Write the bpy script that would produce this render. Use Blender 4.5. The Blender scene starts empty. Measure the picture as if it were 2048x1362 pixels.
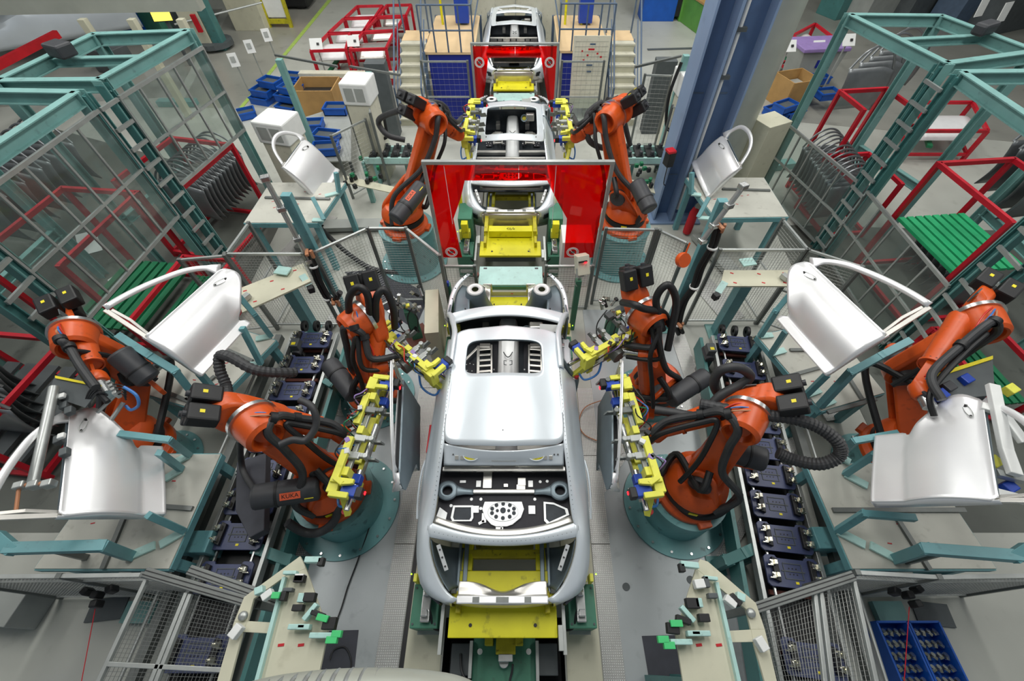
import bpy, bmesh, math, random
from mathutils import Vector, Matrix, Euler
random.seed(7)
SC = bpy.context.scene
COL = SC.collection
V = Vector
# ---------------------------------------------------------------- camera
FPX, CX, CY, CH = 862.0, 1040.0, 681.0, 6.1
TILT = math.atan(1146 / 862)                       # angle below the horizon
cam_data = bpy.data.cameras.new('camera'); cam_data.sensor_width = 36.0
cam_data.lens = 36.0 * FPX / 2048; cam_data.shift_x = (1024 - CX) / 2048
cam_data.clip_end = 200
cam = bpy.data.objects.new('camera', cam_data); COL.objects.link(cam)
cam.location = (0, 0, CH); cam.rotation_euler = (math.pi / 2 - TILT, 0, 0)
SC.camera = cam
SC.view_settings.view_transform = 'Standard'; SC.view_settings.look = 'None'
SC.view_settings.gamma = 1.0; SC.view_settings.exposure = 0.0
SC.view_settings.use_curve_mapping = False
# ---------------------------------------------------------------- light
world = bpy.data.worlds.new('hall_light'); SC.world = world; world.use_nodes = True
world.node_tree.nodes['Background'].inputs[0].default_value = (0.80, 0.90, 1.0, 1)
world.node_tree.nodes['Background'].inputs[1].default_value = 0.23
def area(loc, sx, sy, power, rot=(0, 0, 0), col=(1, 0.985, 0.95)):
    l = bpy.data.lights.new('hall_lamp', 'AREA'); l.shape = 'RECTANGLE'; l.size = sx; l.size_y = sy
    l.energy = power; l.color = col
    o = bpy.data.objects.new('hall_lamp', l); COL.objects.link(o); o.location = loc; o.rotation_euler = rot
for lx in (-6.5, 0.0, 6.5):
    for ly in (4.2, 10.5, 17.0):
        area((lx, ly, 9.5), 1.4, 4.6, 285)
for ly in (4.0, 11.0):
    area((-14, ly, 9.5), 1.2, 5, 140); area((14, ly, 9.5), 1.2, 5, 140)
# ---------------------------------------------------------------- projecting the plan from the photograph
_s, _c = math.sin(TILT), math.cos(TILT)
def at(px, py, z=0.0):
    u = px - CX; v = CY - py
    dx, dy, dz = u, _s * v + _c * FPX, _c * v - _s * FPX
    t = (CH - z) / -dz
    return V((dx * t, dy * t, z))
# ---------------------------------------------------------------- materials
def lin(c):
    c /= 255.0
    return c / 12.92 if c <= 0.04045 else ((c + 0.055) / 1.055) ** 2.4
MATS = {}
def mat(name, rgb, rough=0.5, metal=0.0, var=0.12, scale=6.0, bump=0.0, spots=0.0, emit=0.0, alpha=1.0, spotcol=None, trans=0.0):
    m = bpy.data.materials.new(name); m.use_nodes = True
    nt = m.node_tree; n = nt.nodes; b = n['Principled BSDF']; L = nt.links.new
    base = tuple(lin(c) for c in rgb) + (1,)
    b.inputs['Roughness'].default_value = rough; b.inputs['Metallic'].default_value = metal
    tc = n.new('ShaderNodeTexCoord')
    if var > 0:
        no = n.new('ShaderNodeTexNoise'); no.inputs['Scale'].default_value = scale; no.inputs['Detail'].default_value = 6
        L(tc.outputs['Object'], no.inputs['Vector'])
        mr = n.new('ShaderNodeMapRange'); mr.inputs['From Min'].default_value = 0.3; mr.inputs['From Max'].default_value = 0.7
        mr.inputs['To Min'].default_value = 1 - var; mr.inputs['To Max'].default_value = 1 + var
        L(no.outputs['Fac'], mr.inputs['Value'])
        vm = n.new('ShaderNodeVectorMath'); vm.operation = 'SCALE'; vm.inputs[0].default_value = base[:3]
        L(mr.outputs[0], vm.inputs['Scale'])
        out = vm.outputs[0]
        if spots > 0:
            n2 = n.new('ShaderNodeTexNoise'); n2.inputs['Scale'].default_value = scale * 3.1; n2.inputs['Detail'].default_value = 8
            L(tc.outputs['Object'], n2.inputs['Vector'])
            r2 = n.new('ShaderNodeMapRange'); r2.inputs['From Min'].default_value = 0.60; r2.inputs['From Max'].default_value = 0.70
            r2.inputs['To Min'].default_value = 0; r2.inputs['To Max'].default_value = spots; L(n2.outputs['Fac'], r2.inputs['Value'])
            mx = n.new('ShaderNodeMix'); mx.data_type = 'RGBA'; L(r2.outputs[0], mx.inputs[0]); L(out, mx.inputs[6])
            sc = spotcol or (60, 58, 55); mx.inputs[7].default_value = tuple(lin(c) for c in sc) + (1,)
            out = mx.outputs[2]
        L(out, b.inputs['Base Color'])
        if bump > 0:
            bp = n.new('ShaderNodeBump'); bp.inputs['Strength'].default_value = bump; bp.inputs['Distance'].default_value = 0.01
            L(no.outputs['Fac'], bp.inputs['Height']); L(bp.outputs[0], b.inputs['Normal'])
    else:
        b.inputs['Base Color'].default_value = base
    if emit > 0:
        b.inputs['Emission Color'].default_value = base; b.inputs['Emission Strength'].default_value = emit
    if alpha < 1: b.inputs['Alpha'].default_value = alpha
    if trans > 0: b.inputs['Transmission Weight'].default_value = trans
    m.diffuse_color = base
    MATS[name] = m
    return m
mat('teal', (122, 168, 164), 0.45, var=.10, scale=3, spots=.25)
mat('teal_dark', (72, 124, 122), 0.45, var=.12, scale=3, spots=.3)
mat('teal_jig', (102, 156, 162), 0.45, var=.10, scale=4, spots=.2)
mat('teal_pedestal', (106, 158, 160), 0.4, var=.10, scale=3, spots=.55, spotcol=(45, 70, 72))
mat('teal_pale', (176, 214, 208), 0.35, var=.08, scale=5, spots=.2)
mat('green_machine', (66, 128, 104), 0.5, var=.12, scale=4, spots=.3)
mat('orange', (208, 84, 26), 0.36, var=.08, scale=4, spots=.3, spotcol=(120, 50, 20))
mat('black', (26, 27, 29), 0.5, var=.2, scale=8)
mat('hose', (52, 53, 55), 0.55, var=.2, scale=10)
mat('motor', (58, 60, 64), 0.5, var=.15, scale=6)
mat('motor_light', (92, 94, 98), 0.5, var=.15, scale=6)
mat('yellow', (222, 216, 18), 0.5, var=.08, scale=3, spots=.5, spotcol=(120, 115, 20))
mat('yellow_dirty', (186, 176, 30), 0.55, var=.2, scale=6, spots=.8, spotcol=(70, 62, 22))
mat('yellow_grip', (226, 224, 84), 0.5, var=.06, scale=5, spots=.15, spotcol=(120, 118, 40))
mat('blue_sensor', (22, 66, 170), 0.4, var=.06)
mat('red', (190, 16, 32), 0.5, var=.12, scale=5)
mat('red_rack', (188, 16, 38), 0.5, var=.15, scale=5)
mat('car_body', (222, 230, 236), 0.33, metal=.35, var=.03, scale=2)
mat('car_grey', (120, 134, 142), 0.42, metal=.5, var=.12, scale=4)
mat('car_dark', (44, 50, 56), 0.55, metal=.3, var=.25, scale=9)
mat('car_metal', (206, 204, 198), 0.34, metal=.75, var=.10, scale=6)
mat('car_white', (238, 240, 240), 0.4, metal=.15, var=.04)
mat('damping', (40, 40, 46), 0.7, var=.12, scale=30)
mat('door_alu', (240, 241, 242), 0.30, metal=.45, var=.03, scale=2)
mat('alu', (178, 182, 180), 0.38, metal=.6, var=.08, scale=8)
mat('alu_dark', (118, 122, 120), 0.42, metal=.5, var=.1, scale=8)
mat('steel', (196, 198, 198), 0.26, metal=.9, var=.1, scale=12)
mat('chrome', (216, 214, 200), 0.15, metal=.95, var=.1, scale=15)
mat('wire', (150, 152, 148), 0.4, metal=.5, var=0)
mat('cream', (206, 204, 186), 0.5, var=.06, scale=4, spots=.2)
mat('beige', (200, 198, 176), 0.55, var=.07, scale=2, spots=.25, spotcol=(150, 146, 122))
mat('table_plate', (190, 190, 180), 0.5, var=.10, scale=2.2, spots=.4, spotcol=(140, 138, 128), bump=.05)
mat('grey_paint', (158, 162, 158), 0.5, var=.1, scale=3)
mat('grey_dark', (82, 88, 90), 0.55, var=.15, scale=4)
mat('mat_dark', (62, 64, 72), 0.75, var=.15, scale=6)
mat('pallet', (62, 70, 104), 0.4, var=.10, scale=5)
mat('bin_blue', (18, 84, 176), 0.45, var=.10, scale=4)
mat('curtain_blue', (22, 40, 140), 0.6, var=.1, scale=2)
mat('rail_blue', (84, 102, 124), 0.5, var=.1)
mat('column_blue', (124, 146, 178), 0.45, var=.07, scale=1.2, spots=.12)
mat('column_blue_web', (84, 110, 148), 0.5, var=.10, scale=1.2, spots=.1)
mat('duct', (182, 186, 176), 0.45, metal=.3, var=.08, scale=2)
mat('brown_box', (176, 138, 84), 0.7, var=.1, scale=4)
mat('purple', (150, 126, 184), 0.5, var=.08)
mat('green_slat', (34, 168, 108), 0.5, var=.12, scale=5)
mat('green', (16, 112, 72), 0.5, var=.12, scale=5)
mat('green_bright', (70, 200, 120), 0.5, var=.05)
mat('green_cab', (92, 150, 64), 0.5, var=.1, scale=3)
mat('rust', (104, 58, 48), 0.7, var=.15)
mat('white_card', (228, 230, 228), 0.6, var=.04)
mat('wood_deck', (220, 192, 150), 0.55, var=.06, scale=2)
mat('forklift', (226, 140, 20), 0.45, var=.06)
mat('label_orange', (222, 96, 60), 0.5, var=0)
mat('label_yellow', (236, 220, 40), 0.5, var=0)
mat('blue_tube', (60, 120, 190), 0.4, var=0)
mat('red_tube', (200, 50, 34), 0.4, var=0)
mat('copper', (186, 128, 92), 0.5, var=.1)
mat('led_red', (255, 20, 30), 0.4, var=0, emit=6)
mat('led_green', (160, 255, 30), 0.4, var=0, emit=4)
mat('screen_glow', (240, 226, 90), 0.4, var=0, emit=1.2)
mat('floor_grey', (178, 180, 172), 0.42, var=.09, scale=.8, spots=.22, spotcol=(120, 120, 112), bump=.03)
mat('floor_line', (170, 200, 96), 0.5, var=.1)
mat('floor_road', (150, 150, 142), 0.3, var=.18, scale=.5, spots=.3, spotcol=(90, 88, 80))
mat('floor_plate', (166, 172, 174), 0.40, metal=.2, var=.08, scale=1.5, spots=.25, spotcol=(110, 114, 116))
def glassy(name, rgb, rough, fac, refl=.08):
    m = bpy.data.materials.new(name); m.use_nodes = True; nt = m.node_tree; n = nt.nodes
    n.remove(n['Principled BSDF']); o = n['Material Output']
    t = n.new('ShaderNodeBsdfTransparent'); t.inputs[0].default_value = tuple(lin(c) for c in rgb) + (1,)
    d = n.new('ShaderNodeBsdfDiffuse'); d.inputs[0].default_value = tuple(lin(c) for c in rgb) + (1,)
    g = n.new('ShaderNodeBsdfGlossy'); g.inputs['Roughness'].default_value = rough
    m1 = n.new('ShaderNodeMixShader'); m1.inputs[0].default_value = fac
    m2 = n.new('ShaderNodeMixShader'); m2.inputs[0].default_value = refl
    L = nt.links.new
    L(t.outputs[0], m1.inputs[1]); L(d.outputs[0], m1.inputs[2]); L(m1.outputs[0], m2.inputs[1]); L(g.outputs[0], m2.inputs[2]); L(m2.outputs[0], o.inputs[0])
    MATS[name] = m
glassy('red_acrylic', (250, 12, 8), 0.05, 0.20, .04)
glassy('clear_acrylic', (232, 238, 236), 0.05, 0.04, .04)
mat('blank_grey', (128, 132, 134), 0.36, metal=.6, var=.15, scale=4)
def tread(name, rgb, k):
    m = mat(name, rgb, 0.36, metal=.35, var=.12, scale=2.5, spots=.45, spotcol=(120, 116, 108))
    nt = m.node_tree; n = nt.nodes; L = nt.links.new; b = n['Principled BSDF']
    tc = n.new('ShaderNodeTexCoord'); sp = n.new('ShaderNodeSeparateXYZ'); L(tc.outputs['Object'], sp.inputs[0])
    def M(op, a, bb=None):
        q = n.new('ShaderNodeMath'); q.operation = op
        for i, v in enumerate((a, bb)):
            if v is None: continue
            if isinstance(v, (int, float)): q.inputs[i].default_value = v
            else: L(v, q.inputs[i])
        return q.outputs[0]
    x, y = sp.outputs[0], sp.outputs[1]
    a = M('SINE', M('MULTIPLY', M('ADD', x, y), k)); c = M('SINE', M('MULTIPLY', M('SUBTRACT', x, y), k))
    h = M('MAXIMUM', M('MULTIPLY', a, c), 0.0)
    h = M('MINIMUM', M('MULTIPLY', h, 2.5), 1.0)
    bp = n.new('ShaderNodeBump'); bp.inputs['Strength'].default_value = 1.0; bp.inputs['Distance'].default_value = 0.02
    L(h, bp.inputs['Height']); L(bp.outputs[0], b.inputs['Normal'])
    src = b.inputs['Base Color'].links[0].from_socket; mx = n.new('ShaderNodeMix'); mx.data_type = 'RGBA'; mx.inputs[0].default_value = 1
    L(h, mx.inputs[0]); mx.inputs[6].default_value = (.50, .495, .48, 1); L(src, mx.inputs[7]); L(mx.outputs[2], b.inputs['Base Color'])
tread('tread_plate', (236, 237, 234), 130)
# ---------------------------------------------------------------- objects and grouping
ORG = {}
def finish(o, name, label=None, cat=None, group=None, kind=None):
    if label: o['label'] = label
    if cat: o['category'] = cat
    if group: o['group'] = group
    if kind: o['kind'] = kind
def thing(name, label, cat, loc=(0, 0, 0), group=None):
    o = bpy.data.objects.new(name, None); COL.objects.link(o); o.location = loc; o.empty_display_size = .1
    finish(o, name, label, cat, group); ORG[o.name] = V(loc)
    return o
def frame_of(d, up=V((0, 0, 1))):
    d = d.normalized(); x = d.cross(up)
    if x.length < 1e-4: x = d.cross(V((0, 1, 0)))
    x.normalize(); y = x.cross(d).normalized()
    return x, y, d
WHOLE = {'spot_welds', 'crossmember_welds', 'mesh', 'chalk_scrawl', 'lit_digits', 'parts', 'rail_holes', 'warning_ring', 'speaker_holes', 'printing', 'grid_bars', 'cowl_holes', 'header_bolts', 'shelf_patch', 'perforations'}
SINGULAR = {'bolts': 'bolt', 'plate_holes': 'plate_hole', 'hinge_holes': 'hinge_hole', 'crossbar_slots': 'crossbar_slot', 'drum_cables': 'drum_cable', 'hoses': 'hose', 'cables': 'cable', 'legs': 'leg', 'steps': 'step', 'rungs': 'rung'}
def clusters(bm):
    bm.verts.ensure_lookup_table(); bm.verts.index_update(); seen = {}; comps = []
    for f in bm.faces:
        if f in seen: continue
        st = [f]; seen[f] = 1; comp = []
        while st:
            g = st.pop(); comp.append(g)
            for v in g.verts:
                for h in v.link_faces:
                    if h not in seen: seen[h] = 1; st.append(h)
        comps.append(comp)
    if len(comps) > 120: return comps
    bb = []
    for c in comps:
        vs = [v.co for f in c for v in f.verts]
        bb.append(([min(v[i] for v in vs) - .004 for i in range(3)], [max(v[i] for v in vs) + .004 for i in range(3)]))
    par = list(range(len(comps)))
    def root(i):
        while par[i] != i: i = par[i]
        return i
    for i in range(len(comps)):
        for j in range(i + 1, len(comps)):
            if all(bb[i][0][k] <= bb[j][1][k] and bb[j][0][k] <= bb[i][1][k] for k in range(3)):
                a, b = root(i), root(j)
                if a != b: par[b] = a
    out = {}
    for i, c in enumerate(comps): out.setdefault(root(i), []).extend(c)
    return list(out.values())
class MB:
    def __init__(s): s.bm = bmesh.new()
    def face(s, vs):
        try: return s.bm.faces.new(vs)
        except ValueError: return None
    def hexa(s, P):
        v = [s.bm.verts.new(p) for p in P]
        for f in ((3, 2, 1, 0), (4, 5, 6, 7), (0, 1, 5, 4), (1, 2, 6, 5), (2, 3, 7, 6), (3, 0, 4, 7)): s.face([v[i] for i in f])
    def box(s, c, d, rz=0.0, R=None):
        c = V(c); hx, hy, hz = d[0] / 2, d[1] / 2, d[2] / 2
        M = R if R is not None else Matrix.Rotation(rz, 3, 'Z')
        s.hexa([c + M @ V(p) for p in ((-hx, -hy, -hz), (hx, -hy, -hz), (hx, hy, -hz), (-hx, hy, -hz), (-hx, -hy, hz), (hx, -hy, hz), (hx, hy, hz), (-hx, hy, hz))])
        return s
    def beam(s, a, b, w, h=None, up=(0, 0, 1)):
        h = h or w; a = V(a); b = V(b); x, y, d = frame_of(b - a, V(up))
        x *= w / 2; y *= h / 2
        s.hexa([a - x - y, a + x - y, a + x + y, a - x + y, b - x - y, b + x - y, b + x + y, b - x + y][::1])
        return s
    def ibeam(s, a, b, w, h, t=.015, up=(0, 0, 1)):
        a = V(a); b = V(b); x, y, d = frame_of(b - a, V(up))
        s.beam(a, b, t, h - 2 * t, up)
        for k in (-1, 1): s.beam(a + y * k * (h / 2 - t / 2), b + y * k * (h / 2 - t / 2), w, t, up)
        return s
    def path(s, pts, w, h=None, up=(0, 0, 1)):
        pts = [V(p) for p in pts]
        for i in range(len(pts) - 1):
            d = (pts[i + 1] - pts[i]).normalized() * (h or w) * .42
            s.beam(pts[i] - (d if i else V((0, 0, 0))), pts[i + 1] + (d if i < len(pts) - 2 else V((0, 0, 0))), w, h, up)
        return s
    def cyl(s, a, b, r0, r1=None, n=20, cap=True):
        r1 = r0 if r1 is None else r1; a = V(a); b = V(b); x, y, d = frame_of(b - a)
        A = []; B = []
        for i in range(n):
            t = 2 * math.pi * i / n; q = x * math.cos(t) + y * math.sin(t)
            A.append(s.bm.verts.new(a + q * r0)); B.append(s.bm.verts.new(b + q * r1))
        for i in range(n):
            j = (i + 1) % n; s.face([A[i], A[j], B[j], B[i]])
        if cap: s.face(A[::-1]); s.face(B)
        return s
    def lathe(s, prof, o=(0, 0, 0), axis=(0, 0, 1), n=32):
        o = V(o); x, y, d = frame_of(V(axis)); rings = []
        for r, z in prof:
            if r < 1e-5: rings.append([s.bm.verts.new(o + d * z)]); continue
            rings.append([s.bm.verts.new(o + d * z + (x * math.cos(2 * math.pi * i / n) + y * math.sin(2 * math.pi * i / n)) * r) for i in range(n)])
        for a, b in zip(rings, rings[1:]):
            for i in range(n):
                j = (i + 1) % n
                if len(a) == 1 and len(b) == 1: continue
                if len(a) == 1: s.face([a[0], b[j], b[i]])
                elif len(b) == 1: s.face([a[i], a[j], b[0]])
                else: s.face([a[i], a[j], b[j], b[i]])
        return s
    def tube(s, pts, r, n=8, smooth=0, closed=False, ribs=0):
        pts = [V(p) for p in pts]
        if smooth: pts = catmull(pts, smooth)
        rings = []; prev = None
        for i, p in enumerate(pts):
            d = (pts[min(i + 1, len(pts) - 1)] - pts[max(i - 1, 0)])
            if d.length < 1e-7: d = V((0, 0, 1))
            d.normalize()
            x = prev - d * prev.dot(d) if prev is not None else frame_of(d)[0]
            if x.length < 1e-5: x = frame_of(d)[0]
            x.normalize(); prev = x; y = d.cross(x)
            rr = r[i] if isinstance(r, (list, tuple)) else r
            if ribs: rr *= 1.0 + (.10 if i % 2 else -.04)
            rings.append([s.bm.verts.new(p + (x * math.cos(2 * math.pi * k / n) + y * math.sin(2 * math.pi * k / n)) * rr) for k in range(n)])
        for a, b in zip(rings, rings[1:]):
            for k in range(n):
                j = (k + 1) % n; s.face([a[k], a[j], b[j], b[k]])
        s.face(rings[0][::-1]); s.face(rings[-1])
        return s
    def prism(s, poly, o, ux, uy, t):
        """outline in the plane (o; ux, uy) extruded by t along ux x uy"""
        o = V(o); ux = V(ux).normalized(); uy = V(uy).normalized(); nrm = ux.cross(uy).normalized() * t
        A = [s.bm.verts.new(o + ux * p[0] + uy * p[1]) for p in poly]; B = [s.bm.verts.new(v.co + nrm) for v in A]
        s.face(A[::-1]); s.face(B)
        for i in range(len(A)):
            j = (i + 1) % len(A); s.face([A[i], A[j], B[j], B[i]])
        return s
    def slab(s, pts, t):
        """world outline extruded down by t"""
        A = [s.bm.verts.new(V(p)) for p in pts]; B = [s.bm.verts.new(V(p) - V((0, 0, t))) for p in pts]
        s.face(A); s.face(B[::-1])
        for i in range(len(A)):
            j = (i + 1) % len(A); s.face([A[j], A[i], B[i], B[j]])
        return s
    def grid(s, rows, closed=False):
        R = [[s.bm.verts.new(p) for p in row] for row in rows]
        for a, b in zip(R, R[1:]):
            m = len(a)
            for i in range(m if closed else m - 1):
                j = (i + 1) % m; s.face([a[i], a[j], b[j], b[i]])
        return s
    def surf(s, rows, nu=14, nv=24):
        rows = [resample([V(p) for p in r], nu) for r in rows]
        cols = [resample([r[i] for r in rows], nv) for i in range(nu)]
        return s.grid([[cols[i][j] for i in range(nu)] for j in range(nv)])
    def ring(s, inner, outer, M=4, zf=None):
        rows = []
        for k in range(M + 1):
            t = k / M; row = []
            for a, b in zip(inner, outer):
                p = V(a).lerp(V(b), t)
                if zf: p.z = zf(p.x, p.y)
                row.append(p)
            rows.append(row)
        return s.grid(rows, closed=True)
    def sph(s, c, r, sc=(1, 1, 1), n=14):
        c = V(c); rows = []
        for i in range(n // 2 + 1):
            a = math.pi * i / (n // 2); rows.append([c + V((r * sc[0] * math.sin(a) * math.cos(2 * math.pi * k / n), r * sc[1] * math.sin(a) * math.sin(2 * math.pi * k / n), r * sc[2] * math.cos(a))) for k in range(n)])
        s.grid(rows, closed=True); return s
    def wires(s, o, u, v, pitch=.05, r=.0022, pu=None):
        """welded wire mesh over the parallelogram o, u, v"""
        o = V(o); u = V(u); v = V(v)
        for A, B in ((u, v), (v, u)):
            k = max(1, int(A.length / pitch))
            for i in range(k + 1):
                p = o + A * (i / k); s.cyl(p, p + B, r, n=3, cap=False)
        return s
    def capsule(s, A, B, ra, rb, nrm, t, seg=14):
        """flat rounded arm between two discs, thickness t centred on the axis plane"""
        A = V(A); B = V(B); n_ = V(nrm).normalized(); d = (B - A); L = d.length; d.normalize(); p = n_.cross(d)
        th = math.asin(max(-1, min(1, (ra - rb) / L))) if L > abs(ra - rb) else 0
        out = []
        for i in range(seg + 1):
            a = math.pi / 2 - th + (math.pi + 2 * th) * i / seg
            out.append(A + (d * math.cos(a) + p * math.sin(a)) * ra)
        for i in range(seg + 1):
            a = -math.pi / 2 - th + (math.pi - 2 * th) * i / seg
            a = -(math.pi / 2 + 0) + th + (math.pi - 2 * th) * i / seg
            out.append(B + (d * math.cos(a) + p * math.sin(a)) * rb)
        X = [s.bm.verts.new(q - n_ * t / 2) for q in out]; Y = [s.bm.verts.new(q + n_ * t / 2) for q in out]
        s.face(X[::-1]); s.face(Y)
        for i in range(len(X)):
            j = (i + 1) % len(X); s.face([X[i], X[j], Y[j], Y[i]])
        return s
    def out(s, name, m, parent=None, bevel=0, smooth=False, solid=0, label=None, cat=None, group=None, kind=None, keep=False, auto=35):
        bmesh.ops.recalc_face_normals(s.bm, faces=s.bm.faces)
        if parent is not None and name not in WHOLE:
            cl = clusters(s.bm)
            if 1 < len(cl) <= 40:
                first = None
                for c in cl:
                    q = MB(); mp = {}
                    for f in c:
                        for v in f.verts:
                            if v not in mp: mp[v] = q.bm.verts.new(v.co)
                        q.face([mp[v] for v in f.verts])
                    o = q.out_one(SINGULAR.get(name, name), m, parent, bevel, smooth, solid, label, cat, group, kind, keep, auto)
                    first = first or o
                s.bm.free(); return first
        return s.out_one(name, m, parent, bevel, smooth, solid, label, cat, group, kind, keep, auto)
    def out_one(s, name, m, parent, bevel, smooth, solid, label, cat, group, kind, keep, auto):
        me = bpy.data.meshes.new(name)
        bmesh.ops.recalc_face_normals(s.bm, faces=s.bm.faces)
        origin = V((0, 0, 0))
        if parent is not None: origin = ORG[parent.name]
        elif not keep and len(s.bm.verts):
            lo = V((min(v.co[i] for v in s.bm.verts) for i in range(3))); hi = V((max(v.co[i] for v in s.bm.verts) for i in range(3)))
            origin = V(((lo.x + hi.x) / 2, (lo.y + hi.y) / 2, lo.z))
        if origin.length > 0: bmesh.ops.translate(s.bm, verts=s.bm.verts, vec=-origin)
        s.bm.to_mesh(me); s.bm.free()
        o = bpy.data.objects.new(name, me); COL.objects.link(o)
        me.materials.append(MATS[m] if isinstance(m, str) else m)
        if parent is not None: o.parent = parent
        else: o.location = origin
        ORG[o.name] = origin if parent is None else ORG[parent.name]
        if solid:
            q = o.modifiers.new('thickness', 'SOLIDIFY'); q.thickness = solid; q.offset = 0
        if bevel:
            q = o.modifiers.new('edges', 'BEVEL'); q.width = bevel; q.segments = 2; q.limit_method = 'ANGLE'; q.angle_limit = math.radians(40)
        if smooth:
            for p in me.polygons: p.use_smooth = True
            me.set_sharp_from_angle(angle=math.radians(auto))
        finish(o, name, label, cat, group, kind)
        return o
def catmull(pts, k):
    P = [pts[0]] + pts + [pts[-1]]; out = []
    for i in range(1, len(P) - 2):
        a, b, c, d = P[i - 1], P[i], P[i + 1], P[i + 2]
        for j in range(k):
            t = j / k; out.append(0.5 * ((2 * b) + (c - a) * t + (2 * a - 5 * b + 4 * c - d) * t * t + (3 * b - a - 3 * c + d) * t ** 3))
    out.append(pts[-1]); return out
def resample(pts, n):
    q = catmull(pts, 6); L = [0]
    for a, b in zip(q, q[1:]): L.append(L[-1] + (b - a).length)
    out = []; i = 0
    for k in range(n):
        t = L[-1] * k / (n - 1)
        while i < len(L) - 2 and L[i + 1] < t: i += 1
        w = (t - L[i]) / max(1e-9, L[i + 1] - L[i]); out.append(q[i].lerp(q[i + 1], min(1, max(0, w))))
    return out
def copy_tree(o, parent=None, loc=None, rot=None, label=None, group=None, scale=None):
    c = o.copy(); COL.objects.link(c)
    if parent is not None: c.parent = parent
    if loc is not None: c.location = loc
    if rot is not None: c.rotation_euler = rot
    if scale is not None: c.scale = scale
    if label: c['label'] = label
    if group: c['group'] = group
    for ch in list(o.children): copy_tree(ch, c)
    return c
def text(name, s, size, m, parent, loc, rot, depth=.001, align='CENTER'):
    cu = bpy.data.curves.new(name, 'FONT'); cu.body = s; cu.size = size; cu.extrude = depth; cu.align_x = align; cu.align_y = 'CENTER'
    t = bpy.data.objects.new(name, cu); me = bpy.data.meshes.new_from_object(t); bpy.data.objects.remove(t)
    me.materials.append(MATS[m]); o = bpy.data.objects.new(name, me); COL.objects.link(o)
    if parent is not None: o.parent = parent; loc = V(loc) - ORG[parent.name]
    o.location = loc; o.rotation_euler = rot
    return o
ORD = ['first', 'second', 'third', 'fourth', 'fifth', 'sixth', 'seventh', 'eighth', 'ninth', 'tenth', 'eleventh', 'twelfth', 'thirteenth', 'fourteenth', 'fifteenth', 'sixteenth']
def SD(s): return 'left' if s < 0 else 'right'
XC = -0.12                                          # middle of the line
# ================================================================ the hall
def floor_cells(name, xs, ys, holes, z, m, t=.02):
    mb = MB()
    for i in range(len(xs) - 1):
        for j in range(len(ys) - 1):
            if (i, j) in holes: continue
            mb.grid([[V((xs[i], ys[j], z)), V((xs[i + 1], ys[j], z))], [V((xs[i], ys[j + 1], z)), V((xs[i + 1], ys[j + 1], z))]])
    bmesh.ops.remove_doubles(mb.bm, verts=mb.bm.verts, dist=1e-4)
    o = mb.out(name, m, keep=True, kind='structure'); return o
floor_cells('floor', [-30, -.88, .51, 30], [-4, -.85, .45, 34], {(1, 1)}, 0, 'floor_grey')
mb = MB()                                           # lining of the pit
mb.box((-.185, -.2, -.62), (1.43, 1.34, .02)); mb.box((-.89, -.2, -.31), (.02, 1.34, .60)); mb.box((.52, -.2, -.31), (.02, 1.34, .60))
mb.box((-.185, .46, -.31), (1.43, .02, .60)); mb.box((-.185, -.86, -.31), (1.43, .02, .60))
mb.out('trim_1', 'black', kind='structure')
MB().box((0, 33.9, 4.5), (60, .2, 9)).out('wall_back', 'grey_paint', kind='structure')
MB().box((-29.9, 15, 4.5), (.2, 38, 9)).out('wall_left', 'grey_paint', kind='structure')
MB().box((29.9, 15, 4.5), (.2, 38, 9)).out('wall_right', 'grey_paint', kind='structure')
MB().box((0, 15, 13.0), (60, 38, .2)).out('ceiling', 'grey_paint', kind='structure')
# dark driving lane and its painted edge lines
MB().slab([at(360, 215, .006), at(478, 215, .006), at(655, 0, .006), at(470, 0, .006)], .004).out('driving_lane', 'floor_road', label='worn shiny grey driving lane running away past the red racks', cat='floor marking')
MB().slab([at(478, 215, .009), at(486, 215, .009), at(663, 0, .009), at(655, 0, .009)], .004).out('lane_line', 'floor_line', label='thin green painted line along the right edge of the driving lane', cat='floor marking')
MB().slab([at(1600, 130, .006), at(1760, 110, .006), at(1700, 0, .006), at(1560, 0, .006)], .004).out('driving_lane', 'floor_road', label='dark grey lane at the top right behind the purple-lidded bin', cat='floor marking')
# metal floor plates and tread plates round the line
def plate(pts, z, m, label, t=.012):
    p = [V((x, y, z)) for x, y in pts]
    return MB().slab(p, t).out('floor_plate' if m != 'tread_plate' else 'tread_plate', m, label=label, cat='floor plate')
plate([(-3.05, -.6), (-1.64, -.6), (-1.64, 5.3), (-3.05, 5.3)], .013, 'floor_plate', 'large smooth grey steel floor sheet under the left front robot')
plate([(1.17, -.6), (2.72, -.6), (2.72, 5.3), (1.17, 5.3)], .013, 'floor_plate', 'large smooth grey steel floor sheet under the right front robot')
plate([(-1.31, -.8), (-.90, -.8), (-.90, 5.3), (-1.31, 5.3)], .012, 'beige', 'narrow beige floor strip on the left of the car track')
plate([(.53, -.8), (.92, -.8), (.92, 5.3), (.53, 5.3)], .012, 'beige', 'narrow beige floor strip on the right of the car track')
plate([(-1.365, -.8), (-1.31, -.8), (-1.31, 2.1), (-1.365, 2.1)], .006, 'black', 'thin dark channel beside the left tread plate', .004)
y = -.8
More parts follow.
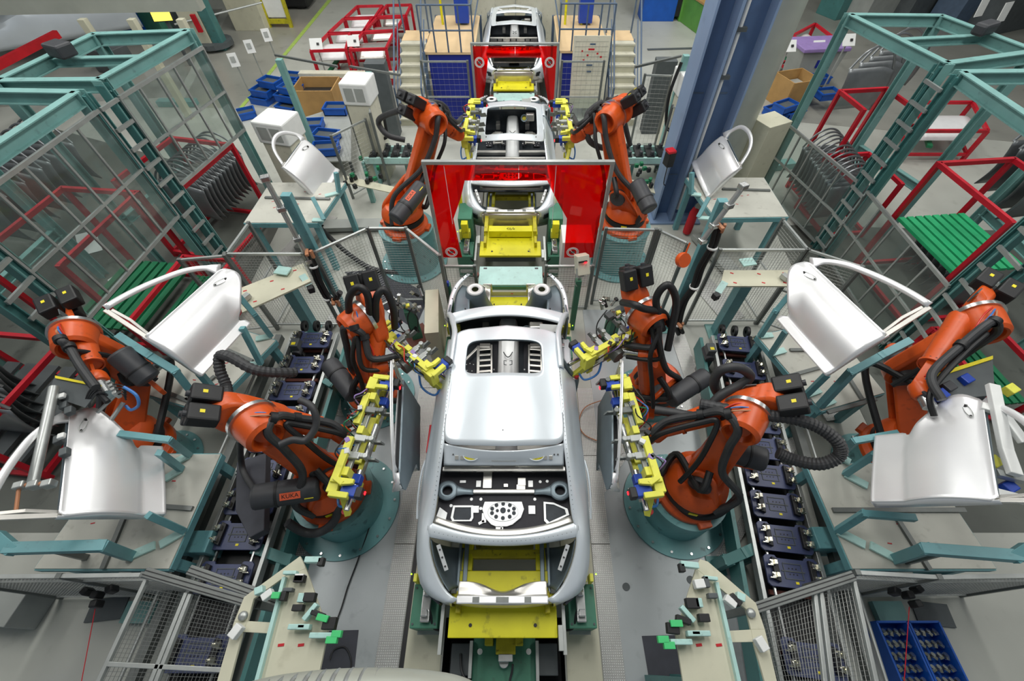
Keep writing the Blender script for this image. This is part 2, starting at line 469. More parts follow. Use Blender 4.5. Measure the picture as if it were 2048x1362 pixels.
for i, (a, b) in enumerate(((-.8, 1.25), (1.26, 2.45), (2.46, 3.6), (3.61, 5.3))):
    w = ('nearest the camera', 'second from the camera, by the rear of the near car', 'third from the camera, beside the car door opening', 'farthest, next to the front wing of the near car')[i]
    plate([(-1.635, a), (-1.37, a), (-1.37, b), (-1.635, b)], .026, 'tread_plate', 'left checkered steel tread plate, ' + w, .014)
    if i < 3: plate([(.93, a), (1.17, a), (1.17, b), (.93, b)], .026, 'tread_plate', 'right checkered steel tread plate, ' + w, .014)
plate([(-1.64, 2.3), (-1.1, 2.3), (-1.1, 3.6), (-1.64, 3.6)], .028, 'tread_plate', 'bright tread plate by the red stop box left of the car', .01)
plate([(1.17, 1.9), (1.62, 2.5), (1.17, 2.55)], .03, 'tread_plate', 'triangular tread plate corner beside the right robot pedestal', .014)
def strip(p, q, w, label, z=.03, m='tread_plate'):
    a = at(*p, z); b = at(*q, z); d = (b - a).normalized(); n = V((-d.y, d.x, 0)) * w / 2
    plate([tuple((a + n).xy), tuple((b + n).xy), tuple((b - n).xy), tuple((a - n).xy)], z, m, label, .014)
strip((1430, 1140), (1590, 880), .14, 'slanting tread plate strip between the right pedestal and the conveyor')
strip((605, 1110), (575, 1040), .13, 'short tread plate strip between the left pedestal and the conveyor')
strip((1345, 640), (1400, 800), .26, 'long bright tread plate leading away behind the right gripper')
strip((1215, 905), (1400, 800), .24, 'tread plate crossing the floor behind the right robot arm', .044)
strip((672, 830), (725, 730), .24, 'tread plate between the left conveyor and the swinging left robot')
strip((560, 800), (690, 600), .20, 'ribbed floor grating left of the left conveyor', .05)
strip((1560, 660), (1670, 840), .26, 'ribbed floor grating right of the right conveyor', .05)
strip((655, 430), (560, 530), .5, 'tread plate walkway by the left mesh fence', .02)
strip((1400, 560), (1470, 640), .45, 'dark ribbed floor sheet under the right tilted plank stand', .02)
plate([tuple(at(x, y).xy) for x, y in ((643, 1262), (718, 1260), (707, 1362), (628, 1362))], .018, 'mat_dark', 'dark rubber mat on the floor beside the left beige jig plate')
plate([tuple(at(x, y).xy) for x, y in ((1283, 1272), (1350, 1270), (1372, 1362), (1298, 1362))], .018, 'mat_dark', 'dark rubber mat on the floor beside the right beige jig plate')
plate([tuple(at(x, y).xy) for x, y in ((690, 545), (760, 540), (860, 590), (830, 660), (740, 600))], .016, 'mat_dark', 'dark floor patch in front of the left mesh fence', .004)  # thin dark patch laid on the floor
for k, (x, y) in enumerate(((1252, 1174), (1380, 1160))):
    p = at(x, y); MB().cyl(p + V((0, 0, .015)), p + V((0, 0, .022)), .045).out('manhole_cover', 'grey_dark', label='round dark cap in the right steel floor sheet, ' + ('nearer the car' if k == 0 else 'nearer the conveyor'), cat='floor cap')
for a, b in (((520, 280), (560, 170)), ):
    pass
# raised beam frame on the floor behind the left fence
mb = MB(); P = [at(640, 455, .14), at(765, 442, .14), at(765, 458, .14), at(655, 470, .14)]
mb.beam(at(640, 452, .1), at(775, 448, .1), .3, .1); mb.beam(at(640, 452, .1), at(600, 500, .1), .25, .1)
mb.out('cable_duct', 'grey_paint', label='low grey cable duct on the floor behind the left mesh fence', cat='cable duct')
mb = MB(); mb.beam(at(1395, 470, .1), at(1480, 560, .1), .3, .1)
mb.out('cable_duct', 'grey_paint', label='low grey cable duct on the floor right of the blue column', cat='cable duct')
# ================================================================ cars
BX = -.18
def car(dy, variant, label):
    T = thing('unpainted_car', label, 'car', (BX, .5, 0))
    def S(s, x, y, z): return V((BX + s * x, y, z))
    # ---- side structure: quarter panel, roof rail, sill
    Q = [[(.64, 2.98, 1.62), (.715, 2.99, 1.58), (.80, 3.0, 1.40), (.90, 3.02, 1.20), (.935, 3.05, .95), (.92, 3.0, .62)],
         [(.65, 2.6, 1.63), (.725, 2.6, 1.58), (.81, 2.62, 1.38), (.905, 2.64, 1.20), (.94, 2.66, .95), (.92, 2.66, .62)],
         [(.655, 2.2, 1.60), (.735, 2.18, 1.55), (.82, 2.2, 1.36), (.915, 2.2, 1.2), (.945, 2.2, .95), (.93, 2.2, .62)],
         [(.67, 1.93, 1.55), (.745, 1.9, 1.50), (.83, 1.9, 1.34), (.93, 1.9, 1.19), (.955, 1.9, .95), (.94, 1.9, .65)],
         [(.70, 1.6, 1.42), (.77, 1.58, 1.39), (.85, 1.58, 1.30), (.94, 1.58, 1.16), (.965, 1.58, .95), (.95, 1.58, .7)],
         [(.73, 1.30, 1.29), (.79, 1.28, 1.285), (.87, 1.28, 1.24), (.935, 1.28, 1.13), (.955, 1.28, .93), (.94, 1.28, .7)],
         [(.775, 1.08, 1.23), (.82, 1.06, 1.235), (.875, 1.05, 1.19), (.925, 1.04, 1.09), (.94, 1.03, .9), (.92, 1.03, .7)],
         [(.735, .88, 1.15), (.78, .86, 1.16), (.85, .85, 1.13), (.90, .84, 1.04), (.91, .83, .86), (.89, .83, .7)],
         [(.65, .70, 1.07), (.69, .68, 1.08), (.78, .66, 1.07), (.84, .66, .99), (.85, .66, .84), (.83, .67, .7)],
         [(.55, .585, 1.01), (.59, .56, 1.02), (.66, .55, 1.01), (.71, .55, .95), (.72, .56, .84), (.70, .58, .74)],
         [(.46, .54, .99), (.49, .51, .995), (.53, .50, .98), (.56, .50, .93), (.56, .51, .85), (.55, .53, .78)]]
    for s in (-1, 1):
        mb = MB(); mb.surf([[S(s, *p) for p in r] for r in Q], 22, 46)
        q = mb.out('side_panel', 'car_body', T, smooth=True, solid=.012, auto=50)
        m2 = MB()                                   # row of spot welds along the openings
        pts = resample([S(s, r[0][0] + .028, r[0][1], r[0][2] + .004) for r in Q], 56)
        for p in pts: m2.sph(p + V((0, 0, .003)), .0045, n=6)
        m2.out('spot_welds', 'grey_dark', T)
        # fuel flap hollow / wheel-arch crease
        mb = MB(); mb.tube([S(s, .952, 1.95, 1.12), S(s, .975, 1.8, 1.13), S(s, .985, 1.55, 1.10), S(s, .97, 1.3, 1.06)], .012, 6, 5); mb.out('wing_crease', 'car_body', T, smooth=True)
        # roof rail and A pillar
        R = [[(.66, 2.95, 1.635), (.69, 2.95, 1.64), (.72, 2.95, 1.60), (.71, 2.95, 1.55)], [(.655, 3.3, 1.63), (.68, 3.3, 1.635), (.715, 3.3, 1.60), (.71, 3.3, 1.55)],
             [(.655, 3.52, 1.585), (.685, 3.54, 1.59), (.72, 3.55, 1.56), (.715, 3.54, 1.51)], [(.70, 3.72, 1.49), (.73, 3.74, 1.50), (.765, 3.76, 1.47), (.76, 3.76, 1.42)],
             [(.76, 3.96, 1.37), (.79, 3.98, 1.385), (.83, 4.0, 1.36), (.83, 4.0, 1.30)], [(.80, 4.08, 1.31), (.84, 4.11, 1.32), (.885, 4.12, 1.29), (.89, 4.12, 1.22)]]
        MB().surf([[S(s, *p) for p in r] for r in R], 12, 30).out('roof_rail', 'car_body', T, smooth=True, solid=.02, auto=60)
        mb = MB(); mb.beam(S(s, .90, 3.02, .60), S(s, .90, 4.12, .60), .13, .16); mb.out('sill', 'car_body', T, bevel=.03, smooth=True)
        mb = MB(); mb.grid([[S(s, .88, 4.1, 1.29), S(s, .90, 4.1, .98), S(s, .90, 4.1, .55)], [S(s, .87, 4.35, 1.22), S(s, .88, 4.36, .95), S(s, .87, 4.36, .55)]])
        mb.out('hinge_pillar', 'car_grey', T, solid=.02)
        # B pillar inner arch
        mb = MB(); mb.tube([S(s, .715, 3.1, 1.56), S(s, .86, 3.06, 1.3), S(s, .955, 3.14, 1.08), S(s, .96, 3.12, .85), S(s, .93, 3.05, .65)], .032, 8, 6); mb.out('door_pillar', 'car_grey', T, smooth=True)
        # ---- front end
        mb = MB(); C = S(s, .52, 4.68, 0)
        mb.lathe([(.055, 1.205), (.105, 1.215), (.13, 1.20)], C, n=28); mb.out('strut_seat', 'car_white', T, smooth=True, solid=.012)
        mb = MB(); mb.lathe([(.13, 1.198), (.155, 1.15), (.175, 1.02), (.21, .88), (.27, .72)], C, n=28); mb.out('strut_tower', 'car_grey', T, smooth=True, auto=60)
        mb = MB(); mb.surf([[S(s, .58, 4.25, 1.18), S(s, .70, 4.25, 1.14), S(s, .83, 4.25, 1.12)], [S(s, .60, 4.5, 1.12), S(s, .72, 4.5, 1.10), S(s, .84, 4.5, 1.10)],
                            [S(s, .62, 4.75, 1.05), S(s, .72, 4.75, 1.06), S(s, .82, 4.75, 1.07)], [S(s, .62, 4.95, .9), S(s, .68, 4.95, .98), S(s, .76, 4.95, 1.02)]], 8, 10)
        mb.out('wing_apron', 'car_grey', T, smooth=True, solid=.01)
        mb = MB(); pts = [(.905, 4.12, 1.2), (.91, 4.35, 1.19), (.905, 4.6, 1.16), (.86, 4.85, 1.13), (.78, 5.02, 1.10), (.70, 5.14, 1.08)]
        rows = [[S(s, x - w, y, z), S(s, x - w * .1, y + .0, z + .006), S(s, x, y, z - .06)] for (x, y, z), w in zip(pts, (.04, .06, .07, .08, .075, .06))]
        mb.surf(rows, 6, 22); mb.out('wing_rail', 'car_body', T, smooth=True, solid=.012)
        mb = MB()
        for k, (x, y, z) in enumerate(((.86, 4.5, 1.178), (.84, 4.75, 1.15), (.74, 5.02, 1.112), (.69, 5.1, 1.096))): mb.cyl(S(s, x, y, z), S(s, x, y, z + .008), .011, n=10)
        mb.out('rail_holes', 'car_dark', T)
        mb = MB(); mb.beam(S(s, .36, 4.15, .78), S(s, .36, 5.05, .82), .10, .14); mb.box(S(s, .36, 5.06, .84), (.15, .02, .2)); mb.beam(S(s, .33, 4.98, .95), S(s, .40, 4.9, 1.04), .12, .012)
        mb.out('front_longitudinal', 'car_metal', T, bevel=.01)
        mb = MB(); mb.prism([(0, 0), (.14, .02), (.15, .10), (.09, .17), (0, .16)], S(s, .24 if s > 0 else .38, 4.30, .92), (1, 0, 0), (0, .25, 1), .02)
        mb.out('bulkhead_bracket', 'car_grey', T)
        # ---- trunk inner sides
        mb = MB(); mb.surf([[S(s, .765, 1.06, 1.2), S(s, .74, 1.07, .95), S(s, .62, 1.08, .72), S(s, .45, 1.08, .66)], [S(s, .72, .88, 1.13), S(s, .69, .88, .92), S(s, .58, .9, .72), S(s, .43, .9, .66)],
                            [S(s, .64, .72, 1.05), S(s, .62, .74, .9), S(s, .54, .76, .72), S(s, .41, .78, .66)], [S(s, .55, .60, 1.0), S(s, .53, .64, .88), S(s, .48, .68, .72), S(s, .40, .70, .66)]], 14, 14)
        mb.out('trunk_side', 'car_grey', T, smooth=True, solid=.008)
        mb = MB(); mb.beam(S(s, .43, .58, .70), S(s, .43, 1.5, .70), .05, .04); mb.beam(S(s, .50, .62, .72), S(s, .50, 1.5, .72), .03, .05); mb.out('trunk_rail', 'car_grey', T, bevel=.008)
        mb = MB(); a = S(s, .69, 1.02, 1.13); b = S(s, .60, .80, .98); mb.beam(a, b, .045, .012)
        o = mb.out('hinge_strip', 'car_white', T, bevel=.004)
        mb = MB()
        for k in (.2, .5, .85): mb.cyl(a.lerp(b, k) + V((0, 0, .005)), a.lerp(b, k) + V((0, 0, .012)), .011, n=10)
        mb.out('hinge_holes', 'black', o)
        # tail corner lamp pocket
        mb = MB(); mb.surf([[S(s, .80, .66, 1.0), S(s, .83, .65, .88), S(s, .82, .66, .72)], [S(s, .66, .56, .96), S(s, .68, .545, .86), S(s, .67, .56, .70)], [S(s, .52, .51, .93), S(s, .53, .49, .84), S(s, .52, .5, .70)]], 8, 12)
        mb.out('lamp_pocket', 'car_metal', T, smooth=True, solid=.01)
        mb = MB(); mb.prism([(-.09, -.05), (.05, -.06), (.09, .0), (.04, .06), (-.07, .05)], S(s, .70, .555, .88), (s * .75, .55, 0), (0, -.15, 1), .02 * s); mb.out('lamp_hole', 'car_dark', T)
        # package shelf ring (strut mount)
        mb = MB(); c = S(s, .625, 1.545, 1.265)
        inn = [c + V((.055 * math.cos(t * math.pi / 14), .05 * math.sin(t * math.pi / 14), .012)) for t in range(28)]
        ou = [c + V((.115 * math.cos(t * math.pi / 14), .105 * math.sin(t * math.pi / 14), -.0)) for t in range(28)]
        mb.ring(inn, ou, 3); mb.out('shelf_ring', 'car_grey', T, smooth=True, solid=.03)
        mb = MB(); mb.surf([[S(s, .53, 1.60, 1.26), S(s, .53, 1.545, 1.275), S(s, .53, 1.49, 1.26)], [S(s, .44, 1.565, 1.25), S(s, .44, 1.545, 1.262), S(s, .44, 1.51, 1.25)], [S(s, .34, 1.56, 1.24), S(s, .34, 1.545, 1.25), S(s, .34, 1.51, 1.24)]], 6, 8)
        mb.out('ring_arm', 'car_grey', T, smooth=True, solid=.03)
        # seat frames
        if variant != 'far':
            xa, xb = (957, 983) if s < 0 else (1083, 1058)
            mb = MB(); zz = .76
            for k in range(5): mb.beam(at(xa, 700 + k * 11, zz), at(xb, 698 + k * 11, zz), .04, .03)
            mb.beam(at(xa, 692, zz), at(xa - s * -1, 748, zz), .045, .035); mb.beam(at(xb, 690, zz), at(xb, 748, zz), .03, .035)
            mb.beam(at(xa, 694, zz), at(xa + s * 30, 724, zz - .05), .04, .03); mb.box(at((xa + xb) / 2, 692, zz), (.16, .08, .04))
            mb.out('seat_frame', 'car_metal', T, bevel=.008)
            mb = MB(); mb.beam(at(991 if s < 0 else 1051, 690, .70), at(991 if s < 0 else 1051, 748, .70), .055, .02)
            mb.box(at(942 if s < 0 else 1095, 735, .64), (.14, .20, .012)); mb.out('damping_pad', 'damping', T)
            mb = MB()
            for dx, dy2 in ((-9, -6), (-2, -8), (5, -6), (-8, 6), (2, 7)): mb.cyl(at((942 if s < 0 else 1095) + dx, 735 + dy2, .647), at((942 if s < 0 else 1095) + dx, 735 + dy2, .65), .009, n=8)
            mb.cyl(at(988 if s < 0 else 1049, 739, .712), at(988 if s < 0 else 1049, 739, .715), .012, n=10); mb.out('pad_holes', 'white_card', T)
    # ---- roof
    ang = [2 * math.pi * k / 64 for k in range(64)]
    def sq(a, rx, ry, e):
        c, s_ = math.cos(a), math.sin(a); return (rx * math.copysign(abs(c) ** e, c), ry * math.copysign(abs(s_) ** e, s_))
    zr = lambda x, y: 1.715 - .085 * ((x - BX) / .66) ** 2 - .055 * ((y - 2.75) / .85) ** 2
    outer = []
    for a in ang:
        x, y = sq(a, .678, .79, .13); yy = y - (.06 if y < 0 else -.05) * (1 - (x / .678) ** 2); outer.append(V((BX + x, 2.75 + yy, 0)))
    if variant == 'roof':
        inner = [V((BX - .02 + sq(a, .475, .262, .30)[0], 3.075 + sq(a, .475, .262, .30)[1], 0)) for a in ang]
        mb = MB(); mb.ring(inner, outer, 12, zr); mb.out('roof_skin', 'car_body', T, smooth=True, solid=.006)
        lip = [V((p.x, p.y, zr(p.x, p.y) - .03)) for p in inner]; top = [V((p.x, p.y, zr(p.x, p.y))) for p in inner]
        MB().ring(lip, top, 1).out('sunroof_flange', 'car_grey', T, solid=.004)
        MB().cyl((BX - .01, 2.08, zr(BX, 2.08)), (BX - .01, 2.08, zr(BX, 2.08) + .004), .008, n=10).out('roof_hole', 'black', T)
    else:
        inner = [V((BX + sq(a, .53, .58, .12)[0], 2.70 + sq(a, .53, .58, .12)[1], 0)) for a in ang]
        out2 = outer
        mb = MB(); mb.ring(inner, out2, 6, zr); mb.out('roof_frame', 'car_body', T, smooth=True, solid=.012)
        mb = MB()
        for k in (-.5, .5): mb.box((BX + k, 2.06, zr(BX + k, 2.06) + .005), (.02, .05, .008))
        mb.out('roof_clip', 'chrome', T)
        if variant != 'far':
            MB().box((BX + .33, 3.74, 1.56), (.2, .16, .004), R=Euler((.55, 0, .1)).to_matrix()).out('paper_sheet', 'grey_paint', T)
    # ---- cowl, dash, floor
    rows = []
    for x in (-.86, -.6, -.3, 0, .3, .6, .86):
        c = 1 - (x / .86) ** 2
        rows.append([V((BX + x, 4.06 + .14 * c, 1.27 + .05 * c)), V((BX + x, 4.08 + .13 * c, 1.31 + .05 * c)), V((BX + x * .97, 3.96 + .15 * c, 1.315 + .05 * c)), V((BX + x * .95, 3.90 + .13 * c, 1.28 + .05 * c))])
    MB().surf(rows, 10, 40).out('cowl_panel', 'car_body', T, smooth=True, solid=.012)
    mb = MB()
    for x in (-.62, -.2, .2, .62): mb.cyl((BX + x, 4.11 + .14 * (1 - (x / .86) ** 2) - .02, 1.31 + .05 * (1 - (x / .86) ** 2)), (BX + x, 4.11 + .14 * (1 - (x / .86) ** 2) - .02, 1.33 + .05 * (1 - (x / .86) ** 2)), .01, n=8)
    mb.out('cowl_holes', 'black', T)
    rows = [[V((BX + x, 4.02 + .1 * (1 - (x / .86) ** 2), 1.22)), V((BX + x, 4.2 + .06 * (1 - (x / .86) ** 2), 1.0)), V((BX + x, 4.32, .80)), V((BX + x, 4.26, .6))] for x in (-.82, -.5, -.2, 0, .2, .5, .82)]
    MB().surf(rows, 12, 26).out('bulkhead', 'car_dark', T, smooth=True, solid=.01)
    mb = MB(); mb.box((BX + .42, 4.00, 1.1), (.2, .12, .16)); mb.out('bulkhead_box', 'car_metal', T, bevel=.02)
    MB().lathe([(.05, 0), (.075, .01), (.08, 0)], (BX + .28, 3.94, 1.10), (0, -.8, .6), 20).out('duct_ring', 'car_grey', T, smooth=True, solid=.01)
    MB().cyl((BX + .28, 3.96, 1.09), (BX + .28, 3.95, 1.10), .05, n=16).out('duct_cap', 'yellow_dirty', T)
    if variant == 'roof': MB().box((BX + .60, 3.72, 1.44), (.30, .10, .003), R=Euler((.75, .1, 0)).to_matrix()).out('paper_sheet', 'white_card', T)
    mb = MB(); mb.box((BX, 3.0, .60), (1.76, 2.55, .02)); mb.out('floor_pan', 'car_dark', T)
    rows = [[V((BX - .16, y, .62)), V((BX - .12, y, z)), V((BX, y, z + .03)), V((BX + .12, y, z)), V((BX + .16, y, .62))] for y, z in ((1.85, .74), (2.5, .76), (3.2, .80), (3.7, .86), (4.25, .98))]
    MB().surf(rows, 14, 12).out('tunnel', 'car_white', T, smooth=True, solid=.006)
    mb = MB(); zt2 = .93
    mb.tube([at(1007, 704, zt2), at(1012, 712, zt2), at(1016, 714, zt2), at(1020, 712, zt2), at(1025, 704, zt2)], .008, 6, 3)
    for k in (-1, 1): mb.tube([at(1016 + k * 3, 722, zt2), at(1016 + k * 8, 721, zt2), at(1016 + k * 8, 729, zt2), at(1016 + k * 3, 730, zt2)], .006, 6)
    mb.out('tunnel_bracket', 'grey_dark', T)
    mb = MB()
    for y in (2.3, 3.2): mb.beam((BX - .84, y, .655), (BX + .84, y, .66), .10, .08)
    mb.out('cross_member', 'car_metal', T, bevel=.015)
    # ---- rear header, seat bulkhead, shelf
    rows = [[V((BX + x, 1.97 - .10 * (1 - (x / .66) ** 2), 1.575 + .03 * (1 - (x / .66) ** 2))), V((BX + x, 1.90 - .09 * (1 - (x / .66) ** 2), 1.53)), V((BX + x, 1.79, 1.47)), V((BX + x, 1.765, 1.45))] for x in (-.665, -.4, -.2, 0, .2, .4, .665)]
    if variant == 'roof':
        mb = MB(); mb.surf(rows, 10, 30); mb.out('rear_header', 'car_body', T, smooth=True, solid=.008)
        for k in (-1, 1):
            pts = [V((BX + k * .36 + .085 * math.cos(t), 1.838 - .045 * math.sin(t) + .012, 1.530 - .02 * math.sin(t))) for t in [math.pi * i / 10 for i in range(11)]]
            MB().slab(pts, .004).out('header_hole', 'yellow_dirty', T)
            MB().tube([p + V((0, -.008, -.002)) for p in pts], .007, 6).out('hole_rim', 'car_body', T)
        mb = MB(); mb.box((BX, 1.835, 1.515), (.27, .09, .012), R=Euler((.42, 0, 0)).to_matrix())
        mb.out('centre_plate', 'car_metal', T, bevel=.004)
        mb = MB()
        for x in (-.52, -.46, -.22, -.14, .14, .22, .46, .52): mb.box((BX + x, 1.83, 1.513), (.04, .045, .012), R=Euler((.42, 0, 0)).to_matrix())
        mb.out('header_tab', 'car_metal', T, bevel=.003)
        mb = MB()
        for x in (-.56, -.48, -.3, -.05, .05, .3, .48, .56, .6): mb.cyl((BX + x, 1.86, 1.522), (BX + x, 1.86, 1.531), .009, n=8)
        mb.out('header_bolts', 'black', T)
    mb = MB(); mb.beam((BX - .69, 1.755, 1.36), (BX + .69, 1.755, 1.36), .05, .03); mb.box((BX, 1.79, 1.30), (1.36, .02, .10)); mb.out('shelf_crossbar', 'car_metal', T, bevel=.006)
    mb = MB()
    for x in (-.48, -.33, -.1, .07, .33, .48): mb.box((BX + x, 1.765, 1.31), (.035, .05, .06))
    mb.out('crossbar_slots', 'black', T)
    shelf = [(-.72, 1.78), (.72, 1.78), (.735, 1.27), (.5, 1.17), (0, 1.13), (-.5, 1.17), (-.735, 1.27)]
    mb = MB(); mb.slab([V((BX + x, y, 1.205)) for x, y in shelf][::-1], .012); mb.out('parcel_shelf', 'damping', T)
    mb = MB(); mb.box((BX, 1.545, 1.232), (.76, .05, .045)); mb.out('shelf_bar', 'car_metal', T, bevel=.012)
    mb = MB(); mb.box((BX - .19, 1.68, 1.22), (.10, .19, .02)); mb.box((BX + .20, 1.66, 1.22), (.09, .09, .025)); mb.box((BX + .02, 1.62, 1.215), (.05, .04, .02)); mb.box((BX + .19, 1.60, 1.215), (.10, .06, .02)); mb.out('shelf_bracket', 'car_metal', T, bevel=.004)
    mb = MB()
    for x, y, w, h in ((-.29, 1.64, .055, .075), (.30, 1.64, .055, .075), (-.47, 1.665, .07, .03)): mb.box((BX + x, y, 1.212), (w, h, .012))
    for x, y in ((.41, 1.665), (.49, 1.67), (-.36, 1.47), (-.255, 1.47), (.345, 1.47), (-.25, 1.37), (-.58, 1.40)): mb.cyl((BX + x, y, 1.205), (BX + x, y, 1.214), .018, n=12)
    mb.box((BX - .31, 1.36, 1.213), (.08, .075, .012)); mb.box((BX + .31, 1.355, 1.213), (.075, .09, .012)); mb.box((BX - .21, 1.27, 1.213), (.05, .10, .012)); mb.box((BX - .235, 1.225, 1.213), (.07, .03, .012), .5)
    mb.box((BX - .02, 1.20, 1.214), (.02, .10, .012)); mb.box((BX - .04, 1.165, 1.214), (.08, .025, .012)); mb.prism([(-.06, -.05), (.05, -.07), (.06, .0), (-.03, .06)], (BX - .67, 1.32, 1.21), (1, 0, 0), (0, 1, 0), .02)
    mb.out('shelf_patch', 'car_white', T, bevel=.003)
    # frames round the two openings
    for k, outl in ((-1, [(-.555, 1.40), (-.335, 1.40), (-.325, 1.27), (-.345, 1.235), (-.55, 1.235), (-.57, 1.27)]), (1, [(.44, 1.44), (.55, 1.43), (.70, 1.365), (.715, 1.30), (.48, 1.20), (.44, 1.24)])):
        c = V((sum(p[0] for p in outl) / 6, sum(p[1] for p in outl) / 6, 0)); o3 = [V((BX + x, y, 1.216)) for x, y in outl]
        i3 = [V((BX + c.x, c.y, 1.216)).lerp(p, .80) for p in o3]; MB().ring(i3, o3, 1).out('opening_frame', 'car_white', T, solid=.012)
        MB().slab([V((p.x, p.y, 1.2105)) for p in i3][::(1 if k < 0 else 1)], .003).out('shelf_opening', 'car_dark', T)
    plate_o = [V((BX + x, y, 1.228)) for x, y in ((-.21, 1.44), (.20, 1.44), (.225, 1.36), (.19, 1.27), (.10, 1.20), (.04, 1.18), (-.08, 1.18), (-.13, 1.2), (-.20, 1.27), (-.235, 1.36))]
    SP = MB().slab(plate_o[::-1], .012).out('speaker_plate', 'car_white', T, bevel=.004)
    MB().tube([(BX + .165 * math.cos(t) - .005, 1.335 + .10 * math.sin(t), 1.23) for t in [i * math.pi / 16 for i in range(33)]], .006, 6).out('speaker_bead', 'car_white', T)
    mb = MB(); mb.cyl((BX - .005, 1.345, 1.229), (BX - .005, 1.345, 1.233), .031, n=18)
    for i in range(10):
        t = math.pi / 2 + i * math.pi / 5; mb.cyl((BX - .005 + .125 * math.cos(t), 1.34 + .075 * math.sin(t), 1.229), (BX - .005 + .125 * math.cos(t), 1.34 + .075 * math.sin(t), 1.233), .021, n=14)
    for k in (-1, 1): mb.cyl((BX - .005 + k * .062, 1.342, 1.229), (BX - .005 + k * .062, 1.342, 1.233), .017, n=12)
    mb.out('speaker_holes', 'car_dark', SP)
    # rear window flange and upper tail panel
    rows = [[V((BX + x, y + .14 * (x / .74) ** 2, z)) for y, z in ((1.155, 1.215), (1.135, 1.25), (1.09, 1.262), (1.075, 1.262))] for x in (-.74, -.5, -.25, 0, .25, .5, .74)]
    MB().surf(rows, 8, 34).out('window_flange', 'car_metal', T, smooth=True, solid=.006)
    rows = [[V((BX + x, y + w * (x / .78) ** 2, z - .0)) for y, w, z in ((1.075, .14, 1.263), (1.04, .11, 1.262), (1.0, .085, 1.235), (.995, .085, 1.20))] for x in (-.80, -.5, -.25, 0, .25, .5, .80)]
    MB().surf(rows, 8, 34).out('tail_crossmember', 'car_body', T, smooth=True, solid=.006)
    mb = MB()
    for i in range(31):
        x = -.72 + i * .048; mb.sph((BX + x, 1.028 + .105 * (x / .78) ** 2, 1.2535 + .004), .0045, n=6)
    mb.out('crossmember_welds', 'grey_dark', T)
    # lower tail panel with its dip
    xs = [-.46 + .92 * i / 24 for i in range(25)]
    dip = lambda x: math.exp(-(x / .20) ** 2)
    rows = [[V((BX + x, .715 - .09 * dip(x), .80)), V((BX + x, .70 - .10 * dip(x), .955 - .05 * dip(x))), V((BX + x, .66 - .085 * dip(x), .975 - .05 * dip(x))), V((BX + x, .60 - .035 * dip(x), .975 - .02 * dip(x))), V((BX + x, .56, .985))] for x in xs]
    MB().surf(rows, 12, 60).out('tail_panel', 'car_metal', T, smooth=True, solid=.008)
    mb = MB(); mb.beam((BX - .47, .53, .985), (BX + .47, .53, .985), .075, .03); mb.out('tail_sill', 'door_alu', T, bevel=.012, smooth=True)
    mb = MB()
    for x, w in ((-.27, .07), (0, .13), (.26, .07)): mb.box((BX + x, .53, .997), (w, .05, .012))
    mb.out('striker_plate', 'alu_dark', T)
    rows = [[V((BX + x, .50 + .17 * abs(x / .84) ** 3, .95)), V((BX + x, .475 + .17 * abs(x / .84) ** 3, .84)), V((BX + x, .49 + .17 * abs(x / .84) ** 3, .76)), V((BX + x, .52 + .17 * abs(x / .84) ** 3, .60))] for x in (-.84, -.7, -.5, -.25, 0, .25, .5, .7, .84)]
    MB().surf(rows, 10, 40).out('tail_skirt', 'car_metal', T, smooth=True, solid=.008)
    rows = [[V((BX + x, 1.80, 1.19)), V((BX + x, 1.66, 1.05)), V((BX + x, 1.62, .90)), V((BX + x, 1.50, .80))] for x in (-.66, -.3, 0, .3, .66)]
    MB().surf(rows, 10, 20).out('seat_bulkhead', 'car_metal', T, smooth=True, solid=.008)
    if dy:
        T.location.y += dy
        for o in T.children: pass
    return T
car(0, 'roof', 'silver-white bare car body nearest the camera, with roof skin and sunroof hole')
car(6.42, 'open', 'bare silver car body without roof skin, between the two red screens')
car(12.85, 'far', 'bare silver car body farthest away, in front of the beige hall gate')
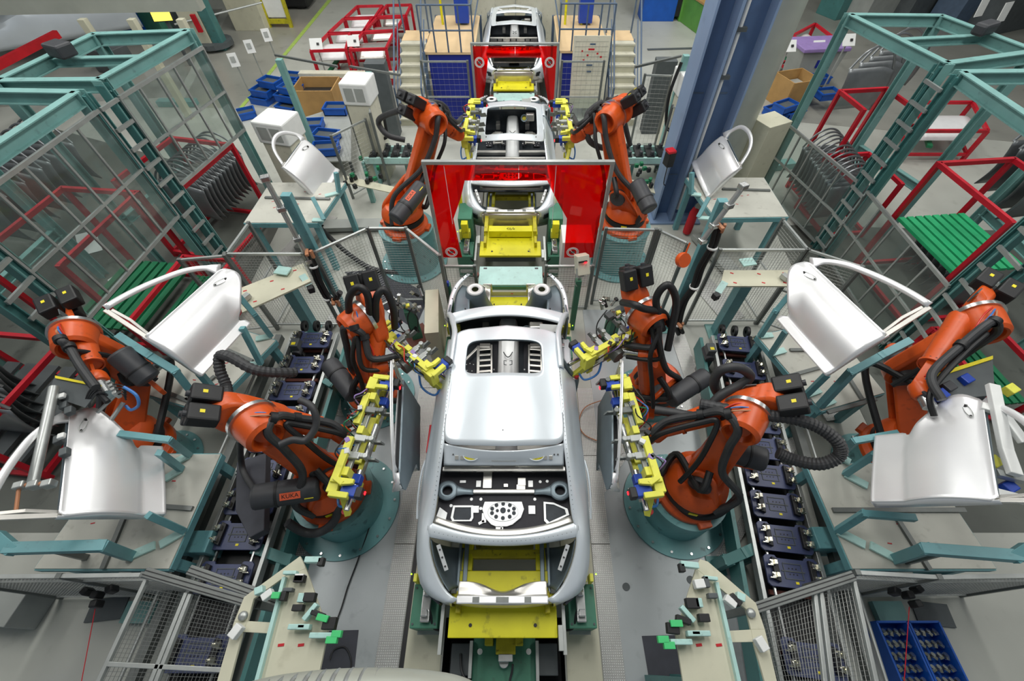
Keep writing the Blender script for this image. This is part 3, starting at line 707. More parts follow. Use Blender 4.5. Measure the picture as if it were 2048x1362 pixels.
# ================================================================ carriers, lifters and the transfer line
def carrier(dy, label):
    T = thing('car_carrier', label, 'carrier', (BX, .5, .3))
    mb = MB(); mb.slab([V((BX + x, y, .70)) for x, y in ((-.57, .22), (.57, .22), (.57, .62), (.50, .62), (.50, .84), (-.50, .84), (-.50, .62), (-.57, .62))][::1], .05); RP_ = mb.out('rear_plate', 'yellow', T, bevel=.008)
    mb = MB()
    for k in (-1, 1): mb.cyl((BX + k * .34, .33, .702), (BX + k * .34, .33, .706), .018, n=14)
    mb.out('plate_holes', 'black', RP_)
    mb = MB()
    for k in (-1, 1): mb.beam((BX + k * .44, .84, .62), (BX + k * .44, 1.9, .56), .16, .12); mb.beam((BX + k * .44, 1.9, .46), (BX + k * .44, 4.95, .44), .16, .12)
    mb.out('side_beam', 'yellow', T, bevel=.01)
    mb = MB()
    for y, z in ((1.02, .62), (2.4, .42), (3.6, .42)): mb.beam((BX - .42, y, z), (BX + .42, y, z), .09, .10)
    mb.out('cross_beam', 'yellow_dirty', T, bevel=.01)
    MB().cyl((BX - .34, 1.27, .50), (BX + .34, 1.27, .50), .17, n=26).out('drive_drum', 'yellow_dirty', T, smooth=True)
    mb = MB(); mb.box((BX, 1.42, .62), (.34, .10, .12)); mb.box((BX, 1.22, .67), (.12, .10, .03)); mb.out('drum_bracket', 'yellow', T, bevel=.01)
    mb = MB()
    for k in (-.03, 0, .03): mb.tube([(BX + k, 1.5, .70), (BX + k * 1.3, 1.4, .72), (BX + k, 1.28, .70), (BX + k * .6, 1.2, .68)], .006, 5, 4)
    mb.out('drum_cables', 'black', T)
    for k in (-1, 1):
        mb = MB(); mb.box((BX + k * .47, .53, .76), (.05, .20, .12)); mb.out('upright', 'yellow_dirty', T, bevel=.006)
    mb = MB(); mb.slab([V((BX + x, y, .58)) for x, y in ((-.56, 4.75), (.56, 4.75), (.56, 5.02), (.42, 5.10), (-.42, 5.10), (-.56, 5.02))], .05); mb.out('front_plate', 'yellow', T, bevel=.008)
    mb = MB(); mb.box((BX, .58, .50), (.95, .5, .1)); mb.out('under_frame', 'grey_dark', T)
    for k in (-1, 1):
        mb = MB(); mb.beam((BX + k * .64, .08, .66), (BX + k * .64, .75, .66), .035, .10); mb.out('guide_rail', 'alu', T)
        MB().box((BX + k * (.60 if k < 0 else .60), .22 if k > 0 else .62, .70), (.05, .22, .10)).out('guide_block', 'alu', T, bevel=.004)
    T.location.y += dy
    return T
carrier(0, 'yellow carrier under the nearest car, its clean rear plate jutting out')
T2 = carrier(5.80, 'yellow carrier under the middle car, seen through the near red screen')
carrier(12.6, 'yellow carrier under the farthest car beyond the far red screen')
# raised step with chalk scrawl on the middle carrier
mb = MB(); mb.box((BX, .78, .80), (.82, .16, .14)); o = mb.out('step_block', 'yellow', T2, bevel=.006)
mb = MB(); zx = .872
for pts in ([(-.07, .0), (-.04, .03), (-.06, .0), (-.04, -.03)], [(.0, .03), (-.01, 0), (.0, -.03), (.02, -.03), (.02, .0), (.0, .0)], [(.06, .035), (.04, .02), (.045, -.01), (.07, -.02), (.08, 0), (.05, .005)], [(-.02, .03), (-.03, 0), (-.02, -.03)]):
    mb.tube([(BX + x, .77 + y, zx) for x, y in pts], .004, 5, 3)
mb.out('chalk_scrawl', 'black', T2)
for side in (-1, 1):
    mb = MB(); mb.box((BX + side * .46, .95, .86), (.07, .55, .06)); mb.out('bumper_bar', 'yellow_dirty', T2, bevel=.006)
def lifter(s, y, label, tall=False):
    x = BX + s * .86
    T = thing('lifting_unit', label, 'lifting unit', (x, y, 0))
    HO = MB().box((x, y, .28), (.30, .42, .54)).out('housing', 'green_machine', T, bevel=.01)
    MB().box((x, y - .23, .20), (.24, .04, .05)).out('toe_bar', 'alu', T)
    mb = MB(); mb.box((x - s * .02, y + .02, .60), (.10, .36, .08)); mb.box((x - s * .02, y - .08, .66), (.07, .07, .10)); mb.box((x - s * .02, y + .1, .66), (.06, .05, .07)); mb.out('slide', 'steel', T, bevel=.01)
    mb = MB(); mb.box((x - s * .02, y + .26, .72), (.14, .12, .16)); mb.box((x + s * .10, y + .24, .70), (.04, .08, .20)); mb.out('clamp_block', 'yellow_grip', T, bevel=.006)
    MB().tube([(x - s * .05, y - .02, .62), (x - s * .08, y - .1, .60), (x - s * .10, y - .2, .50), (x - s * .17, y - .22, .42)], .012, 6, 5).out('cable', 'black', T)
    mb = MB()
    for a in (-.12, .12):
        for b in (-.17, .17): mb.cyl((x + a, y + b, .55), (x + a, y + b, .56), .012, n=8)
    mb.out('bolts', 'grey_dark', HO)
    if tall:
        MB().box((x, y + .55, .52), (.26, .5, 1.0)).out('column', 'green_machine', T, bevel=.01)
        mb = MB(); mb.beam((x + s * .12, y + .7, .4), (x + s * .12, y + .95, 1.6), .07, .10); mb.box((x - s * .02, y + .08, .95), (.12, .12, .32)); mb.out('yellow_post', 'yellow', T, bevel=.006)
    MB().box((x + s * .16, y + .28, .74), (.012, .012, .012)).out('indicator', 'led_green', T)
for dy, w, tl in ((0, 'nearest car', False), (5.85, 'middle car', True)):
    for s in (-1, 1): lifter(s, .52 + dy, 'green lifting unit with steel slide at the rear %s of the %s' % (SD(s), w), tl)
for s in (-1, 1):
    lifter(s, 4.05, 'green lifting unit under the front %s of the nearest car' % SD(s))
# pit machine
T = thing('pit_drive', 'dark green drive unit sunk in the floor pit at the near end of the line', 'machine', (BX, -.1, -.5))
mb = MB(); mb.box((BX, -.02, -.25), (.72, .6, .5)); mb.out('drive_box', 'green_machine', T, bevel=.02)
mb = MB()
for k in (-1, 1): mb.box((BX + k * .5, .05, -.16), (.22, .3, .3))
mb.out('side_box', 'grey_dark', T, bevel=.01)
mb = MB()
for k in (-1, 1): mb.box((BX + k * .17, .24, .10), (.09, .14, .26))
mb.box((BX + .02, .18, .14), (.22, .18, .10)); mb.out('lug', 'yellow_dirty', T, bevel=.008)
mb = MB(); mb.cyl((BX + .0, .02, 0), (BX + .0, .02, .10), .055); mb.box((BX + .02, .06, .17), (.16, .07, .05)); mb.out('motor', 'steel', T, bevel=.006)
mb = MB()
for a in (-.28, .28):
    for b in (-.2, .12): mb.cyl((BX + a, b, .0), (BX + a, b, .01), .03)
mb.out('bolts', 'white_card', T)
mb = MB(); mb.beam((BX - .375, -.12, .06), (BX - .375, .22, .06), .035, .06); mb.beam((BX + .375, -.2, .06), (BX + .375, .22, .06), .035, .06); mb.out('rail', 'alu', T)
MB().tube([(BX - .5, .1, .0), (BX - .46, -.08, .03), (BX - .3, -.2, .05), (BX, -.23, .04), (BX + .08, -.1, .08), (BX + .1, 0, .15)], .014, 6, 5).out('cable', 'hose', T)
mb = MB()
for k in (-1, 1): mb.box((BX + k * .57, -.22, -.12), (.06, .04, .10))
mb.out('stop_block', 'forklift', T)
# bridge deck between the cars
def bridge(dy, label):
    T = thing('bridge_table', label, 'transfer table', (BX, 5.35, 0))
    y0, y1 = 5.17 + dy, 5.62 + dy
    mb = MB(); mb.box((BX + .02, (y0 + y1) / 2, .79), (1.10, y1 - y0, .03)); mb.out('table_top', 'teal_pale', T, bevel=.004)
    mb = MB(); mb.box((BX + .02, y0 - .0, .735), (1.06, .03, .08)); mb.box((BX + .02, y0 - .1, .52), (1.0, .06, .10)); mb.box((BX + .02, y0 - .2, .42), (1.0, .05, .06)); mb.out('front_beam', 'green_machine', T, bevel=.004)
    mb = MB(); mb.box((BX + .02, y0 - .035, .63), (1.04, .03, .10)); mb.out('apron', 'beige', T)
    mb = MB()
    for k in (-1, 1):
        for yy in (y0 + .05, y1 - .05): mb.box((BX + k * .48, yy, .38), (.08, .08, .76))
    mb.out('leg', 'green_machine', T)
    mb = MB()
    for k in (-1, 1): mb.box((BX + .02 + k * .45, y1 - .05, .8055), (.06, .04, .003))
    mb.out('slot', 'grey_dark', T)
    for k in (-1, 1):
        mb = MB(); mb.lathe([(.018, -.02), (.05, -.025), (.055, 0), (.05, .025), (.018, .02)], (BX + .02 + k * .60, y0 + .24, .80), (0, 0, 1), 18); mb.out('guide_roller', 'rust', T, smooth=True)
    MB().box((BX + .04, y0 - .052, .64), (.04, .005, .012)).out('red_mark', 'red', T)
bridge(0, 'pale teal transfer table between the nearest car and the near red screen')
bridge(6.75, 'pale teal transfer table between the middle car and the far red screen')
MB().box((BX, 4.55, .55), (.62, .08, .06)).out('stop_bar', 'yellow', bevel=.01, label='yellow stop bar lying across the line between the front struts of the nearest car', cat='bar')
# floor of the line under the screens
for k, (y0, y1) in enumerate(((5.75, 11.6), (12.2, 17.6))):
    for s in (-1, 1): plate([(XC + s * .75, y0), (XC + s * 1.05, y0), (XC + s * 1.05, y1), (XC + s * .75, y1)][::(1 if s > 0 else -1)], .03, 'tread_plate' if k == 0 else 'grey_dark', '%s walk strip along the track %s the far red screen' % (SD(s), 'in front of' if k == 0 else 'beyond'), .02)
# ================================================================ red screens
def sticker(T, x, y, z, r=.10):
    mb = MB(); mb.lathe([(r, 0), (r, .003), (r * .86, .003), (r * .86, 0)], (x, y, z), (0, -1, 0), 28); mb.lathe([(r * .8, 0), (r * .8, .003), (r * .64, .003), (r * .64, 0)], (x, y, z), (0, -1, 0), 28)
    mb.beam((x - r * .45, y - .002, z + r * .45), (x + r * .45, y - .002, z - r * .45), .004, r * .14, up=(0, 1, 0)); mb.out('warning_ring', 'white_card', T)
    MB().sph((x, y - .004, z), r * .36, (1, .02, .8), 12).out('warning_hand', 'grey_dark', T)
def screen(label, y, xl, xr, zt, polyL, polyR, box=False):
    T = thing('welding_screen', label, 'safety screen', ((xl + xr) / 2, y, 0))
    mb = MB()
    for x in (xl, xr): mb.box((x, y, zt / 2), (.05, .05, zt))
    mb.box(((xl + xr) / 2, y, zt + .02), (xr - xl + .05, .06, .05)); mb.out('frame', 'alu', T, bevel=.008)
    for p in (polyL, polyR): MB().prism(p, (0, y, 0), (1, 0, 0), (0, 0, 1), .008).out('red_sheet', 'red_acrylic', T)
    return T
zt = 2.87
L_ = [(-1.27, zt), (-.02, zt), (-.02, 2.64), (-.77, 2.64), (-.86, 2.35), (-1.01, 1.99), (-.96, 1.22), (-1.27, 1.22)]
R_ = [(-.015, zt), (1.21, zt), (1.21, 1.22), (.73, 1.22), (.71, 2.0), (.52, 2.35), (.38, 2.64), (-.015, 2.64)]
T = screen('large red transparent safety screen just beyond the nearest car', 5.4, -1.30, 1.25, zt + .02, L_, R_)
sticker(T, -1.12, 5.388, 1.34); sticker(T, .86, 5.388, 1.34)
MB().cyl((.49, 5.39, 1.9), (.49, 5.39, 2.86), .004, n=6).out('sheet_seam', 'white_card', T)
MB().cyl((-1.03, 5.39, 1.9), (-1.03, 5.39, 2.86), .004, n=6).out('sheet_seam', 'white_card', T)
L_ = [(-1.14, 2.07), (-.12, 2.07), (-.12, 1.83), (-.78, 1.82), (-.89, 1.2), (-1.02, .7), (-1.04, .1), (-1.14, .1)]
R_ = [(-.115, 2.07), (.89, 2.07), (.89, .1), (.81, .1), (.77, .7), (.65, 1.2), (.52, 1.82), (-.115, 1.83)]
T = screen('smaller-looking red transparent safety screen in front of the farthest car', 11.9, -1.17, .92, 2.10, L_, R_)
sticker(T, -1.0, 11.888, 1.72, .12); sticker(T, .73, 11.888, 1.72, .12)
# cabinet behind near screen seen in the red
MB().box((1.02, 6.15, .55), (.55, .5, 1.1)).out('control_cabinet', 'white_card', bevel=.01, label='pale cabinet standing behind the right half of the near red screen', cat='cabinet')
# scanner box on post in front of screen
T = thing('reader_post', 'green post carrying a grey card reader box, right of the near screen opening', 'reader post', (.93, 4.86, 0))
MB().box((.93, 4.86, .62), (.09, .09, 1.24)).out('post', 'green_machine', T, bevel=.006)
MB().box((.93, 4.80, 1.62), (.19, .16, .30), R=Euler((-.5, 0, .25)).to_matrix()).out('reader_box', 'cream', T, bevel=.01)
MB().box((.90, 4.70, 1.55), (.12, .02, .15), R=Euler((-.5, 0, .25)).to_matrix()).out('reader_flap', 'grey_paint', T, bevel=.004)
MB().box((.925, 4.735, 1.73), (.13, .02, .022), R=Euler((-.5, 0, .25)).to_matrix()).out('display', 'black', T)
MB().box((.965, 4.732, 1.72), (.035, .022, .02), R=Euler((-.5, 0, .25)).to_matrix()).out('lit_digits', 'led_red', T)
mb = MB(); mb.beam((.93, 4.86, 1.2), (.93, 4.83, 1.5), .04, .02); mb.tube([(.86, 4.78, 1.45), (.85, 4.75, 1.3), (.9, 4.8, 1.15)], .008, 5, 4); mb.out('bracket', 'alu', T)
T = thing('sensor_post', 'short green post with a small blue sensor, left of the near screen opening', 'post', (-1.17, 4.9, 0))
MB().box((-1.17, 4.9, .55), (.09, .09, 1.1)).out('shaft', 'green_machine', T, bevel=.006)
MB().box((-1.17, 4.86, 1.15), (.07, .06, .08)).out('sensor', 'blue_sensor', T)
MB().box((-1.22, 2.55, .22), (.16, .42, .40)).out('stop_box', 'red', bevel=.008, label='dark red box on the tread plate left of the nearest car', cat='box')
MB().beam(at(872, 615, .45), at(872, 700, .45), .22, .9).out('side_cabinet', 'beige', bevel=.006, label='tall narrow beige cabinet left of the front wing of the nearest car', cat='cabinet')

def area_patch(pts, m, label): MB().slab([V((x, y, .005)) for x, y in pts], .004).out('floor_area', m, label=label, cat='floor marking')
mat('floor_shade', (92, 96, 90), 0.5, var=.2, scale=1.2, spots=.6, spotcol=(50, 54, 50))  # dark floor colour painted in for the shade among cages and racks
area_patch([(-13, 1.4), (-5.35, 1.4), (-5.3, 6.2), (-5.35, 9.0), (-13, 12)], 'floor_shade', 'floor under the left cages and racks, darkened for their shade')
area_patch([(5.3, 1.4), (13, 1.4), (13, 7.5), (5.6, 7.8), (5.4, 4.0)], 'floor_shade', 'floor under the right cages and racks, darkened for their shade')
area_patch([(7.0, 12.6), (20, 10.0), (22, 20), (9.5, 22)], 'floor_road', 'dark grey floor behind the far right cage')  # flat darker grey patch laid over the hall floor
area_patch([(-10.6, 14.0), (-25, 12), (-25, 22), (-12.5, 22)], 'floor_road', 'dark grey floor behind the far left cage')
# ================================================================ doors
def make_door(s, label, kind=1, w0=1.3, w1=.87, h=.68, group=None):
    """left (s=-1) or right (s=1) door: x runs to the handle end, z up, outer skin towards -y"""
    T = thing('car_door', label, 'car door', (0, 0, 0), group); k = 1 if s < 0 else -1
    if kind == 1:
        prof = [(.045, w0 - .10), (.03, w0 - .03), (0, w0 + .01), (-.08, w0 + .035), (-.17, w0 + .02), (-.27, w0 - .09), (-.37, w0 - .22), (-.46, w0 - .33), (-.54, w1 + .0), (-.57, w1 + .01), (-.60, w1 + .05), (-h + .02, w1 + .055), (-h, w1 + .05)]
    else:
        prof = [(.04, w0 - .14), (.0, w0 + .0), (-.12, w0 + .02), (-.3, w0 + .02), (-.45, w0 + .03), (-h + .1, w1 + .03), (-h + .06, w1 + .05), (-h, w1 + .05)]
    def crown(z):
        t = max(0, min(1, -z / h)); b = -.055 * math.sin(math.pi * min(1, t / .82)) * 1.0
        if t > .82: b = -.055 * (t - .82) / .18 * .7
        return b - (.0 if z < 0 else .0)
    rows = []
    for z, xr in prof:
        row = []
        for i in range(15):
            t = i / 14; x = .0 + xr * t + (.03 * (1 - t) if z > .02 else 0)
            flare = 0
            if kind == 1 and t > .78 and -.50 < z < -.06: flare = -.035 * ((t - .78) / .22) ** 1.5
            row.append(V((k * x, crown(z) + flare + .03 * (1 - 4 * (t - .5) ** 2) * -.4, z)))
        rows.append(row)
    SK = MB().surf(rows, 30, 40).out('outer_skin', 'door_alu', T, smooth=True, solid=.004, auto=60)
    inner = [V((k * x, .055, z)) for z, x in prof]; pts = [V((k * .02, .055, .03))] + inner + [V((k * .02, .055, -h))]
    mb = MB(); A = [mb.bm.verts.new(p) for p in pts]; mb.face(A); mb.out('inner_panel', 'car_grey', T, solid=.02)
    edge = [V((k * x, 0, z)) for z, x in prof]
    mb = MB(); rows = [[V((k * (x - .004), crown(z) - (.03 if kind == 1 and -.5 < z < -.06 else 0), z)), V((k * (x - .004), .055, z))] for z, x in prof]; mb.surf(rows, 3, 40)
    mb.surf([[V((k * .004, crown(z), z)), V((k * .004, .055, z))] for z, x in prof], 3, 20); mb.grid([[V((0, crown(-h), -h)), V((0, .055, -h))], [V((k * w1, crown(-h), -h)), V((k * (w1 + .04), .055, -h))]])
    mb.out('rim', 'door_alu', T, smooth=True, solid=.004)
    # handle recess
    hx, hz = (w0 - .20, -.065) if kind == 1 else (w0 - .2, -.07)
    mb = MB(); pts = [V((k * (hx + .10 * math.cos(t) - .02 * math.sin(t)), crown(hz) - .022, hz + .030 * math.sin(t) - .02 * math.cos(t))) for t in [i * math.pi / 10 for i in range(20)]]
    mb.tube(pts + [pts[0]], .0035, 6); mb.out('handle_rim', 'grey_paint', SK, smooth=True)
    for dx, r in ((.075, .020), (-.085, .012)):
        MB().cyl((k * (hx + dx), crown(hz) - .0195, hz - .015 * (1 if dx > 0 else -1)), (k * (hx + dx), crown(hz) - .024, hz - .015 * (1 if dx > 0 else -1)), r, n=12).out('handle_hole', 'black', SK)
    # window frame
    if kind == 1: P = [(w0 - .06, .03), (w0 - .16, .16), (.95, .275), (.72, .355), (.48, .42), (.25, .465), (.05, .49)]
    else: P = [(w0 - .03, .02), (w0 - .05, .16), (.72, .32), (.5, .385), (.3, .35), (.16, .24), (.05, .03)]
    P = resample([V((k * x, .02 + .12 * z, z)) for x, z in P], 26)
    mb = MB(); rows = []
    for i, p in enumerate(P):
        d = (P[min(i + 1, 25)] - P[max(0, i - 1)]).normalized(); nrm = d.cross(V((0, 1, 0))).normalized(); w = .026 if i > 3 else .026 + .02 * (3 - i)
        rows.append([p + nrm * w, p + nrm * w * .7 + V((0, -.014, 0)), p - nrm * w * .7 + V((0, -.014, 0)), p - nrm * w])
    mb.surf(rows, 8, 26); mb.out('window_frame', 'door_alu', T, smooth=True, solid=.018)
    if kind == 1:
        mb = MB(); mb.path([V((k * .035, .08, .48)), V((k * .03, .03, 0))], .05, .02, up=(0, 1, 0)); mb.path([V((k * .075, .08, .44)), V((k * .09, .05, .25)), V((k * .07, .04, 0))], .035, .015, up=(0, 1, 0)); mb.out('front_strut', 'car_metal', T, bevel=.004)
    else:
        mb = MB(); mb.box((k * .07, .02, .03), (.12, .04, .05)); mb.out('front_strut', 'car_metal', T, bevel=.004)
    return T
def put(T, rot, loc): T.rotation_euler = rot; T.location = loc; return T
put(make_door(-1, 'left-hand aluminium car door at the left edge, window frame running out of view', 1, h=.8), (-0.555, .061, 2.104), (-4.22, 1.10, 1.93))
put(make_door(-1, 'left-hand aluminium car door with pointed window frame, mid left above the coiled grey hose'), (-.543, .065, 1.304), (-4.28, 2.98, 2.15))
put(make_door(-1, 'small distant left-hand car door standing over the upper left table, rounded window frame', 2, .95, 1.0, .8), (-.493, -.025, 1.462), (-4.26, 7.18, 1.74))
put(make_door(1, 'right-hand aluminium car door at the lower right, lifted by the outer right robot', 1, h=.85), (-.581, -.147, -2.16), (3.92, 1.09, 2.44))
put(make_door(1, 'right-hand aluminium car door with pointed window frame, mid right on teal jig arms'), (-.575, -.044, -1.305), (3.95, 2.83, 2.38))
put(make_door(1, 'small distant right-hand car door beside the blue column, rounded window frame', 2, .855, .9, .72), (-.399, .183, -1.438), (3.84, 6.96, 1.86))
HL = put(make_door(-1, 'car door held on edge by the left front gripper next to the near car'), (.1, 0, -math.pi / 2 + .13), (-1.50, 2.83, 1.5))
HR = put(make_door(1, 'car door held on edge by the right front gripper next to the near car'), (.1, 0, math.pi / 2 - .13), (1.20, 2.83, 1.5))
# ================================================================ robots
def robot(s, label, base, zb, S, E, W, T_, tail, ped=True, plabel=None, pr=.48, fr=.70, kuka=None, hoses=True, scale=1.0, balancer=None):
    b = V((base[0], base[1], zb))
    if ped:
        P = thing('robot_pedestal', plabel, 'pedestal', (b.x, b.y, 0))
        mb = MB(); mb.lathe([(0, .013), (fr, .013), (fr, .04), (pr + .01, .04), (0, .04)], (b.x, b.y, 0), n=48); FL = mb.out('flange', 'teal_pedestal', P, smooth=True)
        mb = MB(); mb.lathe([(0, .04), (pr, .04), (pr, zb - .03), (pr + .015, zb - .03), (pr + .015, zb), (0, zb)], (b.x, b.y, 0), n=48); mb.out('drum', 'teal_pedestal', P, smooth=True)
        mb = MB()
        for i in range(16):
            a = 2 * math.pi * i / 16 + .1; mb.cyl((b.x + (fr - .06) * math.cos(a), b.y + (fr - .06) * math.sin(a), .04), (b.x + (fr - .06) * math.cos(a), b.y + (fr - .06) * math.sin(a), .058), .017, n=8)
        mb.out('bolts', 'steel', FL)
    T = thing('industrial_robot', label, 'robot', tuple(b))
    f = (W - b); f.z = 0; f.normalize(); n = V((-f.y, f.x, 0)) * (-1 if s < 0 else 1)
    # base and carousel
    mb = MB(); mb.lathe([(0, 0), (.42, 0), (.42, .07), (.36, .10), (.34, .16), (0, .16)], b, n=36)
    for i in range(4):
        a = math.atan2(f.y, f.x) + math.pi / 4 + i * math.pi / 2; mb.box(b + V((.40 * math.cos(a), .40 * math.sin(a), .035)), (.16, .16, .07), a)
    mb.out('base', 'orange', T, smooth=True, bevel=.01)
    mb = MB(); mb.lathe([(.35, .16), (.37, .17), (.37, .27), (.33, .28), (0, .28)], b, n=36); mb.out('cable_ring', 'black', T, smooth=True)
    for i, a in enumerate((.4, 1.9, 4.2)):
        a += math.atan2(f.y, f.x); MB().box(b + V((.372 * math.cos(a), .372 * math.sin(a), .22)), (.008, .10, .05), a).out('warning_label', 'label_yellow', T)
    col = b + V((0, 0, .28)); top = V((S.x, S.y, S.z))
    mb = MB(); mb.lathe([(.36, 0), (.38, .02), (.36, .10), (.27, .20), (0, .22)], col, n=32); mb.out('carousel', 'orange', T, smooth=True)
    for k in (-1, 1):
        MB().capsule(col + V((0, 0, .06)) + n * .17 * k - f * .05, S + n * .17 * k, .26, .17, n, .07).out('shoulder_plate', 'orange', T, bevel=.025, smooth=True)
    MB().cyl(S - n * .24, S + n * .24, .13, n=24).out('shoulder_hub', 'motor', T, bevel=.01, smooth=True)
    # counterbalance cylinder
    ca = balancer[0] if balancer else S - f * .08 + n * .30 + V((0, 0, -.02)); cb = balancer[1] if balancer else S - f * .78 + n * .26 + V((0, 0, .02))
    d = (cb - ca).normalized(); Lc = (cb - ca).length
    C = MB().cyl(ca, cb, .135, n=28).out('balancer', 'motor', T, bevel=.03, smooth=True)
    MB().cyl(ca + d * Lc * .62, ca + d * Lc * .66, .142, n=28).out('clamp_band', 'black', C, smooth=True)
    MB().prism([(0, -.10), (.16, -.16), (.40, -.12), (.42, .0), (.2, .04), (0, .06)], ca + d * .1 - V((0, 0, .14)) - n * .02, d, V((0, 0, 1)), .05).out('balancer_bracket', 'orange', T, bevel=.01)
    if kuka:
        nz = V((0, 0, 1)) if kuka == 1 else V((0, 0, 1)); c = ca.lerp(cb, .42) ; xd = -d if (d.x < 0) else d
        zd = V((0, -.62, .78)); zd = (zd - xd * zd.dot(xd)).normalized(); yd = zd.cross(xd)
        R = Matrix((xd, yd, zd)).transposed()
        MB().box(c + zd * .134, (.20, .075, .006), R=R).out('logo_plate', 'label_orange', C)
        text('printing', 'KUKA', .062, 'black', C, c + zd * .138, R.to_euler(), .0008)
        MB().box(ca.lerp(cb, .15) + zd * .12 - yd * .05, (.09, .03, .006), R=R).out('warning_label', 'label_yellow', C)
    # link arm, elbow, forearm
    MB().capsule(S + n * .04, E + n * .04, .20, .165, n, .19).out('link_arm', 'orange', T, bevel=.035, smooth=True)
    mb = MB(); mb.capsule(S.lerp(E, .12) - n * .075, S.lerp(E, .78) - n * .075, .07, .055, n, .04); mb.out('link_cover', 'black', T, bevel=.008)
    mb = MB(); mb.lathe([(0, -.10), (.10, -.11), (.135, -.20), (.16, -.215), (.195, -.18), (.215, .02), (.215, .06)], E + n * .02, -n, 30); mb.out('elbow_housing', 'orange', T, smooth=True)
    mb = MB(); mb.lathe([(.205, 0), (.24, .0), (.24, .045), (.205, .045)], E - n * .04, -n, 30); mb.out('elbow_ring', 'steel', T, smooth=True)
    fa = (W - E).normalized(); tl = (tail - E).normalized()
    mb = MB(); mb.capsule(E - n * .17 - fa * .05, E - n * .17 + fa * .28, .21, .15, n, .20); mb.out('forearm_housing', 'orange', T, bevel=.04, smooth=True)
    mb = MB(); c0 = E - n * .17 - fa * .02; mb.capsule(c0, c0 - fa * .13, .19, .20, n, .24); mb.out('motor_mount', 'orange', T, bevel=.03, smooth=True)
    xd, yd, zd = frame_of(-fa); R = Matrix((xd, yd, zd)).transposed()
    for i, (u, v) in enumerate(((-.11, .08), (.11, .08), (0, -.11))):
        q = MB().box(c0 - fa * .36 + xd * u + yd * v, (.18, .15, .26), R=R).out('axis_motor', 'black', T, bevel=.02)
        MB().box(c0 - fa * .38 + xd * u + yd * (v + (.077 if v > 0 else -.077)), (.035, .004, .04), R=R).out('warning_label', 'label_yellow', q)
        MB().cyl(c0 - fa * .49 + xd * u + yd * v, c0 - fa * .52 + xd * u + yd * v, .03, n=10).out('motor_plug', 'motor', q)
    Wc = W - n * .0
    a0 = c0 + fa * .22; L = (Wc - a0)
    mb = MB(); mb.cyl(a0, a0 + L * .72, .135, .105, n=26); mb.out('forearm', 'orange', T, smooth=True)
    mb = MB(); dd = L.normalized(); mb.lathe([(.105, 0), (.122, .0), (.122, .03), (.105, .03)], a0 + L * .70, dd, 26); mb.out('forearm_ring', 'orange', T, smooth=True)
    mb = MB()
    for i in range(14):
        x_, y_, z_ = frame_of(dd); a = 2 * math.pi * i / 14; q = a0 + L * .70 + (x_ * math.cos(a) + y_ * math.sin(a)) * .113; mb.cyl(q, q - dd * .012, .009, n=6)
    mb.out('bolts', 'rust', T)
    w1 = a0 + L * .72
    MB().capsule(w1, Wc, .115, .10, n, .17).out('wrist', 'orange', T, bevel=.03, smooth=True)
    h = (T_ - Wc); hd = h.normalized()
    mb = MB(); mb.lathe([(0, 0), (.09, 0), (.10, .03), (.10, .12), (.085, .15), (0, .15)], Wc, hd, 24); mb.out('wrist_head', 'orange', T, smooth=True)
    mb = MB(); mb.cyl(Wc + hd * .15, T_, .065, n=20); mb.out('tool_flange', 'steel', T, smooth=True)
    # sensors brackets
    mb = MB(); mb.prism([(0, 0), (.16, .03), (.13, .16), (.02, .14)], E - n * .30 + fa * .05 + V((0, 0, .12)), fa, V((0, 0, 1)), .012); mb.out('bracket', 'grey_dark', T, bevel=.003)
    if hoses:
        z = V((0, 0, 1))
        H1 = [b + V((0, 0, .30)) - f * .30 + n * .22, S - f * .42 + n * .10 + z * .0, S.lerp(E, .4) + n * .24 - f * .10, S.lerp(E, .8) + n * .26, E + n * .22 + z * .12 + fa * .05, E + n * .05 + z * .30 + fa * .30, E.lerp(W, .62) + z * .24, W + z * .20, T_ + z * .16]
        MB().tube(H1, .042, 10, 8).out('dress_hose', 'hose', T, smooth=True)
        H2 = [S + n * .30 + f * .2, S.lerp(E, .35) + n * .26 + f * .16, S.lerp(E, .75) + n * .30 + f * .18, E + n * .12 + z * .2 + fa * .30, E.lerp(W, .55) + z * .20 + n * .10, W + z * .12 + n * .14, T_ + n * .1]
        MB().tube(H2, .030, 9, 8).out('dress_hose', 'black', T, smooth=True)
        H3 = [b + V((0, 0, .33)) + f * .36, b + f * .40 + n * .2 + z * .40, S - n * .05 + f * .34 + z * -.1, S - f * .0 + n * .32 + z * .12, S.lerp(E, .3) + n * .22]
        MB().tube(H3, .042, 10, 8).out('dress_hose', 'black', T, smooth=True)
        for q in (E + n * .08 + z * .29 + fa * .24, E.lerp(W, .6) + z * .24):
            mb = MB(); mb.lathe([(.045, -.035), (.06, -.03), (.06, .03), (.045, .035)], q, fa, 16); mb.box(q - z * .08, (.05, .05, .12)); mb.out('hose_clamp', 'black', T, smooth=True)
        for i, mm in enumerate(('red_tube', 'blue_tube', 'copper')):
            o = n * (-.03 + .03 * i); MB().tube([E + z * .20 + o, E.lerp(W, .25) + z * (.27 + .02 * i) + o * 2, E.lerp(W, .5) + z * .17 - o, E.lerp(W, .7) + z * .16 + o, W + z * .12 + o], .009, 6, 6).out('signal_cable', mm, T, smooth=True)
    return T
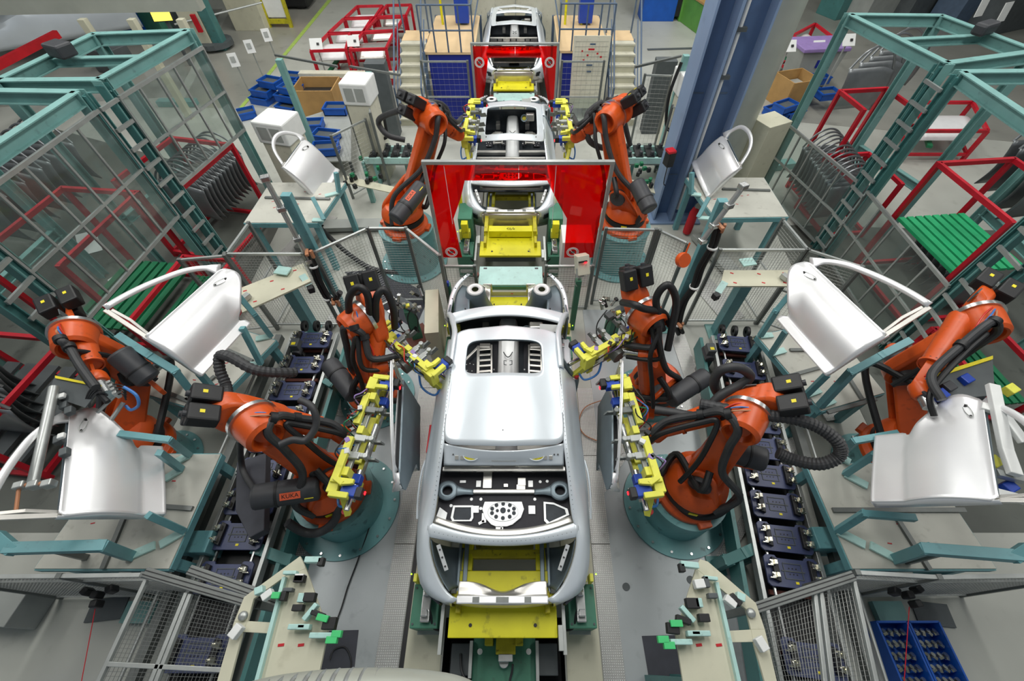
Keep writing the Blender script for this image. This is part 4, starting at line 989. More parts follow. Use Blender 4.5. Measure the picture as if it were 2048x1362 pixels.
def gripper(s, label, c, rz, tilt=0.0, length=1.5, motion=False):
    """door gripper; local +x faces the car for s=-1 (mirrored for s=1), long axis along y"""
    T = thing('door_gripper', label, 'gripper', (0, 0, 0)); k = -s
    X = lambda x, y, z: V((k * x, y, z))
    h = length / 2
    for x, z in ((.02, .16), (.02, -.16)):
        MB().beam(X(x, -h * .8, z), X(x, h * .8, z), .05, .05).out('profile', 'alu', T, bevel=.006)
    for y in (-h * .72, 0, h * .72):
        MB().cyl(X(.10, y - .24, .05), X(.10, y + .18, .05), .028, n=14).out('cylinder', 'steel', T, smooth=True)
    MB().beam(X(.12, -h * .9, .0), X(.12, h * .9, .0), .02, .05).out('front_rail', 'steel', T)
    for y in (-h * .60, h * .02, h * .58):
        MB().beam(X(.03, y, -.26), X(.03, y, .26), .07, .09, up=(0, 1, 0)).out('post', 'yellow_grip', T, bevel=.006)
    for sy in (-1, 1):
        mb = MB(); mb.box(X(-.03, sy * h * .80, .16), (.11, .16, .22)); mb.box(X(.05, sy * h * .92, .24), (.20, .06, .07)); mb.box(X(.10, sy * h * .74, .27), (.14, .05, .05)); mb.out('end_block', 'yellow_grip', T, bevel=.008)
        mb = MB(); mb.beam(X(-.02, sy * h * .80, .02), X(.04, sy * h * 1.02, -.18), .06, .08); mb.out('foot', 'yellow_grip', T, bevel=.006)
        mb = MB(); mb.box(X(.13, sy * h * .84, .20), (.17, .12, .09)); SE = mb.out('sensor', 'blue_sensor', T, bevel=.01)
        mb = MB(); mb.box(X(.10, sy * h * .62, .05), (.10, .10, .11)); mb.out('sensor', 'blue_sensor', T, bevel=.01)
        mb = MB(); mb.box(X(.24, sy * h * .86, .21), (.07, .11, .10)); mb.out('sensor_head', 'black', SE, bevel=.012)
        MB().box(X(.275, sy * h * .83, .17), (.012, .03, .03)).out('red_lamp', 'led_red', SE)
        mb = MB(); mb.cyl(X(.0, sy * h * 1.0, -.14), X(.0, sy * h * 1.0, -.19), .03, n=12); mb.out('bumper', 'red', T)
        mb = MB(); mb.box(X(-.08, sy * h * .5, .12), (.03, .08, .12)); mb.out('valve', 'white_card', T, bevel=.004)
    for y in (-h * .36, h * .36, h * .9, -h * .1):
        mb = MB(); mb.box(X(.05, y, .22), (.13, .075, .05)); mb.box(X(.14, y + .01, .21), (.09, .05, .06)); mb.cyl(X(.18, y, .17), X(.18, y, .27), .03, n=12); mb.out('clamp', 'alu_dark' if y > 0 else 'alu', T, bevel=.008)
        mb = MB(); mb.prism([(0, 0), (.12, .02), (.15, -.05), (.03, -.06)], X(.16, y, .2), (k, 0, 0), (0, 0, 1), .02); mb.out('clamp_arm', 'alu_dark', T)
    for ya, yb, xx, zz in ((-.78, -.12, -.03, .27), (.10, .62, -.04, .24), (-.45, .45, .07, -.05)): MB().beam(X(xx, h * ya, zz), X(xx, h * yb, zz), .075, .06).out('long_beam', 'yellow_grip', T, bevel=.006)
    mb = MB(); mb.path([X(-.03, -h * .72, .30), X(.06, -h * .78, .30), X(.16, -h * .74, .26)], .05, .05); mb.out('elbow_arm', 'yellow_grip', T, bevel=.005)
    mb = MB(); mb.box(X(.02, 0, 0), (.10, .55, .06)); mb.out('cross_plate', 'yellow_grip', T, bevel=.006)
    mb = MB(); mb.cyl(X(-.14, 0, 0), X(-.02, 0, 0), .10, n=22); mb.out('coupling', 'alu_dark', T, smooth=True)
    rnd = random.Random(int(c.x * 100))
    for i, mm in enumerate(('black', 'black', 'green', 'blue_tube', 'red_tube', 'purple', 'black', 'hose')):
        y0 = rnd.uniform(-.5, .3) * length * .7; y1 = y0 + rnd.uniform(.1, .45)
        MB().tube([X(-.06, y0, .1), X(-.14, y0 + .05, .24 + rnd.uniform(0, .1)), X(-.10 + rnd.uniform(-.05, .1), (y0 + y1) / 2, .30), X(-.05, y1, .22), X(.04, y1 + .03, .16)], .008, 5, 5).out('cable', mm, T)
    MB().tube([X(-.05, -h * .4, .05), X(-.14, -h * .6, -.1), X(-.10, -h * .9, -.16), X(.0, -h * .95, -.10)], .014, 8, 6).out('air_hose', 'blue_tube', T, smooth=True)
    for i in range(5):
        q = V((k * rnd.uniform(-.10, .05), rnd.uniform(-.6, .6) * h, .28)); MB().box(q, (.05, .06, .05), rnd.uniform(0, 1)).out('connector', ('grey_dark', 'steel', 'purple', 'black', 'white_card')[i], T, bevel=.004)
    T.location = c; T.rotation_euler = (0, tilt, rz)
    return T
gl = at(728, 880, 1.5); gr = at(1268, 880, 1.5)
gripper(-1, 'yellow and steel door gripper on the left front robot, blue sensors at both ends', gl, -.12)
gripper(1, 'yellow and steel door gripper on the right front robot, blue sensors at both ends', gr, .12)
robot(-1, 'orange welding robot at the left front, brand plate on its grey balancer', (-2.36, 1.75), .6, at(645, 940, 1.2), at(512, 848, 2.15), at(672, 862, 1.62), gl + V((-.16, 0, 0)), at(430, 810, 2.2), plabel='teal round pedestal with bolted flange under the left front robot', kuka=1, balancer=(at(640, 975, 1.28), at(505, 995, 1.42)))
robot(1, 'orange welding robot at the right front, long ribbed grey hose looping behind it', (2.13, 1.77), .6, at(1412, 940, 1.2), at(1490, 835, 2.1), at(1325, 858, 1.62), gr + V((.16, 0, 0)), at(1590, 810, 2.2), plabel='teal round pedestal with bolted flange under the right front robot', balancer=(at(1432, 892, 1.5), at(1530, 920, 1.5)))
g2 = at(941, 262, 1.85); g3 = at(1131, 262, 1.85)
gripper(-1, 'yellow gripper at the left side of the middle car', g2, -.03, length=1.6)
gripper(1, 'yellow gripper at the right side of the middle car', g3, .03, length=1.6)
robot(-1, 'orange robot left of the near red screen, reaching to the middle car', (-2.15, 6.62), .9, at(828, 372, 1.65), at(862, 238, 2.75), at(915, 268, 2.3), g2 + V((-.14, 0, .1)), at(812, 200, 2.9), plabel='teal round pedestal behind the left mesh fence', pr=.50, fr=.66, kuka=1, balancer=(at(845, 372, 1.95), at(790, 440, 1.75)))
robot(1, 'orange robot right of the near red screen, reaching to the middle car', (1.95, 6.65), .9, at(1245, 385, 1.65), at(1222, 235, 2.75), at(1155, 272, 2.3), g3 + V((.14, 0, .1)), at(1270, 200, 2.9), plabel='teal round pedestal behind the right mesh fence', pr=.50, fr=.66, balancer=(at(1272, 365, 2.0), at(1300, 420, 1.8)))
g4 = at(822, 722, 1.45); g5 = at(1225, 700, 1.45)
gripper(-1, 'yellow gripper swinging in beyond the left front gripper', g4, .85, length=1.15)
gripper(1, 'yellow gripper swinging in beyond the right front gripper', g5, -1.0, length=1.15)
robot(-1, 'orange robot standing behind the left front robot, folded upright with black hoses on top', (-2.28, 3.45), .25, at(752, 770, .85), at(722, 640, 1.95), at(752, 735, 1.5), g4 + V((-.12, -.02, 0)), at(720, 600, 2), plabel='low teal pedestal of the rear left robot', pr=.42, fr=.58)
robot(1, 'orange robot standing behind the right front robot, folded upright with black hoses on top', (2.05, 3.40), .25, at(1302, 770, .85), at(1290, 630, 1.95), at(1300, 712, 1.5), g5 + V((.12, -.02, 0)), at(1310, 590, 2), plabel='low teal pedestal of the rear right robot', pr=.42, fr=.58)
robot(-1, 'outer left orange robot reaching over the table behind the large door', (-5.15, 2.35), .5, at(275, 740, 1.35), at(150, 672, 2.1), at(190, 752, 2.0), at(215, 790, 2.0), at(60, 650, 2.2), plabel='teal pedestal of the outer left robot, behind mesh', pr=.4, fr=.5, balancer=(at(235, 705, 2.0), at(300, 760, 1.7)))
robot(1, 'outer right orange robot with broad link arm, lifting the lower right door', (5.05, 2.30), .5, at(1800, 735, 1.5), at(1960, 640, 2.35), at(1835, 770, 2.1), at(1860, 815, 2.1), at(2040, 610, 2.5), plabel='teal pedestal of the outer right robot, behind mesh', pr=.4, fr=.5)
# frame grippers of the outer robots
T = thing('frame_gripper', 'pipe-frame gripper with black valve block on the outer left robot', 'gripper', tuple(at(200, 800, 1.9)))
MB().tube([at(108, 775, 2.1), at(88, 870, 2.05), at(66, 965, 1.95)], .045, 16, 3).out('pipe', 'alu', T, smooth=True)
MB().tube([at(35, 972, 1.95), at(102, 966, 1.95)], .022, 10).out('cross_pipe', 'copper', T, smooth=True)
MB().tube([at(38, 975, 1.95), at(32, 1022, 1.9)], .016, 8).out('cross_pipe', 'copper', T, smooth=True)
for p in ((42, 972), (70, 970), (98, 968)):
    MB().box(at(*p, 1.95), (.09, .07, .09), .3).out('pipe_clamp', 'alu', T, bevel=.01)
MB().slab([at(110, 752, 2.05), at(205, 772, 2.05), at(170, 815, 2.0), at(95, 790, 2.0)], .012).out('cover_plate', 'grey_dark', T)
MB().slab([at(110, 751, 2.07), at(202, 770, 2.07), at(200, 774, 2.07), at(110, 756, 2.07)], .012).out('yellow_edge', 'label_yellow', T)
for i in range(4):
    MB().box(at(222 + i * 4, 768 + i * 7, 1.98), (.04, .035, .10), .6).out('valve', 'alu', T, bevel=.003)
    MB().tube([at(215, 770 + i * 7, 2.0), at(185 + i * 4, 775 + i * 3, 2.1), at(172 + i * 3, 800, 2.0), at(180, 815, 1.9)], .010, 6, 6).out('air_tube', 'hose', T)
    MB().tube([at(228 + i * 3, 768 + i * 7, 2.0), at(246, 772 + i * 5, 2.02), at(252, 785 + i * 5, 1.95)], .009, 6, 6).out('air_tube', 'black', T)
MB().tube([at(248, 774, 2.05), at(272, 790, 2.0), at(277, 810, 1.9), at(262, 820, 1.8), at(252, 812, 1.8)], .016, 8, 6).out('air_tube', 'blue_tube', T)
MB().tube([at(240, 782, 1.95), at(195, 825, 1.85)], .018, 8).out('rod', 'alu', T)
MB().tube([at(247, 805, 1.85), at(222, 840, 1.8)], .022, 8).out('rod', 'alu', T)
for x, y in ((120, 800), (130, 812), (140, 822), (118, 880), (130, 905)): MB().box(at(x, y, 1.98), (.07, .09, .07), .5).out('toggle_clamp', 'grey_dark', T, bevel=.01)
for x, y in ((124, 792), (123, 872)): MB().box(at(x, y, 2.05), (.06, .06, .04), .4).out('clamp_pad', 'white_card', T, bevel=.01)
T = thing('frame_gripper', 'pale grey frame gripper of the outer right robot behind the lower right door', 'gripper', tuple(at(1950, 850, 2.0)))
MB().path([at(1985, 770, 2.4), at(2012, 900, 2.3), at(2030, 950, 2.3)], .10, .06).out('frame_bar', 'white_card', T, bevel=.008)
MB().path([at(2000, 820, 2.35), at(2048, 885, 2.3)], .09, .05).out('frame_bar', 'white_card', T, bevel=.008)
MB().path([at(1962, 812, 2.3), at(2010, 826, 2.35)], .09, .05).out('frame_bar', 'white_card', T, bevel=.008)
MB().path([at(1990, 946, 2.25), at(2048, 960, 2.2)], .06).out('frame_bar', 'alu', T)
MB().path([at(1990, 985, 2.25), at(2048, 1000, 2.2)], .07, .05).out('frame_bar', 'white_card', T)
MB().slab([at(1870, 752, 2.15), at(1985, 712, 2.15), at(1990, 790, 2.1), at(1880, 800, 2.1)], .02).out('cover_plate', 'grey_dark', T)
MB().slab([at(1872, 747, 2.17), at(1986, 711, 2.17), at(1986, 718, 2.17), at(1872, 755, 2.17)], .02).out('yellow_edge', 'label_yellow', T)
for x, y, m_ in ((1930, 760, 'blue_sensor'), (1880, 790, 'blue_sensor'), (2015, 975, 'blue_sensor'), (1985, 925, 'yellow_grip'), (2020, 780, 'yellow_grip'), (1895, 775, 'motor'), (1855, 790, 'motor')): MB().box(at(x, y, 2.14), (.12, .10, .09), .4).out('sensor', m_, T, bevel=.01)
# ribbed supply hoses
def hose(label, pts, r, n=10, m='hose', k=10, ribs=True):
    return MB().tube([at(*p) for p in pts], r, 14, k, ribs=ribs).out('ribbed_hose' if ribs else 'cable', m, smooth=not ribs, label=label, cat='hose' if ribs else 'cable')
hose('ribbed grey hose bending down beside the mid left door', [(590, 745, 2.0), (545, 745, 2.2), (505, 738, 2.3), (462, 715, 2.35), (440, 712, 2.3), (440, 740, 2.2), (452, 770, 2.1), (455, 790, 2.1)], .052, k=9)
hose('long ribbed grey hose looping round behind the right front robot', [(1400, 808, 2.1), (1470, 822, 2.15), (1530, 830, 2.2), (1590, 838, 2.25), (1640, 856, 2.25), (1676, 885, 2.2), (1678, 912, 2.1), (1640, 928, 2.0), (1590, 920, 1.9), (1555, 905, 1.9)], .058, k=12)
hose('smooth dark hose arching in a loop above the right front robot', [(1445, 800, 1.9), (1428, 770, 2.1), (1440, 742, 2.3), (1475, 735, 2.4), (1500, 752, 2.3), (1480, 770, 2.2), (1440, 792, 2.1), (1400, 830, 1.9), (1345, 825, 1.8), (1310, 820, 1.75)], .05, ribs=False)
hose('black hose loop hanging over the left back robot', [(905, 255, 2.3), (890, 215, 2.6), (860, 205, 2.8), (820, 215, 2.7), (772, 230, 2.4), (757, 245, 2.2), (775, 270, 2.0), (810, 280, 1.9)], .05, ribs=False)
hose('black hose loop hanging over the right back robot', [(1160, 250, 2.3), (1175, 240, 2.5), (1205, 205, 2.8), (1175, 230, 2.6), (1178, 280, 2.3), (1210, 296, 2.1), (1214, 278, 2.2)], .05, ribs=False)
hose('thick black hose from the right back robot curving down to its base', [(1215, 200, 2.9), (1240, 205, 2.8), (1250, 250, 2.4), (1260, 290, 2.0)], .045, ribs=False)
hose('black cable bundle along the floor to the left back pedestal', [(640, 455, .6), (665, 480, .3), (700, 510, .12), (740, 535, .08), (790, 545, .06), (840, 540, .06)], .045, k=8)
hose('thin pale cable curling on the floor between car and right gripper', [(1205, 800, .1), (1170, 815, .08), (1158, 845, .06), (1170, 870, .05), (1205, 885, .06)], .008, ribs=False, m='copper')
hose('thin black cable lying on the left floor sheet beside the pedestal', [(750, 1020, .1), (730, 1080, .04), (712, 1130, .03), (695, 1175, .03), (683, 1215, .03), (665, 1262, .03)], .008, ribs=False, m='black')
hose('black cable loops on the left dark mat', [(660, 1320, .06), (668, 1300, .04), (690, 1295, .03), (702, 1320, .03), (700, 1350, .03)], .008, ribs=False, m='black')
hose('big dark hose curling under the left front robot', [(575, 1045, .9), (610, 1065, .7), (645, 1062, .7), (672, 1035, .8), (672, 990, 1.0), (655, 960, 1.2), (630, 948, 1.35), (570, 925, 1.5)], .05, ribs=False)
hose('black hose coiled at the foot of the right front robot', [(1345, 960, .8), (1350, 1000, .75), (1385, 1030, .7), (1430, 1030, .75), (1465, 1005, .8), (1480, 985, .85)], .045, ribs=False, m='black')
hose('thin dark hose by the left conveyor running up to the robot', [(480, 880, 1.5), (482, 920, 1.1), (490, 950, 1.0), (515, 985, 1.1), (540, 990, 1.25)], .035, ribs=False)

hose('black hose arch on top of the rear left robot, left one', [(700, 640, 2.0), (698, 598, 2.35), (715, 575, 2.5), (735, 590, 2.4), (740, 640, 2.0)], .045, ribs=False, m='black')
hose('black hose arch on top of the rear left robot, right one', [(752, 650, 1.9), (752, 600, 2.3), (768, 580, 2.4), (785, 610, 2.2), (790, 655, 1.8)], .045, ribs=False, m='black')
hose('black hose loop on top of the rear right robot', [(1325, 660, 1.9), (1312, 600, 2.3), (1335, 570, 2.5), (1352, 600, 2.3), (1345, 650, 2.0), (1335, 700, 1.7)], .045, ribs=False, m='black')
hose('black hose lying across the top of the rear right robot', [(1245, 605, 2.1), (1270, 610, 2.3), (1290, 618, 2.25), (1325, 625, 2.1), (1340, 650, 1.9)], .045, ribs=False, m='black')
hose('dark hose over the forearm of the left front robot, nearest the gripper', [(600, 800, 2.3), (625, 815, 2.3), (632, 850, 2.2), (612, 880, 2.15), (585, 880, 2.2), (560, 890, 2.2)], .035, ribs=False)
# ================================================================ tables and jig arms
def scr_y(x, y, z):
    z -= CH; d = y * _c - z * _s; return CY - FPX * (y * _s + z * _c) / d
def zfor(x, y, py):
    lo, hi = 0, 5.2
    for _ in range(30):
        m = (lo + hi) / 2
        if scr_y(x, y, m) > py: lo = m
        else: hi = m
    return lo
def table(label, pts, z, rails=()):
    c = V((sum(p[0] for p in pts) / len(pts), sum(p[1] for p in pts) / len(pts), 0))
    T = thing('jig_table', label, 'table', tuple(c)); P = [V((x, y, z)) for x, y in pts]
    MB().slab(P, .03).out('table_top', 'table_plate', T, bevel=.004)
    mb = MB(); Q = [p - V((0, 0, .06)) for p in P]
    for a, b in zip(Q, Q[1:] + Q[:1]): mb.beam(a, b, .03, .09)
    mb.out('edge_frame', 'teal_jig', T)
    for p in P:
        q = p.lerp(V((c.x, c.y, z)), .12); MB().box((q.x, q.y, (z - .1) / 2), (.10, .10, z - .1)).out('leg', 'teal_jig', T)
    for a, b in rails: MB().beam(at(*a, z + .015), at(*b, z + .015), .05, .03).out('rail', 'alu_dark', T)
    rnd = random.Random(int(c.y * 77))
    for i in range(6):
        u, v = rnd.uniform(.15, .85), rnd.uniform(.15, .85); q = P[0].lerp(P[1], u).lerp(P[3].lerp(P[2], u), v)
        MB().box(q + V((0, 0, .002)), (.045, .012, .003), rnd.uniform(-.4, .4)).out('red_mark', 'red', T)
    return T
TB = table('grey plate table under the mid left door', [(-3.66, 3.88), (-4.18, 2.68), (-5.25, 3.0), (-4.75, 4.25)], .95, (((335, 785), (400, 812)), ((372, 800), (430, 752)), ((455, 700), (505, 722))))
TA = table('grey plate table under the lower left door, teal edge', [(-3.74, 2.1), (-3.76, .82), (-5.2, .82), (-5.05, 2.1)], .95, (((328, 1013), (385, 1017)), ((250, 1030), (205, 1138))))
TC = table('pale plate table under the small distant left door', [(-3.44, 7.57), (-3.63, 6.33), (-4.95, 6.33), (-4.91, 7.57)], 1.2, (((530, 395), (660, 398)),))
TBr = table('grey plate table under the mid right door', [(3.58, 3.97), (4.02, 2.70), (5.0, 2.98), (4.75, 4.25)], .95, (((1578, 752), (1640, 735)), ((1655, 825), (1752, 798)), ((1700, 760), (1725, 800)), ((1580, 700), (1612, 700))))
TAr = table('grey plate table under the lower right door, teal edge', [(3.53, 1.98), (3.56, .82), (5.1, .82), (5.0, 1.98)], .95, (((1665, 1020), (1930, 1020)), ((1790, 1030), (1860, 1140))))
TCr = table('pale plate table under the small distant right door', [(4.16, 7.62), (3.42, 6.46), (2.6, 6.44), (2.53, 7.62)][::1] if 0 else [tuple(at(x, y, 1.2).xy) for x, y in ((1528, 355), (1577, 433), (1430, 435), (1373, 355))], 1.2, (((1445, 378), (1540, 381)),))
def arm(T, pts, foot=None, w=.07):
    P = [at(*p) for p in pts]; mb = MB(); mb.path(P, w, w); q = mb.out('jig_arm', 'teal_jig', T, bevel=.004)
    if foot: MB().beam(P[-1] - V((0, 0, .0)), at(*foot), .09, .03).out('foot_plate', 'teal_pale', T, bevel=.003)
z0 = .975
arm(TB, [(470, 583, 1.85), (508, 628, 1.5), (541, 672, z0)], (512, 678, z0)); arm(TB, [(484, 655, 1.6), (522, 728, z0)], (490, 730, z0))
arm(TB, [(398, 745, 1.55), (438, 792, z0)], (415, 800, z0)); arm(TB, [(238, 672, 1.95), (300, 712, 1.9), (350, 742, 1.75), (408, 815, z0)], (385, 800, z0), .085)
arm(TA, [(240, 868, 1.6), (338, 880, 1.55), (378, 910, z0)], (350, 925, z0)); arm(TA, [(318, 905, 1.5), (362, 938, z0)], (330, 958, z0))
arm(TA, [(296, 1030, 1.45), (368, 1062, z0)], (320, 1090, z0)); arm(TA, [(-8, 1070, 1.75), (24, 1097, 1.7), (205, 1092, 1.55), (260, 1112, z0)], (310, 1090, z0), .10)
arm(TC, [(672, 345, 1.6), (678, 385, z0 + .25)], (650, 392, 1.22)); arm(TC, [(625, 395, 1.5), (648, 440, 1.22)], (625, 440, 1.22))
arm(TBr, [(1592, 575, 1.85), (1552, 622, 1.5), (1520, 672, z0)], (1545, 670, z0)); arm(TBr, [(1572, 662, 1.6), (1542, 708, z0)], (1570, 700, z0))
arm(TBr, [(1655, 748, 1.5), (1612, 790, z0)], (1640, 780, z0)); arm(TBr, [(1820, 682, 1.95), (1762, 712, 1.85), (1702, 745, 1.7), (1640, 812, z0)], (1668, 800, z0), .085)
arm(TAr, [(1795, 867, 1.6), (1710, 882, 1.55), (1678, 912, z0)], (1700, 925, z0)); arm(TAr, [(1750, 908, 1.5), (1690, 948, z0)], (1735, 972, z0))
arm(TAr, [(1830, 1036, 1.45), (1728, 1028, 1.4), (1675, 1062, z0)], (1730, 1090, z0)); arm(TAr, [(2056, 1095, 1.75), (2030, 1112, 1.7), (1850, 1098, 1.55), (1793, 1118, z0)], (1740, 1090, z0), .10)
arm(TCr, [(1384, 345, 1.6), (1382, 388, 1.22)], (1402, 390, 1.22)); arm(TCr, [(1418, 395, 1.5), (1396, 435, 1.22)], (1420, 437, 1.22))
for s, p, q in ((-1, (345, 1070), (432, 1105)), (1, (1625, 1060), (1700, 1100))):
    c = (at(*p, .55) + at(*q, .55)) / 2; MB().box((c.x, c.y, .45), (.5, .24, .45)).out('support_box', 'teal_jig', bevel=.01, label='teal box beam joining the %s jig table to the conveyor' % SD(s), cat='support')
MB().beam(at(515, 845, .15), at(410, 845, .15), .01, .01)
# tilted planks on posts
for s, Z, pts, base in ((-1, 1.45, ((470, 580), (606, 526), (622, 562), (484, 625)), (630, 662)), (1, 1.45, ((1448, 540), (1592, 540), (1582, 572), (1440, 572)), (1432, 665))):
    b = at(*base); T = thing('plank_stand', '%s tilted beige jig plank with red marks on a thick teal post' % SD(s), 'jig stand', tuple(b))
    MB().slab([at(x, y, Z) for x, y in pts], .03).out('plank', 'beige', T, bevel=.004)
    MB().box((b.x, b.y, Z / 2 - .02), (.17, .17, Z - .04)).out('post', 'teal_jig', T, bevel=.006); MB().box((b.x, b.y, .015), (.34, .34, .03)).out('base_plate', 'teal', T)
    c = at(sum(p[0] for p in pts) / 4 + s * -20, sum(p[1] for p in pts) / 4 - 32, Z + .05); MB().box(c, (.22, .16, .02), s * .2).out('top_plate', 'teal_pale', T)
    for i, (u, v) in enumerate(((.12, .2), (.5, .25), (.85, .2), (.2, .8), (.6, .8), (.9, .8))):
        a_, b_, c_, d_ = [at(x, y, Z + .002) for x, y in pts]; q = a_.lerp(b_, u).lerp(d_.lerp(c_, u), v); MB().box(q, (.05, .02, .004), -.4 * s).out('red_mark', 'red', T)
    q = at(pts[0 if s < 0 else 1][0] - s * 22, pts[0 if s < 0 else 1][1] + 14, Z + .06); MB().box(q, (.08, .12, .08), .5 * s).out('bracket', 'alu', T, bevel=.01)
    q = at(pts[1 if s < 0 else 0][0] + s * 2, pts[1 if s < 0 else 0][1] + 24, Z + .04); mb = MB(); mb.beam(q, q + V((-s * .10, -.12, -.1)), .10, .03); mb.out('arm', 'teal_pale', T); MB().box(q + V((-s * .13, -.16, -.14)), (.09, .09, .10), .4).out('sensor', 'black', T, bevel=.01)
# ================================================================ pallet conveyors
def conveyor(s, A, B, label):
    A = V((*A, 0)); B = V((*B, 0)); d = (B - A).normalized(); n = V((-d.y, d.x, 0)) * -1
    T = thing('pallet_conveyor', label, 'conveyor', tuple((A + B) / 2)); z = V((0, 0, 1))
    for k, m in ((-.36, 'alu'), (.36, 'alu')):
        MB().beam(A + n * k + z * .48, B + n * k + z * .48, .045, .12).out('side_rail', m, T, bevel=.004)
    for k in (-.22, .22): MB().beam(A + n * k + z * .50, B + n * k + z * .50, .02, .03).out('chain_rail', 'steel', T)
    MB().beam(A + z * .34, B + z * .34, .62, .02).out('trough', 'black', T)
    L = (B - A).length
    for i in range(9):
        p = A + d * (L * (i + .5) / 9); MB().box(p + z * .42, (.5, .05, .04), math.atan2(d.y, d.x) - math.pi / 2).out('cross_bar', 'rust', T)
    for t in (.05, .35, .65, .95):
        for k in (-.33, .33): MB().box(A + d * L * t + n * k + z * .21, (.07, .07, .42)).out('leg', 'teal_dark', T)
    for k in (-.2, 0, .2): MB().lathe([(.03, -.02), (.09, -.025), (.095, 0), (.09, .025), (.03, .02)], B + n * k + d * .12 + z * .55, n, 20).out('wheel', 'black', T, smooth=True)
    k = s
    MB().beam(A - n * -s * .50 + z * .30 if False else A + n * (-s) * .52 + z * .30, B + n * (-s) * .52 + z * .30, .05, .32).out('side_panel', 'teal_dark', T)
    MB().beam(A + n * s * .62 + z * .42, B + n * s * .62 + z * .42, .10, .12).out('outer_beam', 'alu_dark', T)
    MB().tube([A + n * s * .74 + z * .46, B + n * s * .74 + z * .46], .02, 8).out('pipe', 'alu', T)
    return T, A, B, d, n
def pallet():
    T = thing('pallet', '', 'pallet', (0, 0, 0), None)
    mb = MB(); mb.prism([(-.30, -.14), (-.27, -.17), (.27, -.17), (.30, -.14), (.30, .13), (.27, .16), (.17, .16), (.15, .13), (-.15, .13), (-.17, .16), (-.27, .16), (-.30, .13)], (0, 0, 0), (1, 0, 0), (0, 1, 0), .03); CP = mb.out('carrier_plate', 'pallet', T, bevel=.004)
    mb = MB(); mb.box((0, 0, .034), (.26, .012, .008)); mb.path([(-.10, -.08, .034), (.10, -.08, .034), (.10, .08, .034), (-.10, .08, .034), (-.10, -.08, .034)], .008, .008); mb.out('recess', 'grey_dark', CP)
    mb = MB()
    for a in (-.04, .0, .04):
        for b in (-.03, .03): mb.cyl((a, b, .03), (a, b, .033), .008, n=8)
    mb.out('perforations', 'black', CP)
    MB().box((.02, -.115, .033), (.035, .025, .004)).out('yellow_sticker', 'label_yellow', CP)
    for sx in (-1, 1):
        mb = MB(); mb.prism([(-.03, -.11), (.03, -.13), (.035, .11), (-.025, .13)], (sx * .205, 0, .03), (1, 0, 0), (0, 1, 0), .05); mb.out('wing_block', 'black', T, bevel=.006)
        for sy in (-1, 1):
            mb = MB(); c = V((sx * .235, sy * .065, .09)); mb.box(c, (.07, .055, .03)); mb.box(c + V((.02, .0, .03)), (.03, .05, .03)); mb.cyl(c + V((-.03, 0, .0)), c + V((-.03, 0, .05)), .014, n=8); mb.box(c + V((sx * .03, -.03, -.01)), (.06, .015, .04)); mb.out('clamp', 'chrome', T, bevel=.003)
    return T
proto = pallet(); used = False
CL, A1, B1, d1, n1 = conveyor(-1, (-3.38, -.75), (-3.36, 4.35), 'pallet conveyor running along the left side with navy pallets on its rails')
CR, A2, B2, d2, n2 = conveyor(1, (2.95, -.75), (3.50, 4.25), 'pallet conveyor running along the right side with navy pallets on its rails')
left_p = [-.35, .10, .80, 1.25, 1.65, 2.05, 2.45, 2.85, 3.25, 3.72, 4.2]; right_p = [-.35, .05, .85, 1.22, 1.60, 1.98, 2.36, 2.74, 3.12, 3.62, 4.12]
for s, A, d, L in ((-1, A1, d1, left_p), (1, A2, d2, right_p)):
    for i, y in enumerate(L):
        t = (y - A.y) / d.y; p = A + d * t + V((0, 0, .535)); rz = math.atan2(d.y, d.x) - math.pi / 2
        w = 'nearest the camera, seen through the mesh' if i == 0 else ('at the far end by the wheels' if i == len(L) - 1 else ORD[i] + ' counted from the camera')
        lab = 'navy pallet with chrome clamps on the %s conveyor, %s' % (SD(s), w)
        if not used: T = proto; T.location = p; T.rotation_euler = (0, 0, rz); T['label'] = lab; T['group'] = 'pallets on the left conveyor'; used = True
        else: copy_tree(proto, None, p, (0, 0, rz), lab, 'pallets on the %s conveyor' % SD(s))
MB().slab([at(473, 925, .95), at(532, 905, .95), at(528, 1060, .95), at(498, 1076, .95), at(470, 1020, .95)], .14).out('cover_box', 'mat_dark', label='dark navy cover box beside the left conveyor below the left front robot', cat='cover', bevel=.01)
for s, p, q, r in ((-1, (520, 1100), (575, 1120), (590, 1150)), (1, (1490, 1105), (1455, 1120), (1470, 1150))):
    a = at(*p, .45); b = at(*q, .4); T = thing('support_foot', 'dark teal bent support foot on the inner side of the %s conveyor' % SD(s), 'support', (b.x, b.y, 0))
    MB().path([at(508 if s < 0 else 1505, 1098, .45), a, b, V((b.x, b.y, .03))], .12, .12).out('arm', 'teal_dark', T, bevel=.005); MB().box((b.x, b.y, .02), (.22, .22, .03)).out('foot', 'teal_dark', T)
a = at(660, 870, .5); T = thing('support_foot', 'blue-teal bent bracket on the floor between left conveyor and swinging robot', 'support', (a.x, a.y, 0))
MB().path([at(648, 762, .5), at(662, 770, .5), at(685, 795, .05)], .09, .07).out('arm', 'teal_dark', T, bevel=.005)
for s, p in ((-1, (592, 690)), (1, (1420, 700))):
    c = at(*p, .62); T = thing('drive_motor', 'grey gear motor at the far end of the %s conveyor' % SD(s), 'motor', (c.x, c.y, 0))
    MB().cyl(c + V((0, .12, -.1)), c + V((0, -.12, -.1)), .07).out('motor', 'motor', T, smooth=True, bevel=.01); MB().box(c + V((0, 0, .02)), (.13, .16, .12)).out('gearbox', 'grey_dark', T, bevel=.01); MB().box(c + V((0, -.03, .083)), (.06, .05, .004)).out('label_plate', 'label_yellow', T); MB().box((c.x, c.y, .22), (.08, .08, .44)).out('bracket', 'alu_dark', T)
